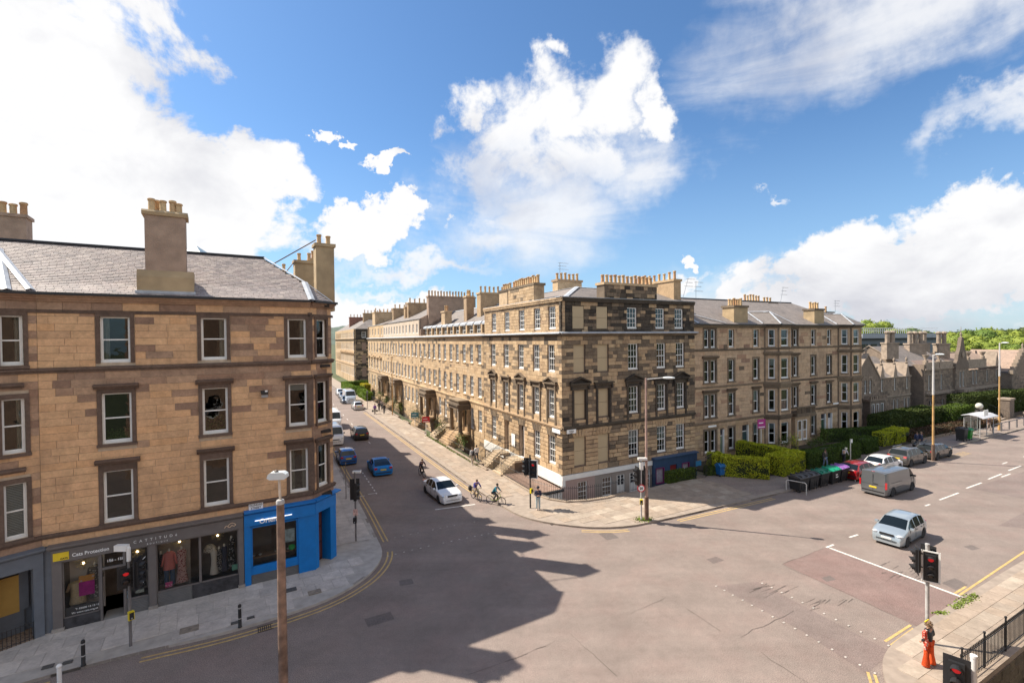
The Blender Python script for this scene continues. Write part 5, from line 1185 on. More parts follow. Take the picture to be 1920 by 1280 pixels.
def inside(poly, x, y):
    r = False
    for i in range(len(poly)):
        x1, y1 = poly[i][0], poly[i][1]; x2, y2 = poly[i-1][0], poly[i-1][1]
        if (y1 > y) != (y2 > y) and x < (x2-x1)*(y-y1)/(y2-y1)+x1: r = not r
    return r
def slabs(parent, poly, f, srange, orange, rows, Lr, m, nobj, z=.12, excl=None):
    """flagstones in rows parallel to a facade, clipped to a polygon"""
    lst = []; o = orange[0]; k = 0
    while o < orange[1]:
        h = RND.uniform(*rows); s = srange[0]+RND.uniform(0, .5)
        while s < srange[1]:
            l = RND.uniform(*Lr); cs = [f.pt(s+a*l, 0, o+c*h) for a, c in ((.04, .04), (.96, .04), (.96, .96), (.04, .96), (.5, .5))]
            if all(inside(poly, c.x, c.y) for c in cs): lst.append((s, o, l, h, cs[4].length))
            s += l
        o += h
    lst.sort(key=lambda t: t[4]); b = MB()
    for k, (s, o, l, h, _) in enumerate(lst):
        if k < nobj: put('paving_slab', cube_mesh(m, 'paving_slab'), parent, f.pt(s+.008, z-.02, o+.008), f.rz, (l-.016, h-.016, .035+RND.uniform(-.002, .004)))
        else:
            q = [f.pt(s+.008, 0, o+.008), f.pt(s+l-.008, 0, o+.008), f.pt(s+l-.008, 0, o+h-.008), f.pt(s+.008, 0, o+h-.008)]; zt = z+.015+RND.uniform(-.002, .003)
            b.add([(p.x, p.y, zt) for p in q], [(0, 1, 2, 3)])
    if b.f: tag(b.build('paving', m, parent), kind='stuff')
# left pavement round the tan tenement
kl = [G(*p) for p in ((-260, 1378), (62, 1278), (246, 1229), (414, 1192), (532, 1157), (620, 1126), (680, 1091), (706, 1066), (717, 1045), (716, 1030), (706, 1010), (678, 952), (643, 893))]
kl = kl+[kl[-1]-c3*120]; kl_s = [kl[0]]+smooth_pl(kl[1:-1])+[kl[-1]]
polyL = [tuple(p)[:2] for p in kl_s]+[tuple((PB+dS3*130+inw*2))[:2], tuple(FL.pt(-25, 0, 4))[:2]]
pavL = ground_sheet('pavement', [Vector(p+(0,)) for p in polyL], .12, BEDL, thick=.25)
kerb_line(pavL, kl_s, 1, 60)
polyLi = [tuple(p)[:2] for p in pl_offset(kl_s, .2)]+polyL[len(kl_s):]
slabs(pavL, polyLi, FL, (-16, 13), (-6.5, -.02), (.75, 1.1), (.6, 1.1), SLABL, 190)
slabs(pavL, [p for p in polyLi], FS, (1.2, 60), (-4, -.1), (.7, 1.0), (.6, 1.0), SLABL, 0, z=.128)
# pavement round the corner block and along the far side
kc = [FC.pt(-200, 0, -4.7), FC.pt(-58, 0, -4.75), G(881, 911), G(938, 948), G(968, 966), G(1005, 978), G(1060, 987), G(1120, 992), G(1180, 989), G(1225, 980), G(1280, 968), G(1492, 919), FD.pt(45.6, 0, -5.98), FD.pt(70, 0, -5.93), FD.pt(260, 0, -5.9)]
kc_s = kc[:2]+smooth_pl(kc[2:12], 1)+kc[12:]
RC = [G(938.8, 888.6, .12), G(1002, 926, .12), G(1030, 936, .12), G(1062, 941, .12), G(1100, 939, .12), G(1140, 933, .12), G(1172, 924, .12)]
inner = [FD.pt(260, 0, -1), FD.pt(17, 0, .6), FD.pt(9, 0, -.05)]+RC[::-1]+[G(858.5, 848.4, .12), G(772.5, 798, .12), FC.pt(-90, 0, -1.6), FC.pt(-200, 0, -1.6)]
polyR = [tuple(p)[:2] for p in kc_s+inner]
pavR = ground_sheet('far_pavement', [Vector(p+(0,)) for p in polyR], .12, BED, thick=.25)
kerb_line(pavR, kc_s, 1, 90, step=1.0)
polyRi = [tuple(p)[:2] for p in pl_offset(kc_s, .2)+inner]
slabs(pavR, polyRi, FD, (-5, 14.4), (-6.2, -.05), (.6, .9), (.6, 1.2), SLABR, 215, z=.121)
ASPHP = asphalt('pavement_asphalt', (.26, .21, .18))
ground_sheet('tarmac_pavement', [FD.pt(s, 0, o) for s, o in ((14.5, -5.7), (120, -5.7), (120, -1.5), (14.5, -.1))], .132, ASPHP)
slabs(pavR, polyRi, FC, (-80, -4.5), (-4.6, -.6), (.6, .9), (.7, 1.3), SLABR, 70, z=.124)
# near pavement at lower right
kn = [FD.pt(120, 0, -20.4), FD.pt(30, 0, -20.3), G(1920, 1052), G(1819, 1114), G(1767, 1147), G(1707, 1186), G(1672, 1211), G(1656, 1234), G(1654, 1257), G(1662, 1285), G(1690, 1340)]
kn_s = [kn[0]]+smooth_pl(kn[1:]); RLINE = -22.6
inn_ = [FD.pt(-8, 0, RLINE-2), FD.pt(1.5, 0, RLINE), FD.pt(120, 0, RLINE)]
kn_s = kn_s+[FD.pt(-1, 0, -24.5)]
polyN = [tuple(p)[:2] for p in kn_s+inn_[1:]]
pavN = ground_sheet('near_pavement', [Vector(p+(0,)) for p in polyN], .12, BED, thick=.25)
kerb_line(pavN, kn_s, 1, 70)
polyNi = [tuple(p)[:2] for p in pl_offset(kn_s, .2)+inn_[1:]]
slabs(pavN, polyNi, FD, (-2, 60), (RLINE+.05, -20), (.6, .85), (.7, 1.2), SLABR, 140)
# the garden strip in front of the terraces
ground_sheet('garden_soil', [FD.pt(s, 0, o) for s, o in ((16.5, .0), (18.6, -3.0), (48, -3.0), (48, 4), (16.5, 4))], .17, mat('dark_soil', (.05, .04, .025), .95, .3, 2))
ground_sheet('school_bank', [FD.pt(s, 0, o) for s, o in ((44, -2.6), (110, -2.0), (130, 9), (44, 9))], .22, mat('bank_soil', (.08, .055, .035), .95, .3, 1))
# ---- markings
YP = mat('yellow_road_paint', (.50, .34, .13), .8, .22, 5); WP = mat('white_road_paint', (.60, .57, .53), .8, .2, 5)
def mark(name, pts, z, m, parent=None): b = MB(); b.poly([(p.x, p.y, z) for p in pts]); return b.build(name, m, parent)
def line(a, c, w, z, m, name='road_line', parent=None):
    t = Vector((c.x-a.x, c.y-a.y, 0)).normalized(); n = Vector((-t.y, t.x, 0))*w/2
    return mark(name, [a-n, c-n, c+n, a+n], z, m, parent)
roadm = thing('road_markings', 'white and yellow painted lines and studs on the junction', 'road markings', (0, 0, 0)); del roadm['category']; del roadm['label']; roadm['kind'] = 'structure'
def ribbon(pts, off, w, name, m=YP, z=.006):
    a = pl_offset(pts, off-w/2); c = pl_offset(pts, off+w/2); b = MB()
    for i in range(len(a)-1): b.poly([(a[i].x, a[i].y, z), (a[i+1].x, a[i+1].y, z), (c[i+1].x, c[i+1].y, z), (c[i].x, c[i].y, z)])
    b.build(name, m, roadm)
def sub(pts, i, j): return pts[i:j]
n_ = len(kl_s)
for off in (-.32, -.58): ribbon(sub(kl_s, 7, 34), off, .09, 'yellow_line'); ribbon(sub(kl_s, 37, n_-1)+[kl_s[-2]+(kl_s[-1]-kl_s[-2]).normalized()*14], off, .09, 'yellow_line'); ribbon(sub(kl_s, 0, 4), off, .09, 'yellow_line')
kc_r = resample(kc_s, 1.0)
for off in (-.34, -.6):
    ribbon([p for p in kc_r if FC.so(p)[0] < -5 and FC.so(p)[0] > -58 and FC.so(p)[1] < -2], off, .09, 'yellow_line'); ribbon([p for p in kc_r if -1.8 < FD.so(p)[0] < 2 and FD.so(p)[1] < -2.5], off, .09, 'yellow_line'); ribbon([p for p in kc_r if 4.4 < FD.so(p)[0] < 15.6 and FD.so(p)[1] < -4], off, .09, 'yellow_line')
for a, c in (((1799, 1115), (1920, 1034)), ((1790, 1112), (1811, 1099)), ((1659.5, 1201.6), (1707.6, 1171)), ((1671, 1209), (1713, 1177.5)), ((1627, 1259), (1634, 1282)), ((1640, 1264), (1646, 1282))): line(G(*a), G(*c), .1, .006, YP, 'yellow_line', roadm)
line(G(1920, 1034), FD.pt(60, 0, -20), .1, .006, YP, 'yellow_line', roadm)
for a, c in (((1811.8, 915), (1840.6, 904.5)), ((1761.5, 936.8), (1797.4, 923.5)), ((1734.5, 948), (1743.5, 945)), ((1853, 898), (1878, 888)), ((1890.8, 881.8), (1914, 873)), ((1592.6, 1006.8), (1608.8, 1001.8)), ((1549.5, 1025.8), (1563, 1020.5))): line(G(*a), G(*c), .13, .006, WP, 'centre_dash', roadm)
line(G(1556, 1027), G(1804, 1119), .16, .010, WP, 'stop_line', roadm); line(G(816, 955), G(891, 945), .16, .006, WP, 'stop_line', roadm); line(G(690, 926), G(707, 924), .1, .006, WP, 'stop_line', roadm); line(G(672, 931), G(684, 929), .1, .006, WP, 'stop_line', roadm)
def studs(lst, s, ox, oy):
    for x, y in lst:
        p = G(ox+x/s, oy+y/s); put('stud', STUD, roadm, (p.x, p.y, .012), FD.rz)
sb = MB(); sb.box(-.055, .055, -.035, .035, 0, .006); STUD = sb.mesh('stud', mat('worn_stud', (.46, .42, .38), .8, .25, 5))
studs([(175, 775), (218, 797), (262, 822), (313, 848), (362, 875), (415, 904), (470, 935), (528, 965), (587, 997), (648, 1031), (710, 1066), (780, 1105), (850, 1145), (925, 1186), (1003, 1229), (415, 760), (465, 783), (517, 808), (570, 834), (625, 861), (682, 889), (738, 918), (800, 950), (866, 981), (930, 1014), (1003, 1050), (1074, 1085)], 2.783, 1280, 820)
studs([(270, 593), (308, 583), (346, 576), (383, 568), (420, 560), (491, 545), (527, 537), (560, 530), (594, 524), (690, 507), (275, 671), (312, 662), (352, 652), (392, 642), (432, 633), (470, 623), (541, 608), (580, 600), (618, 591), (655, 584), (692, 577), (725, 570), (758, 564), (790, 562)], 2.56, 620, 780)
for k in range(9): a = G(676+k*3.6, 880+k*5.4); c = G(677.6+k*3.6, 882.3+k*5.4); line(a, c, .1, .006, WP, 'lane_dash', roadm)
for k in range(14): line(FC.pt(-30-k*5, 0, -8.9), FC.pt(-31.4-k*5, 0, -8.9), .1, .006, WP, 'centre_dash', roadm)
for k in range(12): line(FD.pt(44+k*5.5, 0, -11.4), FD.pt(45.2+k*5.5, 0, -11.4), .12, .006, WP, 'lane_dash', roadm); line(FD.pt(38+k*6, 0, -13.1), FD.pt(40+k*6, 0, -13.1), .12, .006, WP, 'centre_dash', roadm)
for k in range(8): line(FD.pt(42.5+k*.6, 0, -8.2), FD.pt(42.8+k*.6, 0, -7.3), .12, .006, YP, 'bay_marking', roadm)
ground_sheet('red_lane', [G(*p) for p in ((1467, 1057), (1548, 1026), (1803, 1121), (1718, 1173))], .004, ROADR)
ground_sheet('crossing_surface', [G(*p) for p in ((1345, 1098), (1420, 1090), (1672, 1222), (1625, 1262), (1500, 1180))], .004, ROADD)
for i, p in enumerate((((683, 1160), (732, 1146), (740, 1160), (690, 1175)), ((1122, 1000), (1143, 996), (1161, 1008), (1138, 1012)), ((1324, 1048), (1343, 1043), (1358, 1050), (1338, 1056)), ((1806, 1024), (1822, 1021), (1838, 1028), (1822, 1031)),
      ((1766, 1092), (1790, 1083), (1815, 1096), (1792, 1106)), ((748, 1088), (772, 1084), (776, 1094), (750, 1098)), ((1540, 1083), (1556, 1078), (1568, 1086), (1550, 1090)), ((1820, 915), (1920, 884), (1920, 935)), ((1872, 985), (1920, 960), (1920, 990)))):
    ground_sheet('road_patch', [G(*q) for q in p], .0045, PATCH if i < 7 else ROADD)
CRACK = mat('crack_sealant', (.10, .082, .072), .9, .2)
cb = MB()
for pts in (((1425, 1222), (1470, 1250), (1520, 1282)), ((1285, 1140), (1362, 1188)), ((1385, 1193), (1500, 1141)), ((1467, 1058), (1600, 1118), (1700, 1165)), ((1468, 1057), (1548, 1026)), ((880, 1265), (960, 1236), (1060, 1196)), ((1068, 1188), (1105, 1220), (1170, 1280)), ((1180, 1150), (1255, 1116)), ((1655, 1125), (1690, 1140)), ((1760, 1062), (1790, 1068))):
    pp = [G(*q) for q in pts]; pp = [p+Vector((RND.uniform(-.06, .06), RND.uniform(-.06, .06), 0)) for p in resample(smooth_pl(pp, 1), .5)]
    for a, c in zip(pp, pp[1:]):
        t = (c-a).normalized(); n = Vector((-t.y, t.x, 0))*RND.uniform(.004, .016); cb.poly([(v.x, v.y, .009) for v in (a-n, c-n, c+n, a+n)])
for x0, y0, x1, y1, n_s, l_ in ((1655, 1050, 1755, 1085, 26, 1.3), (1400, 1085, 1500, 1110, 16, 1.6), (1520, 1120, 1600, 1140, 12, 1.0), (1350, 760, 1352, 762, 0, 1)):
    for k in range(n_s):
        p = G(RND.uniform(x0, x1), RND.uniform(y0, y1)); q_ = p+d3*RND.uniform(.3, l_)*-1+c3*RND.uniform(-.1, .1); t = (q_-p).normalized(); n = Vector((-t.y, t.x, 0))*RND.uniform(.006, .022); cb.poly([(v.x, v.y, .0095) for v in (p-n, q_-n*.3, q_+n*.3, p+n)])
tag(cb.build('road_cracks', CRACK), kind='stuff')
# drains and covers
for p, rz in (((645/2.56*0+497, 1177), 0), ((1095, 820), 0)):
    g = G(*p); b = MB()
    for k in range(7): b.box(-.28+k*.08, -.24+k*.08, -.2, .2, 0, .01)
    b.box(-.32, .32, -.24, -.2, 0, .012); b.box(-.32, .32, .2, .24, 0, .012); o = b.build('drain_grate', mat('cast_iron', (.05, .04, .035), .7, .2), roadm, (g.x, g.y, .003), FL.rz)
# weeds
WEED = mat('weed_green', (.16, .22, .03), .8, .3, 8)
def weeds(a, c, w, n, h=.1):
    b = MB()
    for k in range(n):
        p = a+(c-a)*RND.random(); p = p+Vector((RND.gauss(0, w), RND.gauss(0, w), 0)); r = RND.uniform(0, 6.3); s = RND.uniform(.03, .08)
        d = Vector((math.cos(r), math.sin(r), 0))*s; b.add([p+d, p-d, p+Vector((d.y*.6, -d.x*.6, RND.uniform(.3, 1)*h))], [(0, 1, 2)])
    tag(b.build('weeds', WEED), kind='stuff')
weeds(G(1790, 1140, .1), G(1828, 1116, .1), .12, 500); weeds(G(1755, 1150, .1), G(1775, 1148, .1), .08, 120); weeds(G(1196, 974, .13), G(1216, 973, .13), .18, 350); weeds(FC.pt(-31, .13, -1.55), FC.pt(-13, .13, -1.35), .1, 900, .14)
# ---- area railings
DW_ = stone_mat('area_stone', [(.14, .11, .08), (.19, .15, .1), (.11, .09, .065)], .5, (.05, .045, .03), 1, .25)
COPE = mat('coping_stone', (.33, .26, .2), .9, .15)
rl = thing('area_railing', 'black spearhead railing on a stone coping at the lower right pavement', 'railing', tuple(FD.pt(3, 0, RLINE))); Lr_ = Vector(rl.location)
b = fb(rl, FD); b.box(1.2, 60, RLINE-.39, RLINE, -.1, .3); b.build('coping', COPE, rl)
railing_line(rl, [FD.pt(1.3, .3, RLINE-.17), FD.pt(3.3, .3, RLINE-.17), FD.pt(12, .3, RLINE-.17), FD.pt(40, .3, RLINE-.17)], 1.15, rel=Lr_, singles=90, sp=.13, r=.014)
b = fb(rl, FD)
for s in (1.4, 3.3, 5.3, 7.3, 9.3): b.tube((s, RLINE-.17, .3), (s, RLINE-.17, 1.6), .03, 6); b.ball((s, RLINE-.17, 1.64), .05, n=6)
b.build('railing_post', BLACKIRON, rl)
aw = thing('area_wall', 'dark mossy stone retaining wall below the lower right railing', 'wall', tuple(FD.pt(3, 0, RLINE-.4))); b = fb(aw, FD); b.box(1.0, 60, RLINE-.42, RLINE-.36, -3.2, -.1); b.box(1.0, 1.06, RLINE-7, RLINE-.42, -3.2, .1); b.build('wall', MORTARD, aw)
stones(aw, Facade(FD.pt(0, 0, RLINE-.42), dD), 1, 30, [-3.2, .1], .32, (.4, .9), [], lambda s, z, r: DW_, 50, proud=.03, thick=.05)
ground_sheet('sunken_garden', [FD.pt(s, 0, o) for s, o in ((1, RLINE-.4), (60, RLINE-.4), (60, RLINE-7), (1, RLINE-7))], -3.15, mat('mossy_floor', (.05, .07, .03), .9, .3, 2))
# railings on the side street and round the corner
r2 = thing('area_railing', 'black iron railing curving round the corner block above the sunken basement', 'railing', tuple(G(1062, 941)))
L2_ = Vector(r2.location); b = MB(); pts_ = [p-L2_ for p in RC]
for a, c in zip(pts_, pts_[1:]): t = (c-a); b.cbox((a+c)/2+Vector((0, 0, -.6)), (t.length+.06, .3, 1.4), math.atan2(t.y, t.x))
b.build('coping', COPE, r2)
railing_line(r2, [G(925, 880.5, .2)]+[p+Vector((0, 0, .08)) for p in RC], 1.1, rel=L2_, sp=.16, singles=110)
r3 = thing('area_railing', 'long iron railing and low wall in front of the golden terrace steps', 'railing', tuple(G(850, 843))); L3_ = Vector(r3.location); b = MB()
ends = sorted([-11.6]+[CP(x).dot(c3)-FC.O.to_3d().dot(c3)+d_ for x in (T1c[8]+.1, T1c[2]+1.1, T1c[6]) for d_ in (-2.2, 2.2)])
ends = [-44]+ends
for a, c in list(zip(ends[0::2], ends[1::2]))+[(-72, -48)]:
    p, q = FC.pt(a, .12, -1.25 if a > -30 else -1.4)-L3_, FC.pt(c, .12, -1.2)-L3_; t = q-p; b.cbox((p+q)/2+Vector((0, 0, -.55)), (t.length, .28, 1.4), math.atan2(t.y, t.x)); railing_line(r3, [p+L3_, q+L3_], 1.1, rel=L3_, sp=.2)
b.build('coping', COPE, r3)
r4_ = thing('area_railing', 'iron railing in front of the doors left of the navy shop', 'railing', tuple(FD.pt(7, 0, -.1))); railing_line(r4_, [FD.pt(6.6, .12, -.1), FD.pt(9.4, .12, -.1)], 1.1, rel=Vector(r4_.location), sp=.16)
r5 = thing('area_railing', 'dark iron railing and gate between the navy shop and the bay terrace', 'railing', tuple(G(1310, 898))); railing_line(r5, [G(1303, 899, .12), G(1322, 895, .12), G(1345, 880, .12)], 1.9, rel=Vector(r5.location), sp=.12)
r6 = thing('area_railing', 'low black railing around the tiled step of the leftmost shop', 'railing', tuple(FLB.pt(1, 0, -.1))); railing_line(r6, [FLB.pt(2.25, .12, -.12), FLB.pt(.4, .12, -.12), FLB.pt(-.8, .12, -.12)], .85, rel=Vector(r6.location), sp=.13, spear=False, singles=24)
# ================================================================ gothic school
BEFORE5 = set(bpy.data.objects)
GS = Facade(FD.pt(0, 0, 3.0), dD)
SG = thing('gothic_school', 'grey brown rubble school with finialled gables and round stone chimneys', 'building', tuple(GS.pt(48))); LG = Vector(SG.location)
GT = mat('pale_dressing', (.30, .235, .18), .85, .25, 2, .4, bscale=14)
def gwin(s, z, w, h, f=GS):
    window(SG, f, s, z, w, h, 'thin', .1, 'none' if RND.random() < .5 else 'blind_part'); b = fb(SG, f); b.box(s-w/2-.12, s-w/2, -.04, .1, z-.05, z+h); b.box(s+w/2, s+w/2+.12, -.04, .1, z-.05, z+h); b.box(s-w/2-.12, s+w/2+.12, -.05, .1, z+h, z+h+.15); b.build('window_surround', GT, SG)
def gwall(s0, s1, z1, wins, f=GS, gable=None, back=6, z0=.0):
    ops = [(s-w/2, s+w/2, z, z+h) for s, z, w, h in wins]
    b = fb(SG, f); wall_holes(b, s0, s1, z0, z1, ops, .08, .5)
    if gable: mid = (s0+s1)/2; b.add([(s0, .0, z1), (s1, .0, z1), (mid, .0, gable), (s0, .5, z1), (s1, .5, z1), (mid, .5, gable)], [(0, 1, 2), (5, 4, 3), (0, 2, 5, 3), (2, 1, 4, 5)])
    b.build('wall', S_RUB, SG)
    stones(SG, f, s0, s1, sorted({z0, z1, *[q[2] for q in ops], *[q[3] for q in ops]}), .3, (.35, .8), inflate(ops), lambda s, z, r: S_RUB, 0, joint=.03, proud=.03)
    for q in wins: gwin(*q, f=f)
    b = fb(SG, f); b.box(s0+.6, s1-.6, 1.5, back, 0, min(z1, 6)); b.build('floor', DARKROOM, SG)
def finial(p, h=.9, m=GT):
    b = MB(); b.lathe(p-LG, [(.16, 0), (.2, .08), (.1, .15), (.08, .35), (.17, .5), (.15, .6), (.05, .75), (.02, h)], 8); b.build('finial', m, SG, smooth=True)
# left gabled wing
gwall(42.3, 52.3, 6.95, [(49.05, 5.15, .62, 2.05), (50.25, 5.15, .62, 2.05), (49.3, 1.3, .5, 2.5), (50.4, 1.3, .5, 2.5), (51.5, 1.3, .5, 2.5)])
f_ = GS
b = fb(SG, GS); b.add([(46.4, -.02, 6.9), (52.6, -.02, 6.9), (49.6, -.02, 10.1), (46.4, .5, 6.9), (52.6, .5, 6.9), (49.6, .5, 10.1)], [(0, 1, 2), (5, 4, 3), (0, 2, 5, 3), (2, 1, 4, 5)]); b.build('gable', S_RUB, SG)
for a, c in (((46.3, 6.85), (49.6, 10.2)), ((52.8, 6.75), (49.6, 10.2))):
    b = fb(SG, GS); b.add([(a[0], -.1, a[1]), (a[0], -.1, a[1]+.25), (c[0], -.1, c[1]+.15), (c[0], -.1, c[1]-.1), (a[0], .5, a[1]), (a[0], .5, a[1]+.25), (c[0], .5, c[1]+.15), (c[0], .5, c[1]-.1)], [(0, 1, 2, 3), (7, 6, 5, 4), (1, 5, 6, 2), (0, 3, 7, 4)]); b.build('gable_coping', GT, SG)
finial(GS.pt(49.6, 10.2, .2), 1.3); finial(GS.pt(47.2, 8.1, .1), .7); finial(GS.pt(52.0, 7.9, .1), .7)
gwall(52.3, 60.9, 6.95, [(53.2, 5.2, .5, 1.75), (56.6, 5.2, .5, 1.75), (60.0, 5.2, .5, 1.75)]+[(s, 2.0, .5, 1.9) for s in (53.0, 53.75, 56.3, 57.3, 59.3, 60.3)])
b = fb(SG, GS); b.box(48.5, 52.1, -.8, .1, 0, 4.3); b.box(48.2, 52.4, -1, .1, 4.3, 4.55); b.build('bay_window', S_RUB, SG)
for k in range(9): bar(SG, GS, 'crenel', 48.3+k*.47, 48.55+k*.47, -1, -.8, 4.55, 4.95, S_RUB)
for s in (49.2, 50.3, 51.4): window(SG, Facade(GS.pt(0, 0, -.85), dD), s, 1.3, .6, 2.6, 'thin', 0)
moulding(SG, GS, 'string_course', 52.3, 61, 4.3, 4.5, .12, GT, 2); moulding(SG, GS, 'eaves_cornice', 52.3, 61, 6.85, 7.02, .15, GT, 2)
for s in (53.2, 56.6, 60.0):   # steep little dormer heads with finials
    b = fb(SG, GS); b.add([(s-.6, -.08, 6.9), (s+.6, -.08, 6.9), (s, -.08, 8.9), (s-.6, .6, 6.9), (s+.6, .6, 6.9), (s, 1.6, 8.9)], [(0, 1, 2), (0, 2, 5, 3), (2, 1, 4, 5)]); b.build('dormer_gable', GT, SG); finial(GS.pt(s, 8.8, .1), .9)
def gp(s, z, o): return GS.pt(s, z, o)
GSL = stone_mat('warm_slate', [(.30, .22, .17), (.36, .26, .2), (.26, .19, .16)], .4, (.13, .11, .1), 1.2, .2)
poly_part(SG, 'roof_slope', [gp(49.6, 10.1, .2), gp(49.6, 10.1, 7), gp(53.5, 6.9, 7), gp(52.6, 6.9, .2)], SLATEFAR); poly_part(SG, 'roof_slope', [gp(46.4, 6.9, .2), gp(46.4, 6.9, 7), gp(49.6, 10.1, 7), gp(49.6, 10.1, .2)], SLATEFAR)
poly_part(SG, 'roof_slope', [gp(52, 6.95, -.05), gp(61, 6.95, -.05), gp(60.5, 9.6, 4.2), gp(51, 9.6, 4.2)], SLATEFAR)
# tall middle range
b = fb(SG, GS); b.add([(61.0, 1.0, 0), (61.0, 9.5, 0), (61.0, 9.5, 7.4), (61.0, 5.2, 11.0), (61.0, 1.0, 8.2)], [(0, 4, 3, 2, 1)]); b.build('gable', S_RUB, SG)
strip(SG, 'gable_coping', gp(61, 8.25, .9), gp(61, 11.1, 5.2), .35, GT, .12); strip(SG, 'gable_coping', gp(61, 11.1, 5.2), gp(61, 7.9, 9.4), .35, GT, .12)
poly_part(SG, 'roof_slope', [gp(61, 8.2, 1), gp(76, 8.2, 1), gp(75, 11.0, 5.2), gp(61, 11.0, 5.2)], SLATEFAR)
FM = Facade(GS.pt(64.7, 0, -.2), dD)
gwall(0, 9.0, 7.7, [(1.3, 4.6, .55, 2.2), (2.3, 4.6, .55, 2.2), (5.2, 4.6, .55, 2.2), (1.6, .7, 1.0, 2.4), (2.9, .7, .55, 2.4), (5.6, .7, .6, 2.4)], f=FM)
side = Facade(GS.pt(61.0, 0, 1.6), dD); b = fb(SG, side); b.box(0, 3.7, 0, .4, 0, 7.7); b.build('recess_wall', S_RUB, SG)
bar(SG, FM, 'recess_side', -.3, 0, 0, 2, 0, 8.4, S_RUB)
moulding(SG, FM, 'cornice', -.2, 9.2, 7.5, 7.75, .2, GT, 2); bar(SG, FM, 'parapet', 0, 9, -.05, .3, 7.75, 8.7, GT)
for s in (.4, 4.6): bar(SG, FM, 'balustrade_pier', s-.3, s+.3, -.12, .35, 7.75, 9.0, GT); bb = MB(); bb.lathe(FM.pt(s, 9.0, .1)-LG, [(.15, 0), (.12, .15), (.4, .7), (.42, .8), (.3, .75)], 9); bb.build('urn', GT, SG, smooth=True)
poly_part(SG, 'roof_slope', [FM.pt(0, 7.9, .4), FM.pt(9.4, 7.9, .4), FM.pt(9.4, 10.9, 6), FM.pt(3.0, 10.9, 6)], GSL); poly_part(SG, 'roof_slope', [FM.pt(0, 7.9, .4), FM.pt(3, 10.9, 6), FM.pt(0, 7.9, 10)], SLATEFAR)
moulding(SG, FM, 'string_course', 0, 9, 4.0, 4.3, .25, GT, 3); bar(SG, FM, 'string_ledge', .2, 7, -.5, .05, 4.0, 4.25, GT)  # projecting ledge of pale dressing along the string course
# central curved gable
FT = Facade(FM.pt(9.0, 0, -.3), dD)
gwall(0, 4.6, 7.4, [(1.7, 4.6, .6, 2.4), (2.8, 4.6, .6, 2.4)], f=FT)
b = fb(SG, FT); prof = [(0, 7.4), (0, 8.2), (.7, 8.8), (.9, 9.6), (1.5, 10.6), (2.0, 12.2), (2.6, 12.2), (3.1, 10.6), (3.7, 9.6), (3.9, 8.8), (4.6, 8.2), (4.6, 7.4)]; n = len(prof)
b.add([(s, -.05, z) for s, z in prof]+[(s, .4, z) for s, z in prof], [tuple(range(n)), tuple(range(2*n-1, n-1, -1))]+[(i, n+i, n+(i+1) % n, (i+1) % n) for i in range(n)]); b.build('curved_gable', S_RUB, SG)
finial(FT.pt(2.3, 12.2, .15), 1.7); bb = fb(SG, FT); bb.lathe((2.3, -.08, 9.6), [(.45, 0), (.45, .1)], 12, 0, Matrix.Rotation(math.pi/2, 3, 'X')); bb.build('roundel', GT, SG)
bar(SG, FT, 'balcony', .4, 4.3, -.9, .05, 3.9, 4.4, GT); bar(SG, FT, 'door', 1.6, 3.0, .02, .08, .2, 3.0, mat('brown_school_door', (.12, .07, .05), .5, .1))
for s in (.9, 3.7): bb = fb(SG, FT); bb.lathe((s, -.3, .1), [(.3, 0), (.22, .2), (.2, 3.4), (.32, 3.8)], 10); bb.build('column', GT, SG, smooth=True)
# right part and end gable
FR = Facade(FT.pt(4.6, 0, .4), dD)
gwall(0, 13.2, 6.9, [(3.0, 4.7, .6, 2.2), (4.2, 4.7, .6, 2.2), (8.4, 4.9, .6, 1.9), (12.2, 4.9, .6, 1.8), (4.4, .8, 1.8, 2.7), (6.9, .8, .6, 2.7), (9.6, 1.2, .6, 2.7), (10.8, 1.2, .6, 2.7)], f=FR)
bar(SG, FR, 'parapet', 0, 7.8, -.1, .3, 7.3, 8.7, GT); moulding(SG, FR, 'cornice', 0, 13.2, 7.2, 7.4, .2, GT, 2); bar(SG, FR, 'string_band', 0, 13, -.4, .05, 3.9, 4.3, GT)
for s in (1.2, 6.8): bb = MB(); bb.lathe(FR.pt(s, 8.7, .1)-LG, [(.3, 0), (.3, .4), (.15, .5), (.42, 1.1), (.3, 1.15)], 9); bb.build('urn', GT, SG, smooth=True)
b = fb(SG, FR); s = 12.2; b.add([(s-.8, -.1, 7.3), (s+.8, -.1, 7.3), (s, -.1, 9.8), (s-.8, 1, 7.3), (s+.8, 1, 7.3), (s, 2.4, 9.8)], [(0, 1, 2), (0, 2, 5, 3), (2, 1, 4, 5)]); b.build('dormer_gable', GT, SG)
poly_part(SG, 'roof_slope', [FR.pt(0, 7.4, .3), FR.pt(16, 7.4, .3), FR.pt(16, 9.6, 4.6), FR.pt(0, 9.6, 4.6)], GSL); strip(SG, 'ridge', FR.pt(0, 9.65, 4.6), FR.pt(19, 9.65, 4.6), .3, GT)
FX = Facade(FR.pt(13.4, 0, -1.6), dD); bar(SG, FX, 'side_wall', -.15, .1, .0, 9, 0, 6.1, S_RUB)
gwall(0, 9.5, 5.9, [(6.2, 5.3, .6, 1.0), (6.6, .9, .6, 2.6), (8, .9, .6, 2.6)], f=FX)
b = fb(SG, FX); b.add([(0, -.02, 5.9), (9.5, -.02, 5.9), (5.2, -.02, 10.0), (0, .5, 5.9), (9.5, .5, 5.9), (5.2, .5, 10.0)], [(0, 1, 2), (5, 4, 3), (0, 2, 5, 3), (2, 1, 4, 5)]); b.build('gable', S_RUB, SG)
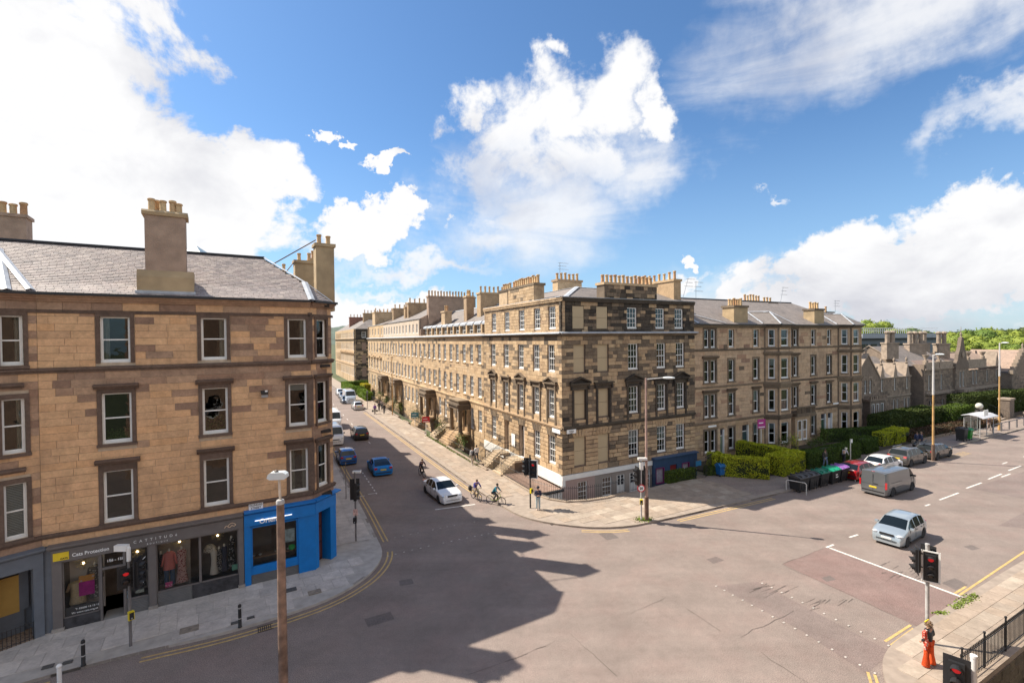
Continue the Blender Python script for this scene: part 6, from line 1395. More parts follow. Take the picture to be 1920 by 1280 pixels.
for a in ((-.1, 6.0), (9.6, 6.0)):
    for k in range(7): t_ = k/7; p = FX.pt(a[0]+(5.2-a[0])*t_, a[1]+(10.1-a[1])*t_, .1); bb = MB(); bb.box(-.3, .3, -.3, .3, 0, .6); bb.build('crow_step', GT, SG, p-LG, FX.rz)
finial(FX.pt(5.2, 10.2, .2), 1); window(SG, FX, 6.5, 6.2, .7, 1.8, 'thin', -.06)
poly_part(SG, 'roof_slope', [FX.pt(0, 6.4, .4), FX.pt(5.2, 9.9, .4), FX.pt(5.2, 9.9, 7), FX.pt(0, 6.4, 7)], GSL); bar(SG, FX, 'end_wall', 9.3, 9.5, .4, 9, 0, 6.4, S_RUB)
def round_stack(px0, pxs, pyt, pyb, dep, n, r=.31):
    b0 = place(px0, pyb, dep); b1 = place(pxs, pyb, dep); zt = place(px0, pyt, dep).z; P = b0-LG; Q = b1-LG
    b = MB(); t = Q-P; b.cbox((P+Q)/2+Vector((0, 0, -.9)), (t.length+1.0, 1.1, 2.2), math.atan2(t.y, t.x)); b.cbox((P+Q)/2+Vector((0, 0, .3)), (t.length+1.2, 1.25, .2), math.atan2(t.y, t.x)); o = b.build('chimney', GT, SG)
    h = zt-b0.z
    for k in range(n):
        c = MB(); c.lathe(P+t*(k/max(1, n-1)), [(r*1.2, .2), (r, .4), (r*.95, h*.78), (r*1.35, h*.84), (r*1.45, h*.9), (r*.8, h*.97), (r*.6, h)], 8); c.build('flue', GT, o)
round_stack(1664, 1673, 620, 647, 70, 2); round_stack(1706, 1726, 621, 648, 76, 3); round_stack(1714, 1733, 621, 647, 80, 2); round_stack(1760, 1770, 621, 648, 80, 2)
seat(BEFORE5)
# ================================================================ modern building and shed beyond
MG = mat('blue_grey_cladding', (.13, .155, .18), .5, .1, .5); ML = mat('light_grey_cladding', (.33, .35, .38), .5, .08)
mb = thing('modern_office', 'flat roofed blue grey clad building showing above the school roofs', 'building', tuple(place(1660, 680, 100))[:2]+(0,))
p0, p1 = place(1585, 640, 100), place(1760, 640, 108); fm = Facade(p0, (p1-p0))
w_ = (Vector(p1[:2])-Vector(p0[:2])).length
zt = place(1620, 620, 101).z; b = fb(mb, fm); b.box(0, w_, 0, 14, 0, zt-.6); b.build('wall', MG, mb); zz = place(1640, 634, 102).z
bar(mb, fm, 'upper_band', 3.6, w_, -.9, 0, zz, zt-.7, ML); bar(mb, fm, 'recess_strip', 3.7, w_, -.5, 0, zz-.35, zz, BLACKIRON)  # solid black strip set back under the upper band
for k in range(6): bar(mb, fm, 'window', 4.5+k*2.6, 6.2+k*2.6, -.06, 0, zz-3.2, zz-1.2, mat('dark_glazing', (.03, .04, .04), .1, .2))
b = fb(mb, fm)
for k in range(5): b.box(-.02, 3.5, -.03, 0, zz-6+k*1.6, zz-5.96+k*1.6)
b.build('panel_joint', BLACKIRON, mb)
b = fb(mb, fm)
for k in range(30): b.tube((.5+k*.6, .2, zt-.6), (.5+k*.6, .2, zt+.5), .05, 4)
b.tube((0, .2, zt+.5), (w_, .2, zt+.5), .06, 4); b.tube((0, .2, zt), (w_, .2, zt), .04, 4); b.build('roof_rail', mat('white_metal', (.6, .6, .62), .5, 0), mb)
sh = thing('metal_shed', 'long shed with pale standing seam roof at the right edge', 'building', tuple(place(1900, 700, 120))[:2]+(0,))
p0, p1 = place(1858, 690, 120), place(2060, 690, 128); fs = Facade(p0, (p1-p0)); zt = place(1900, 669, 125).z; ze = place(1900, 706, 120).z; w_ = 30
b = fb(sh, fs); b.box(0, w_, .1, 16, 0, ze); b.build('wall', mat('cream_shed_wall', (.5, .48, .44), .7, .1), sh)
b = fb(sh, fs); b.poly([(0, -.3, ze), (w_, -.3, ze), (w_, 8, zt), (0, 8, zt)]); o = b.build('roof_slope', mat('pale_metal_roof', (.55, .55, .56), .4, .05), sh); b = fb(sh, fs)
for k in range(24): b.add([(k*1.25, -.3, ze+.02), (k*1.25+.12, -.3, ze+.02), (k*1.25+.12, 8, zt+.1), (k*1.25, 8, zt+.1), (k*1.25+.06, -.3, ze+.16), (k*1.25+.06, 8, zt+.2)], [(0, 4, 5, 3), (4, 1, 2, 5)])
b.build('standing_seam', mat('seam_grey', (.3, .3, .32), .5, 0), o)
# ================================================================ vegetation
def leafmat(name, c1, c2):
    if name in MATS: return MATS[name]
    m = stone_mat(name, [c1, c2, c1, tuple((a+c)/2 for a, c in zip(c1, c2)), c2], .0, (0, 0, 0), .4, .2, rough=.65, bump=0); return m
LF_BRIGHT = leafmat('bright_foliage', (.22, .26, .035), (.12, .17, .025)); LF_MID = leafmat('mid_foliage', (.12, .17, .025), (.07, .12, .018)); LF_DARK = leafmat('dark_foliage', (.05, .075, .018), (.085, .11, .025))
LF_YEL = leafmat('golden_hedge_leaf', (.60, .58, .04), (.36, .44, .03)); LF_HG = leafmat('green_hedge_leaf', (.11, .17, .03), (.055, .10, .018)); LF_LIME = leafmat('lime_hedge_leaf', (.24, .33, .04), (.15, .25, .025)); BARK = mat('bark', (.1, .075, .05), .9, .2)
LF_FLOW = leafmat('yellow_blossom', (.75, .60, .04), (.4, .42, .05)); CORE = mat('hedge_core', (.02, .03, .008), .95, .2)
def leaves(b, c, r3, n, size, shell=.55):
    for _ in range(n):
        d = Vector((RND.gauss(0, 1), RND.gauss(0, 1), RND.gauss(0, 1))).normalized()*(shell+(1-shell)*RND.random()); p = Vector(c)+Vector((d.x*r3[0], d.y*r3[1], d.z*r3[2]))
        u = Vector((RND.gauss(0, 1), RND.gauss(0, 1), RND.gauss(0, 1))).normalized(); v = u.cross(d).normalized()*size*RND.uniform(.5, 1.2); u = u*size*RND.uniform(.5, 1.2)
        b.add([p-u, p-v*.6, p+u, p+v*.6], [(0, 1, 2, 3)])
def tree_meshes(m, seed, n=5200, blobs=16):
    rs = random.Random(seed); b = MB(); cr = []
    for k in range(blobs):
        a = rs.uniform(0, 6.3); rr = rs.uniform(.0, .62); z = rs.uniform(-.45, .75); cr.append((rr*math.cos(a)*(1-.3*abs(z)), rr*math.sin(a)*(1-.3*abs(z)), z*.8, rs.uniform(.24, .46)))
    for x, y, z, r in cr: leaves(b, (x, y, z), (r, r, r*.85), n//blobs, .045)
    co = MB(); [co.ball((x, y, z), r*.72, n=8) for x, y, z, r in cr]
    crown = b.mesh('crown', m); inner = co.mesh('inner_foliage', m, False); t = MB(); t.tube((0, 0, -2.2), (0, 0, -.4), .09, 8, .06)
    for x, y, z, r in cr[:8]: t.tube((0, 0, -.7+rs.uniform(-.2, .3)), (x, y, z), .045, 5, .012)
    return crown, t.mesh('trunk', BARK), inner
TREES = {k: [tree_meshes(m, s) for s in ss] for k, m, ss in (('b', LF_BRIGHT, (1, 2, 3)), ('m', LF_MID, (4, 5)), ('d', LF_DARK, (6, 7)))}
def tree(p, r, h, kind, label, name='broadleaf_tree'):
    cr, tr, inr = RND.choice(TREES[kind]); t = thing(name, label, 'tree', (p[0], p[1], 0), RND.uniform(0, 6.3), 'trees beyond the school')
    rz = h-r*.95
    for nm, me in (('crown', cr), ('trunk', tr)): o = put(nm, me, t, (0, 0, rz), 0, (r, r, r*(1.0 if nm == 'crown' else rz/r/2.2)))
    put('inner_foliage', inr, t, (0, 0, rz), 0, (r, r, r))
    return t
tl = [(1574, 612, 118, 5, 'b'), (1600, 600, 130, 7, 'b'), (1628, 594, 134, 7.5, 'b'), (1655, 598, 136, 7, 'b'), (1676, 612, 136, 5.5, 'b'), (1588, 606, 112, 5, 'b'), (1612, 594, 118, 6.5, 'b'), (1640, 592, 122, 6.5, 'b'), (1662, 606, 124, 5, 'b'), (1683, 620, 130, 4.5, 'b'), (1700, 616, 190, 6, 'd'), (1716, 610, 200, 6, 'd'), (1742, 614, 195, 7, 'd'), (1728, 622, 150, 5, 'b'), (1762, 626, 140, 5.5, 'b'),
      (1780, 620, 145, 8, 'b'), (1800, 606, 165, 11, 'b'), (1828, 610, 160, 10, 'm'), (1850, 608, 165, 11, 'b'), (1876, 611, 160, 10, 'b'), (1900, 606, 165, 11, 'b'), (1930, 608, 160, 11, 'b'), (1690, 606, 150, 7, 'b'), (1712, 612, 160, 7, 'm'), (1790, 616, 150, 9, 'b'), (1812, 616, 160, 9, 'm'), (1835, 624, 140, 8.5, 'b'), (1862, 624, 145, 8.5, 'b'), (1886, 622, 150, 9, 'b'), (1912, 620, 150, 9, 'b'), (1940, 618, 150, 10, 'b'), (1975, 618, 150, 10, 'm'), (1765, 632, 128, 5, 'b'), (1895, 640, 128, 6, 'm'), (1918, 606, 205, 9, 'd'), (1875, 612, 230, 7, 'd'), (1810, 632, 128, 5.5, 'b'), (1848, 640, 126, 5, 'b'), (1875, 645, 124, 5, 'b'), (1690, 634, 118, 3.5, 'b'), (1925, 690, 96, 3.2, 'b'), (1905, 715, 105, 3, 'm'), (1885, 722, 112, 3, 'm')]
names = {'b': 'bright green tree', 'm': 'mid green tree', 'd': 'dark evergreen'}
def where(px): return 'behind the end bay of the brown terrace' if px < 1650 else 'above the modern office roof' if px < 1700 else 'behind the clustered round chimneys' if px < 1780 else 'behind the school gables' if px < 1860 else 'over the pale shed roof at the right edge'
cnt = {}
for px, py, dep, r, k in sorted(tl):
    p = place(px, py, dep); lb = f"{names[k]} {where(px)}"
    cnt[lb] = cnt.get(lb, 0)+1; ex = ['', ', second from left', ', third from left', ', fourth from left', ', fifth from left', ', sixth from left', ', seventh from left', ', eighth from left', ', ninth from left', ', tenth from left'][cnt[lb]-1]
    tree(p, r, p.z, k, lb+ex)
# far wooded hill on the left and a belt of woodland along the horizon
def hill(name, px0, px1, dep, top, m, seed):
    b = MB(); n = 60; vs = []
    for k in range(n+1):
        t = k/n; p = place(px0+(px1-px0)*t, 640, dep); h = top*math.sin(math.pi*t)**.6*(1+.12*noise.noise(Vector((t*7, seed, 0))))+2*noise.noise(Vector((t*40, seed, 1)))
        q = Vector((p.x, p.y, 0)).normalized()*dep*.35
        vs += [(p.x, p.y, 0), (p.x+q.x*.4, p.y+q.y*.4, max(1, h)), (p.x+q.x, p.y+q.y, 0)]
    b.add(vs, [f for k in range(n) for f in ((3*k, 3*k+3, 3*k+4, 3*k+1), (3*k+1, 3*k+4, 3*k+5, 3*k+2))]); return tag(b.build(name, m), kind='structure')
hill('hills', 540, 760, 1500, 62, mat('hazy_wooded_hill', (.085, .115, .09), .95, .3, .02), 3); hill('hills', 1650, 2300, 1200, 26, mat('hazy_wooded_hill2', (.07, .095, .06), .95, .3, .02), 5); hill('hills', 1000, 1700, 1400, 24, MATS['hazy_wooded_hill2'], 8)
def hedge(label, pts, w, h, m, z0=.12, dens=420, size=.06, name='hedge', cat='hedge'):
    pts = [Vector(p) for p in pts]; t = thing(name, label, cat, (pts[0].x, pts[0].y, z0)); L0 = Vector(t.location); b = MB(); lf = MB()
    for a, c in zip(pts, pts[1:]):
        d = Vector((c.x-a.x, c.y-a.y, 0)); L_ = d.length; d.normalize(); n = Vector((-d.y, d.x, 0)); nn = max(2, int(L_/.5)); prev = None
        for k in range(nn+1):
            p = Vector((a.x, a.y, z0))+d*(L_*k/nn)-L0; hh = h*(1+.06*noise.noise(Vector((k*.5, a.x, 0)))); ww = w*(1+.1*noise.noise(Vector((k*.4, a.y, 3))))
            ring = [p-n*ww/2*.92, p-n*ww/2+Vector((0, 0, hh*.5)), p-n*ww/2*.85+Vector((0, 0, hh*.93)), p+Vector((0, 0, hh)), p+n*ww/2*.85+Vector((0, 0, hh*.93)), p+n*ww/2+Vector((0, 0, hh*.5)), p+n*ww/2*.92]
            if prev: b.add(prev+ring, [(i, i+1, 8+i, 7+i) for i in range(6)])
            else: b.add(ring, [tuple(range(7))])
            prev = ring
        b.add(prev, [tuple(range(6, -1, -1))])
        area = L_*(2*h+w)+2*w*h
        for _ in range(int(area*dens)):
            r = RND.random()*(2*h+w+ .001); x = RND.random()*L_; bulge = .05*noise.noise(Vector((x*.9, r*2, a.x)))*2
            if RND.random() < 2*w*h/area: x = RND.choice((-.03, L_+.03)); y = RND.uniform(-w/2, w/2); z = RND.uniform(0, h)
            elif r < h: y = -w/2-bulge; z = r
            elif r < h+w: y = r-h-w/2; z = h+bulge
            else: y = w/2+bulge; z = r-h-w
            p = Vector((a.x, a.y, z0))+d*x+n*(y+RND.gauss(0, .03))+Vector((0, 0, z+RND.gauss(0, .03)))-L0
            u = Vector((RND.gauss(0, 1), RND.gauss(0, 1), RND.gauss(0, 1))).normalized(); v = u.cross(Vector((RND.random(), RND.random(), RND.random()))).normalized(); sz_ = size*RND.uniform(.5, 1.3)
            lf.add([p-u*sz_, p-v*sz_*.6, p+u*sz_, p+v*sz_*.6], [(0, 1, 2, 3)])
    b.build('core', CORE, t); lf.build('foliage', m, t); return t
hedge('tall golden green clipped hedge along the pavement, nearest the navy shop', [G(1336, 884), G(1352, 892), G(1440, 899)], 1.1, 1.75, LF_YEL)
hedge('golden green hedge block at the corner beside the dark hedge', [G(1452, 893), G(1492, 880)], 1.7, 1.75, LF_YEL)
hedge('golden green hedge running back between two gardens of the bay terrace', [EP(20.4, -.6), G(1470, 876)], 1.0, 1.7, LF_YEL)
hedge('dark green clipped hedge behind the wheeled bins', [G(1506, 880), G(1560, 869), G(1602, 858)], 1.2, 1.55, LF_HG)
hedge('dark hedge running back to the green and white doors', [EP(34.0, -.9), EP(38, -2.4), EP(42, -3.4)], .9, 1.5, LF_HG, dens=300)
hedge('rounded green hedge at the end of the bay terrace gardens', [G(1612, 852), G(1634, 845)], 1.3, 1.5, LF_HG)
hedge('low yellow green hedge before the school bank, left piece', [G(1646, 838), G(1664, 834)], 1.2, 1.5, LF_YEL, dens=260); hedge('low yellow green hedge before the school bank, right piece', [G(1668, 834), G(1690, 827)], 1.4, 1.6, LF_YEL, dens=260)
hedge('small clipped green hedge in front of the navy shop', [G(1250, 908), G(1301, 898)], .5, .95, LF_MID)
hedge('tiny green hedge beside the blue bin', [G(1322, 893), G(1338, 892)], .5, .8, LF_MID)
hedge('long dark hedge on the bank under the school windows', [FD.pt(47.5, .2, .8), FD.pt(56, .2, 1.4), FD.pt(63, .2, 1.4)], 2.4, 2.5, LF_DARK, z0=.2, dens=150, size=.1)
hedge('thick yellow flecked hedge on the bank by the school door', [FD.pt(63.5, .2, .2), FD.pt(71.5, .2, .6)], 2.0, 2.3, LF_MID, z0=.2, dens=150, size=.1)
hedge('black green hedge right of the school steps', [FD.pt(73, .2, 2.2), FD.pt(84, .2, .8), FD.pt(90, .2, .6)], 2.4, 3.3, LF_DARK, z0=.2, dens=110, size=.12)
hedge('dark hedge at the right end of the school bank', [FD.pt(92, .2, .2), FD.pt(104, .2, .2)], 2.6, 3.0, LF_DARK, z0=.2, dens=90, size=.12)
hedge('low brown shrub bed on the bank below the school hedge', [FD.pt(47, .2, -1.6), FD.pt(63, .2, -1.9), FD.pt(70, .2, -2.3)], 2.4, .7, leafmat('brown_shrub', (.13, .075, .045), (.08, .05, .03)), z0=.2, dens=110, size=.09, name='shrub_bed', cat='shrubs')
for lb, pts, h, m in (('lime green hedge bordering the pavement at the far gap', [FC.pt(-101, 0, -3.2), FC.pt(-88, 0, -3.0), FC.pt(-84, 0, -1.2)], 1.9, LF_LIME), ('lime green hedge across the far gap', [FC.pt(-101, 0, -3.0), FC.pt(-101, 0, 3)], 1.9, LF_LIME), ('lower green hedge before the far end house', [FC.pt(-83, 0, -1.8), FC.pt(-72, 0, -1.8)], 1.7, LF_LIME)):
    hedge(lb, pts, 1.3, h, m, dens=90, size=.13)
hedge('yellow flowering bush in the far garden', [FC.pt(-90, 0, 0), FC.pt(-86, 0, .2)], 1.6, 2.2, LF_FLOW, dens=90, size=.13, name='flowering_bush', cat='bush')
def bush(label, p, r, h, m, n=260, size=.07, z0=.15):
    t = thing('bush', label, 'bush', (p.x, p.y, z0)); b = MB(); leaves(b, (0, 0, h*.5), (r, r, h*.5), n, size, .3); b.build('foliage', m, t); b = MB()
    for k in range(5): b.tube((0, 0, 0), (RND.uniform(-r, r)*.6, RND.uniform(-r, r)*.6, h*.7), .02, 4, .008)
    b.build('stem', BARK, t); return t
bush('yellow topped shrub above the golden hedge corner', EP(27.4, -1.8), .7, 2.3, LF_YEL); bush('rose bush beside the bay windows and hedge', EP(26, -1.6), 1.3, 2.2, LF_HG, 420); bush('loose shrub left of the green garden door', EP(33.2, -1.6), 1.0, 2.2, LF_MID, 380)
for k, (s, o, lb) in enumerate(((29.5, -2.2, 'low garden shrub behind the dark hedge'), (31.3, -2.0, 'straggly garden shrub before the square ground bay'), (36, -3, 'dark shrub in front of the green door'), (39.8, -1.6, 'small shrub at the foot of the end bay'), (44.5, -1.5, 'yellow flowered shrub between terrace and school'), (23.5, -1.2, 'dark shrub at the black door of the bay terrace'))):
    bush(lb, EP(s, o), .9, 1.3, LF_YEL if 'yellow' in lb else LF_HG, 300)
for k, (s, lb) in enumerate(((-17.5, 'pots of greenery by the nearest columned porch'), (-24.6, 'dark shrub beside the nearest columned porch'), (-33, 'ivy and shrubs over the railings at the second porch'), (-36, 'grey shrub left of the second porch'), (-46, 'tall climbing greenery beside the third porch'), (-50, 'loose shrub between third and fourth porches'), (-56, 'dark shrub by the fourth porch'), (-62, 'shrub at the far end of the terrace railings'), (-69, 'dark shrub before the end house'))):
    bush(lb, FC.pt(s*1.06-2.5, 0, -.4), 1.0, 2.0+.8*(k % 2), (LF_HG, LF_MID, LF_DARK)[k % 3], 300, .09)
# ================================================================ vehicles
RUB = mat('tyre_rubber', (.022, .022, .024), .85, .1); ALLOY = mat('alloy_rim', (.45, .46, .48), .35, 0, metal=.7); CARGL = mat('car_glass', (.008, .012, .014), .03, 0, spec=.45)
PLATEY = mat('rear_plate', (.72, .52, .03), .5, 0); PLATEW = mat('front_plate', (.75, .75, .72), .5, 0); TAIL = mat('tail_lamp', (.45, .015, .02), .2, 0, coat=1); HEADL = mat('head_lamp', (.62, .65, .68), .1, 0, coat=1, metal=.3); TRIMB = mat('black_trim', (.018, .018, .02), .5, 0)
def paint(name, c, metal=.3): return mat(name, c, .32, 0, metal=metal, coat=1)
def lerp(tab, x):
    if x <= tab[0][0]: return tab[0][1]
    for (a, u), (c, v) in zip(tab, tab[1:]):
        if x <= c: return u+(v-u)*(x-a)/(c-a+1e-9)
    return tab[-1][1]
SHAPES = {  # fractions of length along x from the tail: roof line, belt line; glass ranges rear, front, side; pillars
 'hatch': dict(top=[(0, .36), (.012, .60), (.05, .66), (.15, .93), (.26, .99), (.42, 1), (.56, .965), (.62, .93), (.79, .66), (.9, .585), (.97, .50), (1, .34)], rear=(.05, .15), front=(.62, .79), side=(.14, .73), pil=(.30, .50)),
 'coupe': dict(top=[(0, .38), (.012, .62), (.06, .68), (.22, .88), (.34, .985), (.46, 1), (.56, .97), (.60, .94), (.76, .66), (.9, .57), (.97, .48), (1, .34)], rear=(.07, .30), front=(.60, .76), side=(.24, .70), pil=(.42,)),
 'saloon': dict(top=[(0, .38), (.012, .62), (.10, .68), (.15, .70), (.30, .95), (.40, 1), (.54, .985), (.59, .94), (.74, .66), (.9, .59), (.97, .50), (1, .34)], rear=(.15, .30), front=(.59, .74), side=(.22, .70), pil=(.34, .48)),
 'suv': dict(top=[(0, .38), (.012, .60), (.04, .66), (.10, .93), (.18, .98), (.42, 1), (.58, .97), (.63, .93), (.77, .67), (.92, .61), (.98, .52), (1, .36)], rear=(.04, .10), front=(.63, .77), side=(.10, .73), pil=(.26, .46)),
 'van': dict(top=[(0, .5), (.008, .97), (.04, 1), (.5, 1), (.72, .985), (.78, .94), (.90, .60), (.96, .53), (.985, .44), (1, .30)], rear=None, front=(.785, .895), side=(.74, .86), pil=()),
}
def vehicle(name, label, cat, kind, pos, heading, L, W, H, col, group=None, rim=None, plates=True, lamps=True, details=()):
    """heading: unit vector; pos: ground point under the middle"""
    t = thing(name, label, cat, (pos.x, pos.y, .004), math.atan2(heading.y, heading.x), group)
    S = SHAPES[kind]; wr = .305 if kind != 'van' else .34; wr = .36 if kind == 'suv' else wr; ax = (.165*L if kind != 'van' else .2*L, .805*L if kind != 'van' else .81*L)
    belt = .62*H if kind != 'van' else .60*H; gc = .17+(.06 if kind == 'suv' else 0)
    xs = set(x*L for x, _ in S['top'])|{.1*L, .35*L, .5*L, .68*L, .85*L, .94*L}
    for a in ax:
        for k in range(-4, 5): xs.add(a+(wr+.06)*math.sin(k*math.pi/8))
    for p in S['pil']: xs |= {p*L-.035, p*L+.035}
    xs |= {S['side'][0]*L, S['side'][1]*L}
    xs = sorted(x for x in xs if 0 <= x <= L); st = []
    for x in xs:
        f = x/L; top = lerp(S['top'], f)*H; cab = max(0, min(1, (top-belt*1.02)/(H-belt*1.02)))
        e = 1-.13*max(0, 1-f/.06)**2-.16*max(0, (f-.88)/.12)**2
        hw = W/2*e; bz = gc
        for a in ax:
            d = abs(x-a)
            if d < wr+.065: bz = max(bz, math.sqrt(max(0, (wr+.065)**2-d*d))+wr*.98)
        bl = min(belt, top-.03)
        rw = hw*(.95-.21*cab) if kind != 'van' else hw*(.96-.07*cab)
        hi = max(bz, .3*H)
        bz = min(bz, top-.1)
        st.append([(0, top+.0), (rw*.55, top-.008), (rw*.9, top-.03), (rw, top-.075 if cab > .1 else top-.06), (hw*.975, bl if cab > .1 else top-.09), (hw, max(bz+.02, bl*.72)), (hw*.985, max(bz+.005, gc+.1)), (hw*.93, bz), (hw*.6, max(gc, min(bz, gc)))])
    groups = {'body': MB(), 'windscreen': MB(), 'rear_window': MB(), 'side_window': MB(), 'side_window_': MB()}
    X0 = -L/2
    for i in range(len(xs)-1):
        xm = (xs[i]+xs[i+1])/2/L
        for j in range(8):
            g = 'body'
            if S['rear'] and S['rear'][0] < xm < S['rear'][1] and j < 2: g = 'rear_window'
            if S['front'][0] < xm < S['front'][1] and j < 2: g = 'windscreen'
            if j == 3 and S['side'][0] < xm < S['side'][1] and not any(abs(xm*L-p*L) < .034 for p in S['pil']): g = 'side_window'
            for sd in (1, -1):
                if j == 3 and g.startswith('side'): g = 'side_window' if sd > 0 else 'side_window_'
                a, c, d, e_ = st[i][j], st[i+1][j], st[i+1][j+1], st[i][j+1]
                q = [(X0+xs[i], sd*a[0], a[1]), (X0+xs[i+1], sd*c[0], c[1]), (X0+xs[i+1], sd*d[0], d[1]), (X0+xs[i], sd*e_[0], e_[1])]
                groups[g].add(q, [(0, 1, 2, 3) if sd < 0 else (3, 2, 1, 0)])
    for end, i in ((-1, 0), (1, len(xs)-1)):
        ring = [(X0+xs[i], y, z) for y, z in st[i]]+[(X0+xs[i], -y, z) for y, z in st[i][::-1][:-1]]
        groups['body'].poly(ring)
    parts = {}
    for g, b in groups.items():
        if not b.f: continue
        g = g.rstrip('_'); me = b.mesh(g, col if g == 'body' else CARGL)
        bm = bmesh.new(); bm.from_mesh(me); bmesh.ops.remove_doubles(bm, verts=bm.verts, dist=.0015); bmesh.ops.recalc_face_normals(bm, faces=bm.faces)
        if g == 'body':
            pass
        bm.to_mesh(me); bm.free(); me.polygons.foreach_set('use_smooth', [True]*len(me.polygons)); me.set_sharp_from_angle(angle=.6); parts[g] = put(g, me, t)
    bd = parts['body']
    ub = MB(); ub.box(-L/2+.25, L/2-.3, -W/2+.2, W/2-.2, gc-.02, .5); ub.build('underbody', TRIMB, t)
    wb = MB(); R90 = Matrix.Rotation(math.pi/2, 3, 'X'); w2 = .1
    wb.lathe((0, 0, 0), [(wr*.62, -w2), (wr*.93, -w2), (wr, -w2*.7), (wr, w2*.7), (wr*.93, w2), (wr*.62, w2)], 22, 0, R90); wm = wb.mesh('tyre', RUB, True)
    rb = MB(); rb.lathe((0, 0, 0), [(wr*.1, -w2*.75), (wr*.2, -w2*.9), (wr*.64, -w2*.55), (wr*.66, -w2*.9)], 18, 0, R90); rb.lathe((0, 0, 0), [(wr*.1, w2*.75), (wr*.2, w2*.9), (wr*.64, w2*.55), (wr*.66, w2*.9)], 18, 0, R90)
    for k in range(7):
        a = k*2*math.pi/7
        for sd in (-1, 1): rb.cbox((math.cos(a)*wr*.38, sd*w2*.82, math.sin(a)*wr*.38), (wr*.5, .03, .045), R=Matrix.Rotation(-a, 3, 'Y'))
    rm = rb.mesh('rim', rim or ALLOY, True)
    for a in ax:
        for sd in (-1, 1):
            w = put('tyre', wm, t, (X0+a, sd*(W/2-.115), wr)); put('rim', rm, w)
    def surf(x, z, out=.0):
        i = min(range(len(xs)), key=lambda k: abs(xs[k]-x)); return st[i]
    if lamps:
        tz = (.60*H) if kind != 'van' else .48*H; hgt = .17 if kind != 'van' else .5
        for sd in (-1, 1):
            b = MB(); b.cbox((X0+.09, sd*(W/2*.87-.12), tz-hgt*.25), (.2, .26, hgt)) if kind != 'van' else b.cbox((X0+.04, sd*(W/2-.07), tz), (.12, .12, hgt)); b.build('tail_light', TAIL, t)
            b = MB(); b.ball((0, 0, 0), 1, n=10); me = b.mesh('headlight', HEADL, True); put('headlight', me, t, (L/2-.22, sd*(W/2*.80-.06), H*.46 if kind != 'van' else H*.4), sd*-.25, (.2, .19, .085))
    b = MB(); b.cbox((L/2-.035, 0, .46*H if kind != 'van' else .34*H), (.09, W*.42, .11)); b.build('grille', TRIMB, t)
    b = MB(); b.cbox((L/2-.05, 0, .235*H), (.1, W*.62, .11)); b.build('lower_grille', TRIMB, t)
    if plates:
        pm = MB(); pm.cbox((-L/2-.01, 0, .47*H if kind != 'van' else .36*H), (.03, .52, .12)); pm.build('number_plate', PLATEY, t); pm = MB(); pm.cbox((L/2+.0, 0, .33*H if kind != 'van' else .26*H), (.03, .52, .11)); pm.build('number_plate', PLATEW, t)
    mx = S['side'][1]*L-.1
    for sd in (-1, 1):
        b = MB(); b.cbox((X0+mx, sd*(W/2+.07), belt+.06), (.13, .18, .12)); me = b.mesh('mirror', col if kind != 'van' else TRIMB); put('mirror', me, t)
        b = MB()                                                     # door seams and handles
        for p in (S['side'][1]-.02, *S['pil'][-1:], S['side'][0]+.03):
            x = X0+p*L; b.cbox((x, sd*(W/2-.004), (belt+.3)/2+.02), (.012, .018, belt-.42))
        if kind != 'van': b.cbox((X0+L*.45, sd*(W/2+.002), belt*.86), (.16, .03, .025)); b.cbox((X0+L*.27, sd*(W/2+.002), belt*.86), (.16, .03, .025))
        else: b.cbox((X0+L*.3, sd*(W/2+.0), H*.55), (L*.34, .02, .015)); b.cbox((X0+L*.3, sd*W/2, H*.35), (L*.45, .02, .02))
        b.build('door_seam', TRIMB, t)
        b = MB(); b.cbox((X0+L*.48, sd*(W/2-.01), gc+.05), (L*.46, .05, .08)); b.build('sill', TRIMB, t)
    b = MB(); b.cbox((-L/2+.02, 0, .27*H if kind != 'van' else .2*H), (.06, W*.8, .09)); b.build('bumper_strip', TRIMB, t)
    if 'rails' in details:
        b = MB(); [b.tube((X0+.16*L, sd*W*.34, H+.03), (X0+.56*L, sd*W*.34, H+.02), .02, 5) for sd in (-1, 1)]; b.build('roof_rail', ALLOY, t)
    if 'doors' in details:
        b = MB(); b.cbox((-L/2+.0, 0, H*.53), (.02, .015, H*.72)); b.cbox((-L/2+.0, -.2, H*.5), (.05, .3, .04)); b.box(-L/2-.01, -L/2+.02, -W*.42, W*.42, .9, .915); b.build('rear_door_seam', TRIMB, t); b = MB(); b.cbox((-L/2+.08, 0, H-.06), (.06, .25, .05)); b.build('brake_light', TAIL, t)
    if 'cargo' in details:
        b = MB(); b.cbox((-L/2+.55, 0, H+.09), (.5, 1.15, .05)); b.cbox((-L/2+1.4, 0, H+.09), (.06, 1.25, .05)); b.tube((-L/2+.2, .3, H+.1), (-L/2+1.9, .5, H+.2), .05, 6); b.lathe((-L/2-.12, .1, .95), [(.3, -.03), (.32, 0), (.3, .03)], 14, 0, Matrix.Rotation(math.pi/2, 3, 'Y')); b.build('roof_rack', TRIMB, t)
    return t
down = c3; away = -c3; right = d3; left = -d3
def mid(px, py, heading, back): p = G(px, py); return Vector((p.x, p.y, 0))+heading*back
vehicle('saloon_car', 'white saloon car driving out of the side street towards the junction', 'car', 'saloon', mid(846, 946, -down, 2.3), (down+right*.06).normalized(), 4.65, 1.82, 1.46, paint('white_car_paint', (.74, .74, .75), 0), rim=TRIMB)
vehicle('coupe', 'bright blue rounded coupe driving away up the shaded side street', 'car', 'coupe', mid(720, 893, away, 2.1), (away+right*.02).normalized(), 4.2, 1.84, 1.36, paint('bright_blue_paint', (.0, .13, .42)), rim=TRIMB)
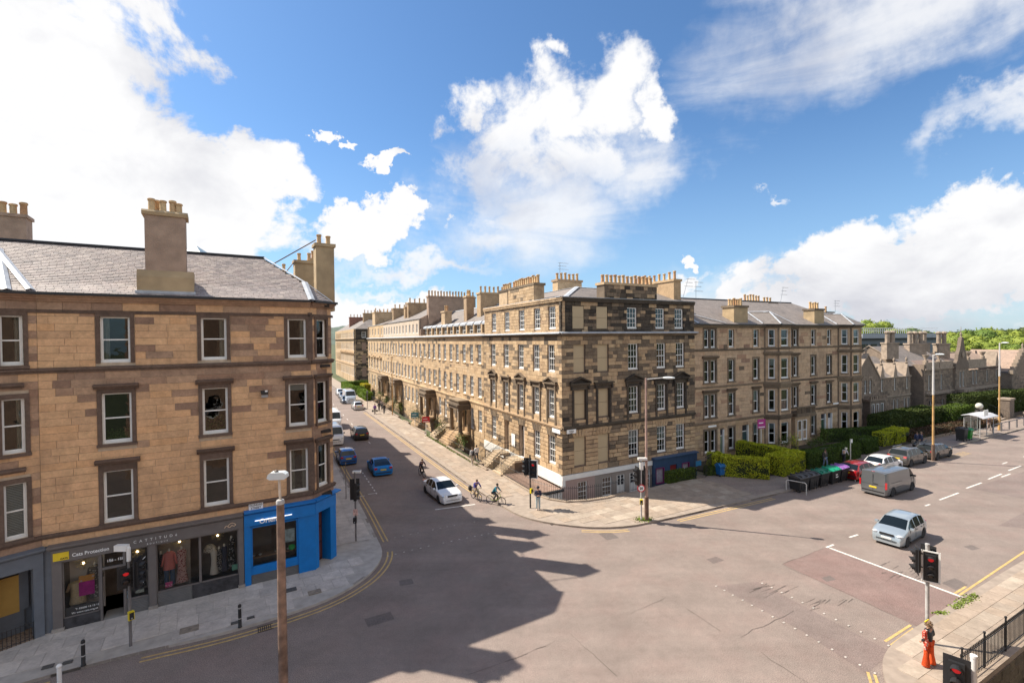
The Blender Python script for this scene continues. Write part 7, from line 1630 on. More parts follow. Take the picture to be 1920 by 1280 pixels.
vehicle('hatchback', 'small blue hatchback beside the left kerb, half behind the tan tenement corner', 'car', 'hatch', mid(654, 873, away, 2.0), away, 3.9, 1.72, 1.5, paint('royal_blue_paint', (.01, .1, .36)))
vehicle('hatchback', 'black car driving away where the shadow ends in the side street', 'car', 'suv', mid(679, 826, away, 2.1), away, 4.3, 1.82, 1.58, paint('black_car_paint', (.02, .018, .018)))
vehicle('van', 'white van facing the junction, half hidden by the tan tenement corner', 'van', 'van', mid(630, 836, away, 2.6), down, 5.2, 1.98, 2.2, paint('white_van_paint', (.72, .72, .73), 0))
vehicle('van', 'tall white van parked behind the half hidden white van', 'van', 'van', mid(628, 806, away, 2.9), down, 5.6, 2.0, 2.5, MATS['white_van_paint'])
gp_ = 'cars parked up the side street'
vehicle('hatchback', 'pale silver hatchback nearest in the row parked up the side street', 'car', 'hatch', mid(673, 769, away, 2), away, 4.1, 1.75, 1.5, paint('pale_silver_paint', (.6, .58, .56)), gp_)
vehicle('van', 'tall silver blue panel van parked facing the junction up the side street', 'van', 'van', mid(665, 762, away, 7.5), down, 5.9, 2.05, 2.6, paint('silver_blue_paint', (.5, .56, .62)), gp_)
for px, py, c, nm in ((650, 757, (.06, .07, .09), 'dark grey car parked behind the tall silver blue van'), (645, 748, (.12, .14, .17), 'grey blue car, second behind the tall silver blue van'), (640, 742, (.65, .65, .66), 'white car farthest in the row parked up the side street')):
    vehicle('parked_car', nm, 'car', 'hatch', mid(px, py, away, 2), down, 4.1, 1.75, 1.48, paint('paint_'+nm.split()[0]+nm.split()[1], c), gp_)
vehicle('hatchback', 'silver blue hatchback driving towards the junction on the wide road', 'car', 'hatch', mid(1656, 1021, right, 1.95), (left+down*.08).normalized(), 3.93, 1.68, 1.54, paint('ice_blue_paint', (.40, .46, .50), .5))
vp = FD.pt(25.2, 0, -10.1)
vehicle('van', 'grey panel van with closed rear doors driving away on the wide road', 'van', 'van', vp, right, 5.0, 1.95, 1.97, paint('mid_grey_paint', (.17, .18, .19), .5), details=('doors',))
gk = 'cars parked along the far kerb'
vehicle('hatchback', 'red hatchback parked beside the purple lidded bin', 'car', 'hatch', FD.pt(27.6, 0, -6.75), right, 4.2, 1.8, 1.45, paint('red_car_paint', (.32, .008, .012)), gk)
vehicle('hatchback', 'white hatchback parked between the red car and the grey off roader', 'car', 'hatch', FD.pt(31.9, 0, -6.7), right, 4.0, 1.72, 1.48, MATS['white_car_paint'], gk)
vehicle('off_roader', 'grey off roader with roof rails parked behind the white hatchback', 'car', 'suv', FD.pt(36.6, 0, -6.7), right, 4.4, 1.84, 1.68, paint('gunmetal_paint', (.10, .092, .085), .4), gk, details=('rails',))
vehicle('estate_car', 'dark grey estate with loaded roof rack at the end of the parked row', 'car', 'suv', FD.pt(41.9, 0, -6.8), right, 4.4, 1.8, 1.52, paint('dark_grey_paint', (.075, .068, .065), .4), gk, details=('cargo',))
# ================================================================ wheeled bins
def container(label, p, rz, lid, body=None, w=1.25, d=1.0, h=1.15, group='wheeled bins on the far side of the road', dome=False):
    body = body or mat('black_bin_plastic', (.025, .025, .027), .6, .1); t = thing('wheeled_bin', label, 'bin', (p.x, p.y, p.z), rz, group)
    b = MB(); b.add([(-w*.42, -d*.4, .16), (w*.42, -d*.4, .16), (w*.42, d*.4, .16), (-w*.42, d*.4, .16), (-w/2, -d/2, h), (w/2, -d/2, h), (w/2, d/2, h), (-w/2, d/2, h)], [(0, 3, 2, 1), (4, 5, 6, 7), (0, 1, 5, 4), (1, 2, 6, 5), (2, 3, 7, 6), (3, 0, 4, 7)])
    for k in (-.25, 0, .25): b.box(w*k-.03, w*k+.03, -d*.47, -d*.43, .3, h-.05)
    b.box(-w/2-.04, w/2+.04, -d/2-.04, d/2+.04, h-.06, h); b.build('body', body, t)
    b = MB(); n = 5; prof = [(-d/2-.05, h)]+[(-d/2-.05+(d+.1)*k/n, h+.05+.16*math.sin(math.pi*k/n)) for k in range(n+1)]+[(d/2+.05, h)]; b.extr(prof, -w/2-.05, w/2+.05); b.box(-w*.3, -w*.26, -d/2, d/2, h+.06, h+.22); b.box(w*.26, w*.3, -d/2, d/2, h+.06, h+.22); b.build('lid', lid, t)
    b = MB()
    for x in (-w*.38, w*.38):
        for y in (-d*.36, d*.36): b.lathe((x, y, .08), [(.08, -.03), (.08, .03)], 10, 0, Matrix.Rotation(math.pi/2, 3, 'X'))
    b.build('wheel', RUB, t); b = MB(); b.tube((-w/2-.05, -d/2-.08, h-.15), (w/2+.05, -d/2-.08, h-.15), .02, 5); b.build('handle', TRIMB, t); return t
LIDB = mat('grey_black_lid', (.06, .058, .06), .5, .15); LIDG = mat('green_lid', (.01, .16, .10), .45, .1); LIDT = mat('bright_green_lid', (.01, .30, .17), .45, .1); LIDP = mat('purple_lid', (.30, .14, .42), .5, .1)
for k, (s, lid, lb) in enumerate(((18.9, LIDB, 'black wheeled bin with a grey lid, nearest in the bin row'), (20.3, LIDB, 'black wheeled bin with a grey lid, second in the bin row'), (21.8, LIDG, 'black wheeled bin with a dark green domed lid'), (23.5, LIDT, 'black wheeled bin with a bright green lid and white lettering'), (24.8, LIDP, 'black wheeled bin with a purple lid beside the red car'))):
    o = container(lb, FD.pt(s, .004, -6.5), FD.rz+.03*(k-2), lid, w=1.2 if k != 3 else 1.35, d=1.05)
    if k == 3:
        b = MB(); [b.cbox((x, -.555, z), (w_, .012, .045), R=Matrix.Rotation(a, 3, 'Y')) for x, z, w_, a in ((-.2, .86, .16, .2), (-.02, .84, .14, -.2), (-.14, .8, .3, 0), (-.2, .66, .2, .15), (.04, .64, .18, -.15), (-.1, .6, .36, 0))]; b.build('lettering', SIGNW, o)
container('bright blue wheelie bin standing beside the golden hedge', G(1351, 892, .13), .3, mat('blue_bin_lid', (.02, .14, .36), .5, .1), mat('blue_bin', (.01, .12, .34), .55, .1), .62, .62, .95, 'street bins')
p_ = G(1803, 826, .13); container('black litter bin by the bus shelter', p_, FD.rz, LIDB, w=.95, d=.9, h=1.4, group='street bins'); p_ = G(1812.5, 825, .13); container('green litter bin by the bus shelter', p_+Vector((.4, .3, 0)), FD.rz, mat('mint_lid', (.05, .3, .15), .5, 0), mat('green_bin', (.03, .24, .03), .5, .1), .7, .8, 1.2, 'street bins')
def hoop(label, p, q, h=.95):
    t = thing('hoop_barrier', label, 'barrier', tuple(p), 0, 'white hoop barriers'); v = q-p; pts = [Vector((0, 0, 0))]+[Vector((0, 0, h-.12)), v*.08+Vector((0, 0, h-.02)), v*.92+Vector((0, 0, h-.02)), v+Vector((0, 0, h-.12)), v]
    b = MB(); b.path(pts, .035, 7); b.build('hoop', mat('galvanised_white', (.62, .60, .56), .5, .1), t)
hoop('white hoop barrier at the near end of the bin row', FD.pt(18.0, 0, -6.0), FD.pt(18.4, 0, -7.4)); hoop('white hoop barrier between the bins and the red car', FD.pt(25.3, 0, -6.2), FD.pt(25.6, 0, -7.4))
# ================================================================ street furniture
GALV = mat('galvanised_pole', (.40, .39, .38), .5, .2, 6); GALVD = mat('grey_painted_pole', (.16, .15, .15), .55, .15, 6); RUST = mat('rusty_lamp_column', (.22, .14, .10), .8, .45, 3); SIGH = mat('signal_black', (.02, .02, .022), .5, .1)
RED_ON = emit_mat('red_signal_lit', (.5, .012, .015), .35); RED_DIM = emit_mat('red_signal', (.35, .01, .015), .25); LENSD = mat('signal_lens_dark', (.05, .035, .03), .2, 0); REDMAN = RED_ON
def sig_head(t, z, off, face, n=3, white=True, lit=0, name='signal_head', s=1.0):
    """signal head facing direction face, offset from the pole"""
    rz = math.atan2(face.y, face.x)+math.pi/2; o = put(name, None, t, (off.x, off.y, z), rz-t.rotation_euler.z); h = .36*n*s; w = .17*s; wd = .20*s
    b = MB(); b.box(-w, w, 0, .2*s, 0, h); q = b.mesh('housing', SIGH); put('housing', q, o)
    b = MB(); b.box(-wd-.09*s, wd+.09*s, .1*s, .115*s, -.12*s, h+.12*s); put('backing_board', b.mesh('backing_board', SIGH), o)
    if white: b = MB(); e = .035*s; W_ = wd+.09*s; [b.box(*q) for q in ((-W_-e, -W_+e, .08*s, .12*s, -.15*s, h+.15*s), (W_-e, W_+e, .08*s, .12*s, -.15*s, h+.15*s), (-W_, W_, .08*s, .12*s, -.15*s, -.1*s), (-W_, W_, .08*s, .12*s, h+.1*s, h+.15*s))]; put('white_border', b.mesh('white_border', WHITE), o)
    R90 = Matrix.Rotation(math.pi/2, 3, 'X')
    for k in range(n):
        zc = h-.18*s-.36*s*k
        b = MB(); b.lathe((0, -.01, zc), [(.105*s, 0), (.09*s, .03*s), (.03*s, .045*s)], 14, 0, R90); put('lens', b.mesh('lens', (RED_ON if lit == k+1 else LENSD) if k == 0 and lit else LENSD, True), o)
        b = MB(); vs = []; m_ = 10                                   # visor, a hood open below
        for j in range(m_+1):
            a = math.radians(-30+240*j/m_); x, zz = .125*s*math.cos(a), .125*s*math.sin(a); vs += [(x, 0, zc+zz), (x, -(.12+.10*max(0, math.sin(a)))*s, zc+zz-.01), (x*1.07, 0, zc+zz*1.07), (x*1.07, -(.12+.10*max(0, math.sin(a)))*s, zc+zz*1.07-.01)]
        b.add(vs, [f for j in range(m_) for f in ((4*j, 4*j+1, 4*j+5, 4*j+4), (4*j+2, 4*j+6, 4*j+7, 4*j+3), (4*j+1, 4*j+3, 4*j+7, 4*j+5))]); put('visor', b.mesh('visor', SIGH), o)
    b = MB(); b.box(-.03, .03, .1, .32*s, h*.2, h*.2+.04); b.box(-.03, .03, .1, .32*s, h*.8, h*.8+.04); put('bracket', b.mesh('bracket', SIGH), o)
    return o
def signal_post(name, label, p, h, pole=None, z=.12, r=.057): t = thing(name, label, 'traffic light', (p.x, p.y, z)); b = MB(); b.tube((0, 0, 0), (0, 0, h), r, 12); b.lathe((0, 0, h), [(r*1.15, -.02), (r*1.1, .05), (.01, .07)], 10); b.build('pole', pole or GALV, t, smooth=True); return t
def pushbox(t, z, face, yellow=True):
    rz = math.atan2(face.y, face.x)+math.pi/2; o = put('push_button_box', None, t, (face.x*.06, face.y*.06, z), rz); b = MB(); b.box(-.1, .1, -.16, .0, 0, .34); put('box_case', b.mesh('box_case', mat('push_box_yellow', (.72, .56, .02), .5, 0) if yellow else SIGH), o); b = MB(); b.box(-.075, .075, -.175, -.16, .03, .31); put('box_face', b.mesh('box_face', SIGH), o); b = MB(); b.lathe((0, -.175, .08), [(.035, 0), (.03, .02)], 10, 0, Matrix.Rotation(math.pi/2, 3, 'X')); put('button', b.mesh('button', ALLOY), o)
# foreground lamp column
lp = Vector((-8.05, 17.25, 0)); q = place(525.5, 938, 17.25)
t = thing('street_lamp', 'tall rust brown lamp column with a white lantern, cut by the bottom edge', 'street lamp', (q.x, q.y, .1))
b = MB(); b.tube((0, 0, 0), (0, 0, 2.2), .16, 14, .155); b.tube((0, 0, 2.2), (0, 0, q.z-.1), .155, 14, .128); b.build('column', RUST, t, smooth=True); hz = q.z-.1
b = MB(); b.lathe((0, 0, hz), [(.14, -.12), (.14, 0), (.12, .03), (.05, .05)], 14); b.build('collar', GALV, t, smooth=True)
b = MB(); b.tube((0, 0, hz), (-.05, .05, hz+.78), .045, 8); b.build('bracket_arm', mat('cream_arm', (.6, .5, .4), .6, .2), t, smooth=True)
b = MB(); pr = [(-.5, 0), (-.44, .16), (-.3, .24), (.3, .24), (.46, .15), (.5, 0), (.36, -.08), (-.36, -.08)]
b.add([(x, -.2*(1-abs(x)*.3), z) for x, z in pr]+[(x, .22*(1-abs(x)*.3), z) for x, z in pr], [tuple(range(8)), tuple(range(15, 7, -1))]+[(i, 8+i, 8+(i+1) % 8, (i+1) % 8) for i in range(8)]); b.build('lantern', mat('pale_lantern', (.66, .70, .70), .35, .05), t, (-.08, .02, hz+.84), .12).scale = (.68, .8, .8)
b = MB(); b.lathe((-.12, 0, hz+.98), [(.07, 0), (.07, .1), (.04, .12)], 10); b.build('photocell', mat('photocell_brown', (.10, .08, .07), .5, .1), t)
# left pavement signal
p = G(245, 1210, .12); t = signal_post('traffic_light', 'grey pole with a lit red man in front of the grey shop window', p, 3.9, GALVD)
fc = Vector((-p.x, -p.y, 0)).normalized()
sig_head(t, 2.55, Vector((-.02, -.14, 0)), fc, 2, False, 1); sig_head(t, 2.45, Vector((.40, .1, 0)), Vector((.98, .2, 0)), 3, False); pushbox(t, 1.15, Vector((.8, -.6, 0)).normalized())
b = MB(); b.lathe((0, 0, 3.9), [(.075, -.35), (.075, .2), (.04, .26)], 10); b.build('detector_cap', WHITE, t); b = MB(); b.cbox((-.28, .0, 4.1), (.5, .2, .24)); b.build('detector', WHITE, t)
# signal by the kerb at the side street mouth
p = G(667.5, 1014, .12); t = signal_post('traffic_light', 'signal pole at the left kerb of the side street mouth, seen from behind', p, 4.3, GALVD)
sig_head(t, 2.55, Vector((.06, .1, 0)), Vector((.96, .28, 0)), 3, False); sig_head(t, 2.7, Vector((-.1, .22, 0)), Vector((-.3, 1, 0)), 3, False); pushbox(t, 1.2, Vector((.0, -1, 0)), False)
b = MB(); b.cbox((.02, -.08, 1.85), (.28, .05, .36)); b.build('small_sign', mat('red_white_sign', (.6, .4, .36), .6, .4, 9), t); b = MB(); b.cbox((.1, .05, 4.35), (.5, .2, .12)); b.build('detector', WHITE, t)
p = G(649, 935, .12); t = thing('sign_post', 'thin grey pole on the left pavement of the side street', 'post', (p.x, p.y, .12)); b = MB(); b.tube((0, 0, 0), (0, 0, 2.9), .035, 8); b.build('pole', GALVD, t)
# corner signal beside the waiting man
p = G(994.5, 952, .12); t = signal_post('traffic_light', 'black pole with a white bordered red signal beside the waiting man', p, 3.9, SIGH)
fcam = Vector((-.25, -1, 0)).normalized(); sig_head(t, 2.35, Vector((.22, -.1, 0)), fcam, 3, True, 1); sig_head(t, 2.5, Vector((-.38, .1, 0)), Vector((-.8, .2, 0)), 3, False); sig_head(t, 2.5, Vector((-.15, .3, 0)), Vector((.2, 1, 0)), 3, False); pushbox(t, 1.15, Vector((.6, -.8, 0)).normalized())
# signal and lamp near the weeds
p = G(1202.5, 975, .12); t = signal_post('traffic_light', 'signal pole with a round 20 sign beside the tall lamp column', p, 4.1, GALV)
sig_head(t, 2.5, Vector((-.35, .05, 0)), Vector((-.95, -.25, 0)), 3, False); sig_head(t, 2.55, Vector((.25, .25, 0)), Vector((.6, .8, 0)), 3, False); pushbox(t, 1.15, Vector((-.2, -1, 0)))
R90 = Matrix.Rotation(math.pi/2, 3, 'X'); b = MB(); b.lathe((-.02, -.08, 2.25), [(.27, 0), (.27, .02)], 20, 0, R90); sgn = b.build('speed_sign', mat('sign_red', (.55, .02, .03), .5, 0), t); b = MB(); b.lathe((-.02, -.1, 2.25), [(.2, 0), (.2, .012)], 20, 0, R90); b.build('sign_face', SIGNW, sgn); text('20', .22, INK, sgn, (-.13, -.125, 2.175), 0, bold=.006)
b = MB(); b.cbox((.1, 0, 4.25), (.62, .2, .16)); b.box(-.08, .14, -.08, .08, 3.5, 4.0); b.build('detector', WHITE, t)
def lamp_col(label, p, h, arm, armdir, lower, upper, split=.35, r=.1):
    t = thing('street_lamp', label, 'street lamp', (p.x, p.y, .12), 0, 'tall lamp columns along the wide road'); b = MB(); b.tube((0, 0, 0), (0, 0, 1.6), r*1.5, 12); b.build('base', lower, t, smooth=True)
    b = MB(); b.tube((0, 0, 1.6), (0, 0, h), r, 12, r*.6); b.build('column', upper, t, smooth=True)
    e = armdir*arm; b = MB(); b.tube((0, 0, h-.1), (e.x, e.y, h+.05), .045, 6); b.build('arm', GALV, t); b = MB(); b.ball((0, 0, 0), 1, n=10); me = b.mesh('lantern', mat('pale_lantern', (.66, .70, .70), .35, .05), True); o = put('lantern', me, t, (e.x*1.15, e.y*1.15, h+.03), math.atan2(e.y, e.x), (.42, .16, .09)); return t
DKR = mat('dark_rusty_column', (.14, .085, .06), .8, .35, 3); PKR = mat('pinkish_column', (.36, .24, .20), .7, .25, 2); OCH = mat('ochre_column', (.50, .30, .12), .7, .2, 2)
lamp_col('tall lamp column with an arm reaching right before the corner block', G(1212.5, 974, .12), 9.8, 1.3, Vector((.9, -.3, 0)).normalized(), DKR, PKR)
l2 = lamp_col('lamp column with an ochre lower half behind the parked estate car', G(1749.5, 863, .12), 10.6, .5, Vector((.3, -1, 0)).normalized(), DKR, OCH); l3 = lamp_col('lamp column by the steps right of the bus shelter', G(1873.5, 806, .12), 11.4, .5, Vector((.3, -1, 0)).normalized(), OCH, OCH)
for l_, h in ((l2, 10.6), (l3, 11.4)): b = MB(); b.tube((0, 0, h*.62), (0, 0, h+.02), .1, 10, .065); b.build('pale_upper_column', mat('pale_column', (.55, .52, .5), .6, .1), l_)
p = G(713, 794, .12)
t = thing('street_lamp', 'thin lamp column beside the walkers in the side street', 'street lamp', tuple(G(736, 778, .12))); b = MB(); b.tube((0, 0, 0), (0, 0, 9.8), .09, 8, .06); b.tube((0, 0, 9.8), (1.2, -.3, 9.95), .05, 6); b.build('column', OCH, t); b = MB(); b.cbox((1.4, -.35, 9.95), (.8, .3, .15)); b.build('lantern', WHITE, t)
t = thing('sign_post', 'small sign post by the lime hedge in the side street', 'post', tuple(G(689, 767, .12))); b = MB(); b.tube((0, 0, 0), (0, 0, 3.2), .05, 6); b.cbox((0, -.05, 3.2), (.3, .05, .4)); b.build('post', GALVD, t)
t = thing('parking_sign', 'pale parking sign post in front of the dark green hedge', 'sign', tuple(G(1594.5, 866, .13)), FD.rz); b = MB(); b.tube((0, 0, 0), (0, 0, 2.3), .05, 8); b.build('post', mat('cream_post', (.6, .58, .5), .6, .05), t); b = MB(); b.cbox((.12, -.05, 2.1), (.3, .03, .36)); b.build('plate', WHITE, t)
# big signal lower right, its pole shared by three heads
p = G(1738.5, 1206, .12); t = signal_post('traffic_light', 'worn white pole with three signal heads behind the woman in orange trousers', p, 4.05, GALV, r=.07)
fr_ = Vector((-.62, -.78, 0)).normalized()
sig_head(t, 2.72, Vector((-.05, -.22, 0)), fr_, 3, True, 1, s=.92); sig_head(t, 2.95, Vector((-.45, .1, 0)), Vector((-.9, .45, 0)).normalized(), 3, False, s=.85); sig_head(t, 2.9, Vector((.25, .2, 0)), Vector((.85, .5, 0)).normalized(), 3, False, s=.9)
# pedestrian signal at the bottom edge
q = place(1826, 1232, 13.2); t = signal_post('traffic_light', 'white pole with a red pedestrian signal cut by the bottom edge', Vector((q.x, q.y, 0)), q.z-.1, mat('bright_white_pole', (.66, .66, .66), .5, .06), r=.075)
sig_head(t, q.z-1.0, Vector((-.46, .02, 0)), Vector((-.72, -.70, 0)), 2, False, 1, s=1.0)
# bollards
for (px, py), lb in (((156.5, 1247), 'black bollard near the left edge of the pavement'), ((450, 1175), 'black bollard in front of the grey shop stall riser')):
    p = G(px, py, .12); t = thing('bollard', lb, 'bollard', (p.x, p.y, .12), 0, 'black bollards with white bands'); b = MB(); b.lathe((0, 0, 0), [(.085, 0), (.085, .04), (.07, .06), (.068, .9), (.075, .93), (.06, 1.0), (.02, 1.03)], 12); b.build('post', SIGH, t, smooth=True)
    b = MB(); b.lathe((0, 0, .38), [(.073, 0), (.073, .04)], 12); b.lathe((0, 0, .84), [(.074, 0), (.074, .05)], 12); b.build('band', GALV, t, smooth=True)
p = G(112, 1296, .12); t = thing('bollard', 'white topped post cut by the bottom edge at the left', 'bollard', (p.x, p.y, .0)); b = MB(); b.tube((0, 0, 0), (0, 0, 1.05), .07, 10); b.ball((0, 0, 1.05), .09); b.build('post', WHITE, t, smooth=True)
# covers set in the left pavement
for k, (px, py, w_) in enumerate(((545, 1106, .55), (590, 1110, .6), (355, 1180, .7), (90, 1250, .35), (325*.39+0, 1242, .3), (470, 1158, .3), (440, 1168, .3))):
    p = G(px, py, .12); b = MB(); b.box(-w_/2, w_/2, -w_*.35, w_*.35, 0, .024); b.build('access_cover', mat('cover_tan', (.24, .20, .16), .8, .3, 6) if k in (1, 2) else mat('cover_iron', (.09, .085, .08), .7, .3, 9), pavL, (p.x, p.y, .137), FL.rz)
# estate agent boards and street signs
def board(label, px, py, face, w, h, z0, m, dep=None, txt=None, tm=None):
    p = dep; t = thing('sign_board', label, 'sign', (p.x, p.y, .1), math.atan2(face.y, face.x)+math.pi/2); b = MB(); b.tube((0, .04, 0), (0, .04, z0+h), .04, 6); b.build('post', WHITE, t); b = MB(); b.box(-w/2, w/2, -.03, .01, z0, z0+h); b.build('board', m, t)
    b = MB(); b.box(-w*.4, w*.4, -.04, -.03, z0+h*.1, z0+h*.2); b.box(-w*.35, w*.2, -.04, -.03, z0+h*.55, z0+h*.66); b.build('printed_band', SIGNW, t)
board('red estate agent board on a white post by the porch steps', 0, 0, Vector((.1, -1, 0)), 1.0, .75, 1.7, mat('agent_red', (.55, .02, .03), .5, .05), FC.pt(-31.3, 0, -1.5), 'FOR SALE')
board('teal sign board among the shrubs of the golden terrace', 0, 0, Vector((.1, -1, 0)), 1.1, .8, 1.3, mat('agent_teal', (.05, .2, .24), .5, .05), FC.pt(-38, 0, -1.2), 'TO LET')
board('magenta letting board fixed outside the bay terrace door', 0, 0, Vector((.4, -1, 0)), 1.1, .95, 3.0, mat('agent_magenta', (.42, .02, .22), .5, .05), EP(22.4, -1.6), 'TO LET')
b = MB(); b.box(-.35, .35, -.02, .02, 0, .45); tag(b.build('sign', mat('small_blue_sign', (.02, .2, .4), .5, .1), None, tuple(G(1309, 893, .12)+Vector((0, -.1, 1.0))), FD.rz), 'small blue sign on the railing beside the navy shop', 'sign')
# bus shelter
SS = FD.pt(59.4, 0, -4.9); t = thing('bus_shelter', 'glass bus shelter with a curved pale roof on the far pavement', 'bus shelter', (SS.x, SS.y, .13), FD.rz)
b = MB()
for x in (-2, 0, 2):
    for y in (-.6, .9): b.tube((x, y, 0), (x, y, 2.4), .04, 6)
for z in (.4, 2.3):
    b.tube((-2, .9, z), (2, .9, z), .03, 5); [b.tube((x, -.6, z), (x, .9, z), .03, 5) for x in (-2, 2)]
b.build('frame', GALV, t); SG_ = glass_mat('shelter_glass', (.75, .8, .8), 1.5)
b = MB(); b.poly([(-2, .9, .4), (2, .9, .4), (2, .9, 2.3), (-2, .9, 2.3)]); b.build('back_panel', SG_, t); b = MB(); b.poly([(-2, -.6, .4), (-2, .9, .4), (-2, .9, 2.3), (-2, -.6, 2.3)]); b.build('side_panel', SG_, t)
b = MB(); pr = [(-1, 2.35), (-.4, 2.62), (.4, 2.7), (1.1, 2.55), (1.1, 2.5), (.4, 2.64), (-.4, 2.56), (-1, 2.3)]; b.extr(pr, -2.3, 2.3); b.build('roof', mat('shelter_roof', (.5, .5, .52), .4, .1), t); b = MB(); b.box(-1.4, 1.0, .5, .75, .5, .56); b.build('bench', TRIMB, t); b = MB(); b.box(-2.4, -1.2, -1.1, -1.05, 2.7, 3.4); b.build('route_sign', WHITE, t)
# guard rail, globe lamps, gate pier and steps by the school
t = thing('guard_rail', 'grey pedestrian guard rail on the far pavement right of the lamp column', 'railing', tuple(FD.pt(63, .12, -5.4))); L_ = Vector(t.location); b = MB()
for k in range(8): b.tube(FD.pt(62+k*2.6, .12, -5.3)-L_, FD.pt(62+k*2.6, 1.25, -5.3)-L_, .09, 6)
b.tube(FD.pt(62, 1.2, -5.3)-L_, FD.pt(80, 1.2, -5.3)-L_, .05, 6); b.build('rail', mat('grey_rail', (.14, .13, .13), .6, .1), t)
for px, py, dp, lb in ((1836, 761, 64, 'round globe lamp above the bus shelter'), (1883, 754, 76, 'round globe lamp among the shrubs right of the school')):
    q = place(px, py, dp); t = thing('globe_lamp', lb, 'lamp', (q.x, q.y, .2), 0, 'globe lamps by the school'); b = MB(); b.tube((0, 0, 0), (0, 0, q.z-.5), .07, 8); b.build('post', SIGH, t); b = MB(); b.ball((0, 0, q.z-.2), .42, n=12); b.build('globe', mat('globe_glass', (.6, .58, .5), .2, .1), t, smooth=True)
st_ = thing('entrance_steps', 'stone steps with sloping railings rising to the school door', 'steps', tuple(FD.pt(74, .1, 0)), FD.rz); 
for k in range(9): b = MB(); b.box(-3, 3, -2.6+k*.42, 6, k*.17-.17, k*.17+.05); b.build('step', COPE, st_)
for x in (-3.1, 3.1):
    railing_line(st_, [Vector((x, -2.7, .1)), Vector((x, 1.0, 1.6)), Vector((x, 3.5, 1.6))], 1.1, sp=.3, spear=False, name='stair_rail')
t = thing('gate_pier', 'square rubble gate pier beside the school steps', 'pier', tuple(FD.pt(79.5, .1, -1.5)), FD.rz); b = MB(); b.box(-.9, .9, -.6, .6, 0, 2.7); b.build('shaft', S_RUB, t); b = MB(); b.box(-1, 1, -.7, .7, 2.7, 2.95); b.build('cap', GT, t)
t = thing('garden_wall', 'low stone kerb wall along the school bank', 'wall', tuple(FD.pt(47, .1, -2.6))); b = MB(); L_ = Vector(t.location)
b = MB(lambda v: FD.pt(v.x, v.z, v.y)-L_); b.box(47, 71, -3.0, -2.6, 0, .45); b.box(82, 140, -3.0, -2.6, 0, .9); b.build('wall', S_RUB, t)
# ================================================================ people and bicycles
SKIN = mat('skin', (.50, .29, .20), .6, .05); HAIRS = {'brown': mat('brown_hair', (.10, .06, .035), .8, .2, 20), 'dark': mat('dark_hair', (.02, .016, .014), .8, .2, 20), 'fair': mat('curly_fair_hair', (.30, .20, .12), .9, .3, 25), 'white': mat('white_hair', (.6, .58, .55), .8, .1, 20)}
def cloth(name, c): return mat(name, c, .9, .15, 9)
def skin_obj(name, verts, radii, edges, m, parent, root=0):
    me = bpy.data.meshes.new(name); me.from_pydata(verts, edges, []); me.materials.append(m); o = put(name, me, parent)
    md = o.modifiers.new('skin', 'SKIN'); md.use_smooth_shade = True
    for i, r in enumerate(radii):
        r = r if isinstance(r, tuple) else (r, r); me.skin_vertices[0].data[i].radius = r
    me.skin_vertices[0].data[root].use_root = True
    sb_ = o.modifiers.new('subdivision', 'SUBSURF'); sb_.levels = 1; sb_.render_levels = 1; return o
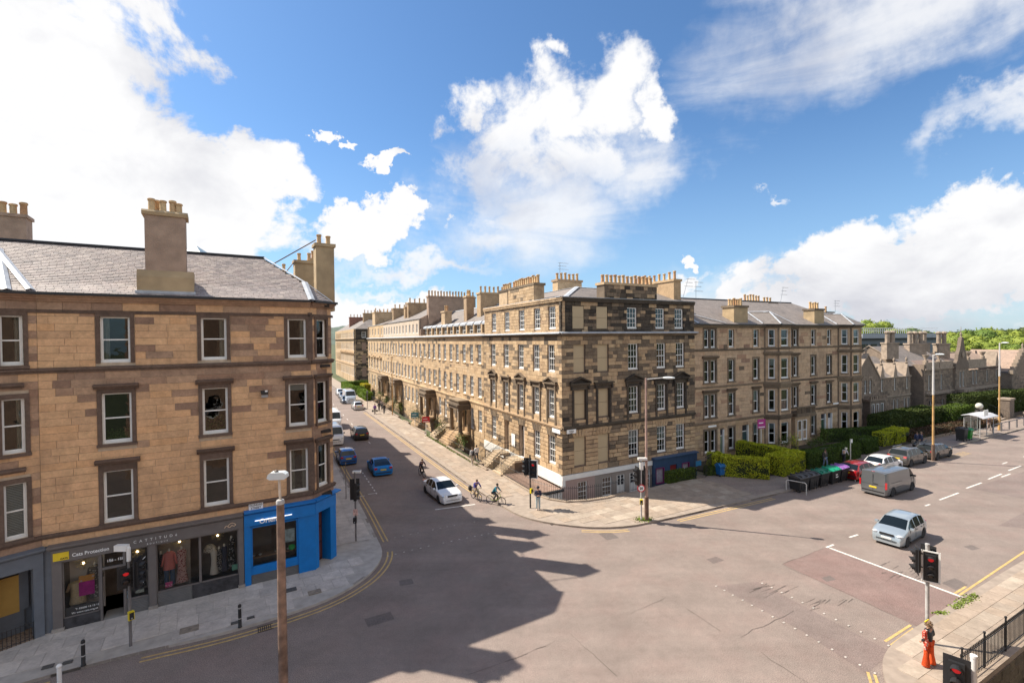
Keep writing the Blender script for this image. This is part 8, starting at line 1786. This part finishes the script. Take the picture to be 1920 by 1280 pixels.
def person(label, pos, heading, pose, top, bottom, hair, shoes=None, h=1.74, top_len=1, longsleeve=True, group=None, z=None, hat=None):
    """x right, y forward; pose gives joints for a 1.75 m figure"""
    k = h/1.75; t = thing('person', label, 'person', (pos.x, pos.y, pos.z), math.atan2(heading.y, heading.x)-math.pi/2, group)
    P = dict(pelvis=(0, 0, .96), waist=(0, 0, 1.10), chest=(0, .01, 1.33), neckb=(0, .0, 1.47), neck=(0, .02, 1.54), head=(0, .035, 1.63), crown=(0, .03, 1.70))
    for s, n in ((-1, 'l'), (1, 'r')):
        P.update({'sh'+n: (s*.18, 0, 1.42), 'el'+n: (s*.23, -.02, 1.14), 'wr'+n: (s*.24, .06, .89), 'ha'+n: (s*.24, .09, .81), 'hip'+n: (s*.09, 0, .92), 'kn'+n: (s*.10, .02, .50), 'an'+n: (s*.10, -.02, .09), 'toe'+n: (s*.11, .13, .045)})
    P.update(pose); P = {a: tuple(v*k for v in b) for a, b in P.items()}
    def chain(keys, rad, edges, name, m, root=0): return skin_obj(name, [P[q] for q in keys], [tuple(x*k for x in r) if isinstance(r, tuple) else r*k for r in rad], edges, m, t, root)
    ks = ['pelvis', 'waist', 'chest', 'neckb', 'neck', 'head', 'crown', 'shl', 'ell', 'wrl', 'hal', 'shr', 'elr', 'wrr', 'har', 'hipl', 'knl', 'anl', 'toel', 'hipr', 'knr', 'anr', 'toer']
    rd = [(.13, .10), (.12, .09), (.15, .10), .07, .05, (.078, .092), (.06, .07), .06, .043, .03, .034, .06, .043, .03, .034, .085, .058, .042, .034, .085, .058, .042, .034]
    ed = [(0, 1), (1, 2), (2, 3), (3, 4), (4, 5), (5, 6), (2, 7), (7, 8), (8, 9), (9, 10), (2, 11), (11, 12), (12, 13), (13, 14), (0, 15), (15, 16), (16, 17), (17, 18), (0, 19), (19, 20), (20, 21), (21, 22)]
    chain(ks, rd, ed, 'body', SKIN)
    fing = MB()                                                       # fingers, thumbs, nose, ears
    for n, s in (('l', -1), ('r', 1)):
        ha = Vector(P['ha'+n]); dr_ = (ha-Vector(P['wr'+n])).normalized(); sd = dr_.cross(Vector((s, 0, .2))).normalized()
        for j, ln in enumerate((.075, .085, .08, .062)): a = ha+sd*(j-1.5)*.018; m_ = a+dr_*ln*.6*k; fing.tube(a, m_, .009, 5); fing.tube(m_, m_+(dr_*.7+Vector((-s*.6, 0, 0))).normalized()*ln*.5*k, .008, 5)
        fing.tube(ha-dr_*.03, ha+sd*.05+dr_*.02, .01, 5)
    hd = Vector(P['head']); fing.ball(hd+Vector((0, .095, -.015))*k, .014*k, n=6); [fing.ball(hd+Vector((s*.082, 0, -.01))*k, .02*k, n=6, sq=(.5, 1, 1.4)) for s in (-1, 1)]; fing.build('hand_and_face_detail', SKIN, t, smooth=True)
    eb = MB(); [eb.ball(hd+Vector((s*.032, .087, .015))*k, .01*k, n=6) for s in (-1, 1)]; eb.box(hd.x-.02*k, hd.x+.02*k, hd.y+.086*k, hd.y+.093*k, hd.z-.052*k, hd.z-.045*k); eb.build('face_marks', mat('dark_eye', (.05, .02, .02), .5, 0), t)
    arms = ['shl', 'ell', 'wrl'] if longsleeve else ['shl', 'ell']; ar2 = [a[:-1]+'r' for a in arms]; ks = ['pelvis', 'waist', 'chest', 'neckb']+arms+ar2; n = len(arms); rs = [.078, .06, .048][:n]
    ed = [(0, 1), (1, 2), (2, 3), (2, 4)]+[(4+i, 5+i) for i in range(n-1)]+[(2, 4+n)]+[(4+n+i, 5+n+i) for i in range(n-1)]
    chain(ks, [(.17, .135), (.155, .12), (.19, .13), .08]+rs+rs, ed, 'jacket', top, 1)
    ks = ['pelvis', 'hipl', 'knl', 'anl', 'hipr', 'knr', 'anr']; chain(ks, [(.14, .115), .1, .076, .066, .1, .076, .066], [(0, 1), (1, 2), (2, 3), (0, 4), (4, 5), (5, 6)], 'trousers', bottom)
    for n in 'lr': skin_obj('shoe', [tuple(Vector(P['an'+n])-Vector((0, .06, .03))*k), tuple(Vector(P['an'+n])+(Vector(P['toe'+n])-Vector(P['an'+n]))*.5-Vector((0, 0, .01))), P['toe'+n]], [.05*k, .048*k, .042*k], [(0, 1), (1, 2)], shoes or mat('white_shoes', (.7, .68, .65), .6, .05), t)
    b = MB(); b.ball(hd+Vector((0, -.022, .045))*k, .105*k, n=12, sq=(.9, 1.0, .95)); b.build('hair', hair, t, smooth=True)
    if hat: b = MB(); b.lathe(hd+Vector((0, 0, .06))*k, [(.12*k, 0), (.115*k, .05*k), (.08*k, .1*k), (.01, .115*k)], 12); b.box(hd.x-.07*k, hd.x+.07*k, hd.y+.08*k, hd.y+.19*k, hd.z+.06*k, hd.z+.075*k); b.build('cap', hat, t, smooth=True)
    return t
def walk(s=1, a=.22): return dict(knl=(-.10, .10*s+.05, .50), anl=(-.10, a*s, .10), toel=(-.10, a*s+.14, .06), knr=(.10, -.04*s+.02, .50), anr=(.10, -a*s, .13), toer=(.10, -a*s+.12, .045), wrl=(-.25, -.14*s, .92), hal=(-.25, -.18*s, .84), wrr=(.25, .18*s, .94), har=(.24, .24*s, .87))
BLK = mat('black_shoes', (.02, .02, .02), .6, .1)
def bag(t, loc, size, m, name='bag'): b = MB(); b.cbox(loc, size); me = b.mesh(name, m); bm = bmesh.new(); bm.from_mesh(me); bmesh.ops.bevel(bm, geom=bm.edges, offset=min(size)*.28, segments=2, affect='EDGES'); bm.to_mesh(me); bm.free(); me.materials.clear(); me.materials.append(m); o = put(name, me, None); return o
# standing man at the corner
man = person('man in navy jacket and pale jeans waiting at the corner crossing', G(1009, 956, .12), Vector((.1, -1, 0)), dict(ell=(-.24, .0, 1.16), wrl=(-.10, .2, 1.1), hal=(-.03, .25, 1.14), elr=(.24, 0, 1.16), wrr=(.10, .2, 1.1), har=(.02, .25, 1.14)), cloth('navy_jacket', (.03, .03, .06)), cloth('pale_denim', (.36, .44, .46)), HAIRS['dark'], hat=cloth('dark_cap', (.02, .02, .03)))
# woman in orange trousers, seen from behind
wp = G(1741, 1247, .12)
wo = person('person with curly hair, black leather jacket and orange flared trousers', wp, Vector((-.45, 1, 0)), dict(wrl=(-.22, .12, .95), hal=(-.2, .17, .9), wrr=(.22, .14, 1.0), har=(.14, .2, 1.0), elr=(.27, -.04, 1.16), knl=(-.15, .02, .5), knr=(.15, .0, .5), anl=(-.18, 0, .09), toel=(-.21, .14, .045), anr=(.18, -.03, .09), toer=(.21, .11, .045)), mat('black_leather', (.028, .026, .032), .35, .2, 9, coat=.3), cloth('orange_cloth', (.72, .10, .02)), HAIRS['fair'], BLK, 1.72)
b = MB()
for s, y in ((-1, 0), (1, -.02)): b.add([v for i, (r, z, x) in enumerate(((.135, .06, .18), (.115, .2, .17), (.085, .42, .15), (.09, .62, .12), (.095, .82, .095))) for v in [(s*x+r*math.cos(a*math.pi/6), y+r*math.sin(a*math.pi/6), z) for a in range(12)]], [(i*12+j, i*12+(j+1) % 12, (i+1)*12+(j+1) % 12, (i+1)*12+j) for i in range(4) for j in range(12)]); b.build('flares', cloth('orange_cloth', (.72, .10, .02)), wo, smooth=True)
hb = MB(); leaves(hb, (0, -.0, 1.6), (.15, .15, .17), 420, .028, .5); hb.build('curls', HAIRS['fair'], wo)
hb = MB(); hb.path([(-.14, .06, 1.68), (-.05, .02, 1.745), (.06, .02, 1.745), (.14, .06, 1.68)], .02, 6); hb.build('headband', mat('yellow_band', (.75, .62, .02), .6, 0), wo)
t = thing('scarf', 'red and white checked scarf hanging over the left arm', 'scarf', wo.location, wo.rotation_euler.z); pm = floral('checked_cloth', (.62, .07, .04), (.6, .5, .42), 13); b = MB()
for k in range(7): b.cbox((-.27+.015*math.sin(k*2), -.05+.02*math.cos(k), 1.38-k*.105), (.13-.005*k, .06, .12), .3*math.sin(k))
b.cbox((-.34, .0, 1.28), (.14, .08, .22), .4); b.build('cloth', pm, t)
# cyclists
def bicycle(label, pos, heading, col, mtb=True):
    t = thing('bicycle', label, 'bicycle', (pos.x, pos.y, .004), math.atan2(heading.y, heading.x), 'bicycles ridden out of the side street'); R = .34; RX = Matrix.Rotation(math.pi/2, 3, 'X'); fm = paint(col[0], col[1])
    def ringm(name, r, th, m, n=22):
        b = MB(); vs = []
        for i in range(n):
            a = 2*math.pi*i/n
            for j in range(5): c = 2*math.pi*j/5; rr = r+th*math.cos(c); vs.append((rr*math.cos(a), th*math.sin(c), rr*math.sin(a)))
        b.add(vs, [(i*5+j, ((i+1) % n)*5+j, ((i+1) % n)*5+(j+1) % 5, i*5+(j+1) % 5) for i in range(n) for j in range(5)]); return b.mesh(name, m, True)
    ty = ringm('tyre', R-.025, .027, RUB); sp = MB()
    for k in range(12): a = k*math.pi/6; sp.tube((0, 0, 0), ((R-.04)*math.cos(a), 0, (R-.04)*math.sin(a)), .004, 3)
    sp.lathe((0, 0, 0), [(.03, -.05), (.03, .05)], 8, 0, RX); spm = sp.mesh('spokes', ALLOY)
    for x in (-.52, .53): w = put('wheel', ty, t, (x, 0, R)); put('spokes', spm, w)
    b = MB(); bb_, st2, hd1, hd2 = (-.06, 0, .30), (-.20, 0, .80), (.36, 0, .86), (.40, 0, .70)
    for a, c, r in ((bb_, st2, .018), (bb_, hd2, .022), ((-.19, 0, .74), hd1, .018), (hd1, hd2, .022), (bb_, (-.52, 0, .34), .012), ((-.19, 0, .74), (-.52, 0, .34), .010)): b.tube(a, c, r, 7)
    b.build('frame', fm, t); b = MB(); [b.tube((.41, y, .68), (.53, y, .34), .014, 6) for y in (-.05, .05)]; b.tube((.36, 0, .86), (.33, 0, .98), .014, 6); b.build('fork', TRIMB, t)
    b = MB(); b.path([(.30, -.30, 1.0), (.34, -.1, .99), (.34, .1, .99), (.30, .30, 1.0)], .014, 6); b.build('handlebar', TRIMB, t); b = MB(); b.cbox((-.22, 0, .87), (.26, .13, .05)); b.tube((-.2, 0, .8), (-.22, 0, .86), .012, 5); b.build('saddle', TRIMB, t)
    b = MB(); b.lathe(bb_, [(.09, -.02), (.09, .02)], 12, 0, RX); b.tube((-.06, -.06, .30), (.06, -.06, .20), .01, 4); b.tube((-.06, .06, .30), (-.18, .06, .40), .01, 4); b.cbox((.06, -.11, .20), (.09, .09, .02)); b.cbox((-.18, .11, .40), (.09, .09, .02)); b.build('crank', TRIMB, t); return t
RIDE = dict(pelvis=(0, -.22, .97), waist=(0, -.15, 1.10), chest=(0, .02, 1.30), neckb=(0, .08, 1.41), neck=(0, .11, 1.47), head=(0, .15, 1.55), crown=(0, .14, 1.62), hipl=(-.09, -.20, .93), hipr=(.09, -.20, .93), knl=(-.12, .14, .62), anl=(-.11, .0, .28), toel=(-.11, .12, .22), knr=(.12, .12, .80), anr=(.11, -.16, .50), toer=(.11, -.04, .42),
    shl=(-.18, .06, 1.37), shr=(.18, .06, 1.37), ell=(-.27, .16, 1.17), elr=(.27, .16, 1.17), wrl=(-.27, .30, 1.05), wrr=(.27, .30, 1.05), hal=(-.27, .35, 1.03), har=(.27, .35, 1.03))
for (px, py), hd_, lb, bl, top, bot, hair, frame in (((791, 893), (down+right*.1), 'cyclist in dark clothes riding in the shaded side street', 'black bicycle under the dark clothed rider in the shade', (.04, .03, .06), (.03, .03, .035), 'brown', ('black_frame', (.03, .025, .025))),
      ((893, 937), (down+right*.15), 'cyclist in a purple blue top beside the white saloon car', 'pale framed bicycle beside the white saloon car', (.06, .05, .24), (.30, .24, .18), 'brown', ('olive_frame', (.25, .25, .12))),
      ((930, 946), (down+right*.75), 'cyclist in a teal jacket and dark helmet nearest the corner', 'lime green bicycle nearest the corner pavement', (.02, .16, .22), (.03, .03, .035), 'dark', ('lime_frame', (.35, .55, .05)))):
    hd_ = hd_.normalized(); p = G(px, py); bicycle(bl, p, hd_, frame); person(lb, p+Vector((0, 0, .0)), hd_, RIDE, cloth('top_'+frame[0], top), cloth('legs_'+frame[0], bot), HAIRS[hair], BLK, hat=None)
bk = MB(); bk.ball((0, 0, 0), 1, n=10); sa = put('pannier_bag', bk.mesh('pannier_bag', cloth('black_bag', (.025, .025, .03)), True), None, tuple(G(893, 937)+away*.55+left*.3+Vector((0, 0, .85))), 0, (.16, .2, .24)); tag(sa, 'black pannier bag behind the rider in the purple blue top', 'bag')
# walkers
person('woman in a white top beside the raised steps', G(894, 866, .12), away, walk(1), cloth('white_top', (.7, .68, .66)), cloth('dark_trousers', (.05, .05, .06)), HAIRS['dark'], group=None)
person('man in a white shirt with a black backpack walking by the steps', G(886, 871, .12), away, walk(-1), cloth('white_shirt', (.55, .54, .54)), cloth('light_trousers', (.42, .36, .30)), HAIRS['brown'])
p = G(886, 871, .12)+down*.2; b = MB(); b.ball((0, 0, 0), 1, n=10); tag(put('backpack', b.mesh('backpack', cloth('black_bag', (.025, .025, .03)), True), None, (p.x, p.y, 1.32), FC.rz, (.2, .14, .27)), 'black backpack on the walker in a white shirt', 'backpack')
gw = 'walkers in the sunlit side street'
for px, py, hd_, c1, c2, lb, hr in ((703, 776, down, (.16, .06, .30), (.03, .03, .04), 'person in a purple coat carrying two bags up the side street', 'dark'), (711, 771, away, (.05, .05, .055), (.08, .075, .07), 'person in dark clothes between the purple coat and the third walker', 'brown'), (720.5, 776, away, (.03, .03, .035), (.05, .05, .06), 'person in black right of the purple coated walker', 'fair'), (716, 768, away, (.30, .25, .24), (.06, .06, .07), 'person in a brown coat farthest in the side street group', 'brown')):
    t = person(lb, G(px, py, .12), hd_, walk(RND.choice((-1, 1)), .15), cloth('coat_%d' % px, c1), cloth('legs_%d' % px, c2), HAIRS[hr], BLK, group=gw)
for s in (-1, 1): p = G(703, 776, .12)+Vector((s*.36, 0, .55)); b = MB(); b.cbox((0, 0, 0), (.2, .3, .34)); tag(b.build('carrier_bag', BLK, None, tuple(p)), 'dark bag in the left hand of the purple coated person' if s < 0 else 'dark bag in the right hand of the purple coated person', 'bag')
person('person in dark top and blue jeans walking behind the bins', G(1547, 876, .13), Vector((.2, -1, 0)), walk(1, .12), cloth('dark_olive', (.06, .055, .045)), cloth('blue_jeans', (.17, .22, .30)), HAIRS['brown'], BLK)
person('person in a grey top and pale cap bent over beside the parking sign', G(1582, 869, .13), right, dict(walk(1, .1), chest=(0, .2, 1.2), neckb=(0, .3, 1.3), neck=(0, .34, 1.34), head=(0, .4, 1.4), crown=(0, .42, 1.47), shl=(-.18, .22, 1.28), shr=(.18, .22, 1.28), ell=(-.22, .3, 1.02), elr=(.22, .3, 1.02), wrl=(-.2, .45, .9), wrr=(.2, .45, .9), hal=(-.2, .5, .85), har=(.2, .5, .85)), cloth('light_grey_top', (.45, .44, .44)), cloth('black_trousers', (.03, .03, .035)), HAIRS['white'], BLK, hat=cloth('cream_cap', (.7, .66, .5)))
person('person in dark blue standing by the brown shrub bed, left one', G(1719, 838, .13), Vector((0, -1, 0)), {}, cloth('dark_blue_coat', (.03, .04, .09)), cloth('legs_dk', (.03, .03, .05)), HAIRS['brown'], BLK)
person('person in navy standing by the brown shrub bed, right one', G(1727, 838, .13), Vector((.3, -1, 0)), {}, cloth('navy_coat2', (.02, .03, .07)), cloth('legs_dk', (.03, .03, .05)), HAIRS['fair'], BLK)
person('person in a brown top standing between the bus shelter and the lamp column', G(1854, 806, .13), Vector((0, -1, 0)), walk(1, .1), cloth('brown_top', (.14, .08, .06)), cloth('legs_tan', (.3, .24, .2)), HAIRS['brown'], BLK)
# motorcycle standing on the pavement before the school bank
p = G(1716, 846, .13); t = thing('motorcycle', 'dark motorcycle parked on the pavement behind the estate car', 'motorcycle', (p.x, p.y, .13), FD.rz+.2); b = MB()
for x in (-.68, .68): b.lathe((x, 0, .31), [(.2, -.06), (.31, -.05), (.31, .05), (.2, .06)], 16, 0, R90)
b.build('wheel', RUB, t); b = MB(); b.cbox((0, 0, .55), (.9, .28, .36)); b.cbox((.15, 0, .85), (.5, .3, .2)); b.cbox((-.4, 0, .82), (.6, .28, .12)); b.tube((.68, 0, .31), (.42, 0, 1.0), .05, 6); b.tube((.42, -.35, 1.02), (.42, .35, 1.02), .02, 6); b.cbox((.5, 0, .95), (.14, .2, .22)); b.build('body', paint('black_car_paint', (.02, .018, .018)), t)
# the tenement the view is taken from: its front stands just behind, and is what the shop and tenement windows mirror
FT_ = Facade(Vector((.25, -.75)), -dD); VT = thing('viewpoint_tenement', 'brown stone tenement on the near side of the junction, out of frame', 'building', (0, -6, 0)); LV = Vector(VT.location)
cs = [6-2.9*k for k in range(12)]; rv = [(1.2, 2.2), (4.9, 2.2), (8.3, 2.2)]; ov = [(s-.55, s+.55, z, z+h) for s in cs[1:] for z, h in rv]
b = fb(VT, FT_); wall_holes(b, -30, 7, -3, 16, ov, 0, .4); b.box(-29.5, 6.9, .9, 1.0, -3, 15.8); b.build('wall', S_BROWN, VT)
for s in cs[1:]:
    for z, h in rv[:3]: window(VT, FT_, s, z, 1.1, h, 'sash2', .12, 'none')
moulding(VT, FT_, 'cornice', -30, 7, 15.6, 16, .4, S_TRIM, 3)
b = fb(VT, FT_); b.box(6.9, 7, .4, 14, -3, 16); b.build('end_wall', S_TAN, VT)
poly_part(VT, 'roof_slope', [FT_.pt(-30, 16, 0), FT_.pt(7, 16, 0), FT_.pt(7, 19.5, 7), FT_.pt(-30, 19.5, 7)], SLATEFAR)
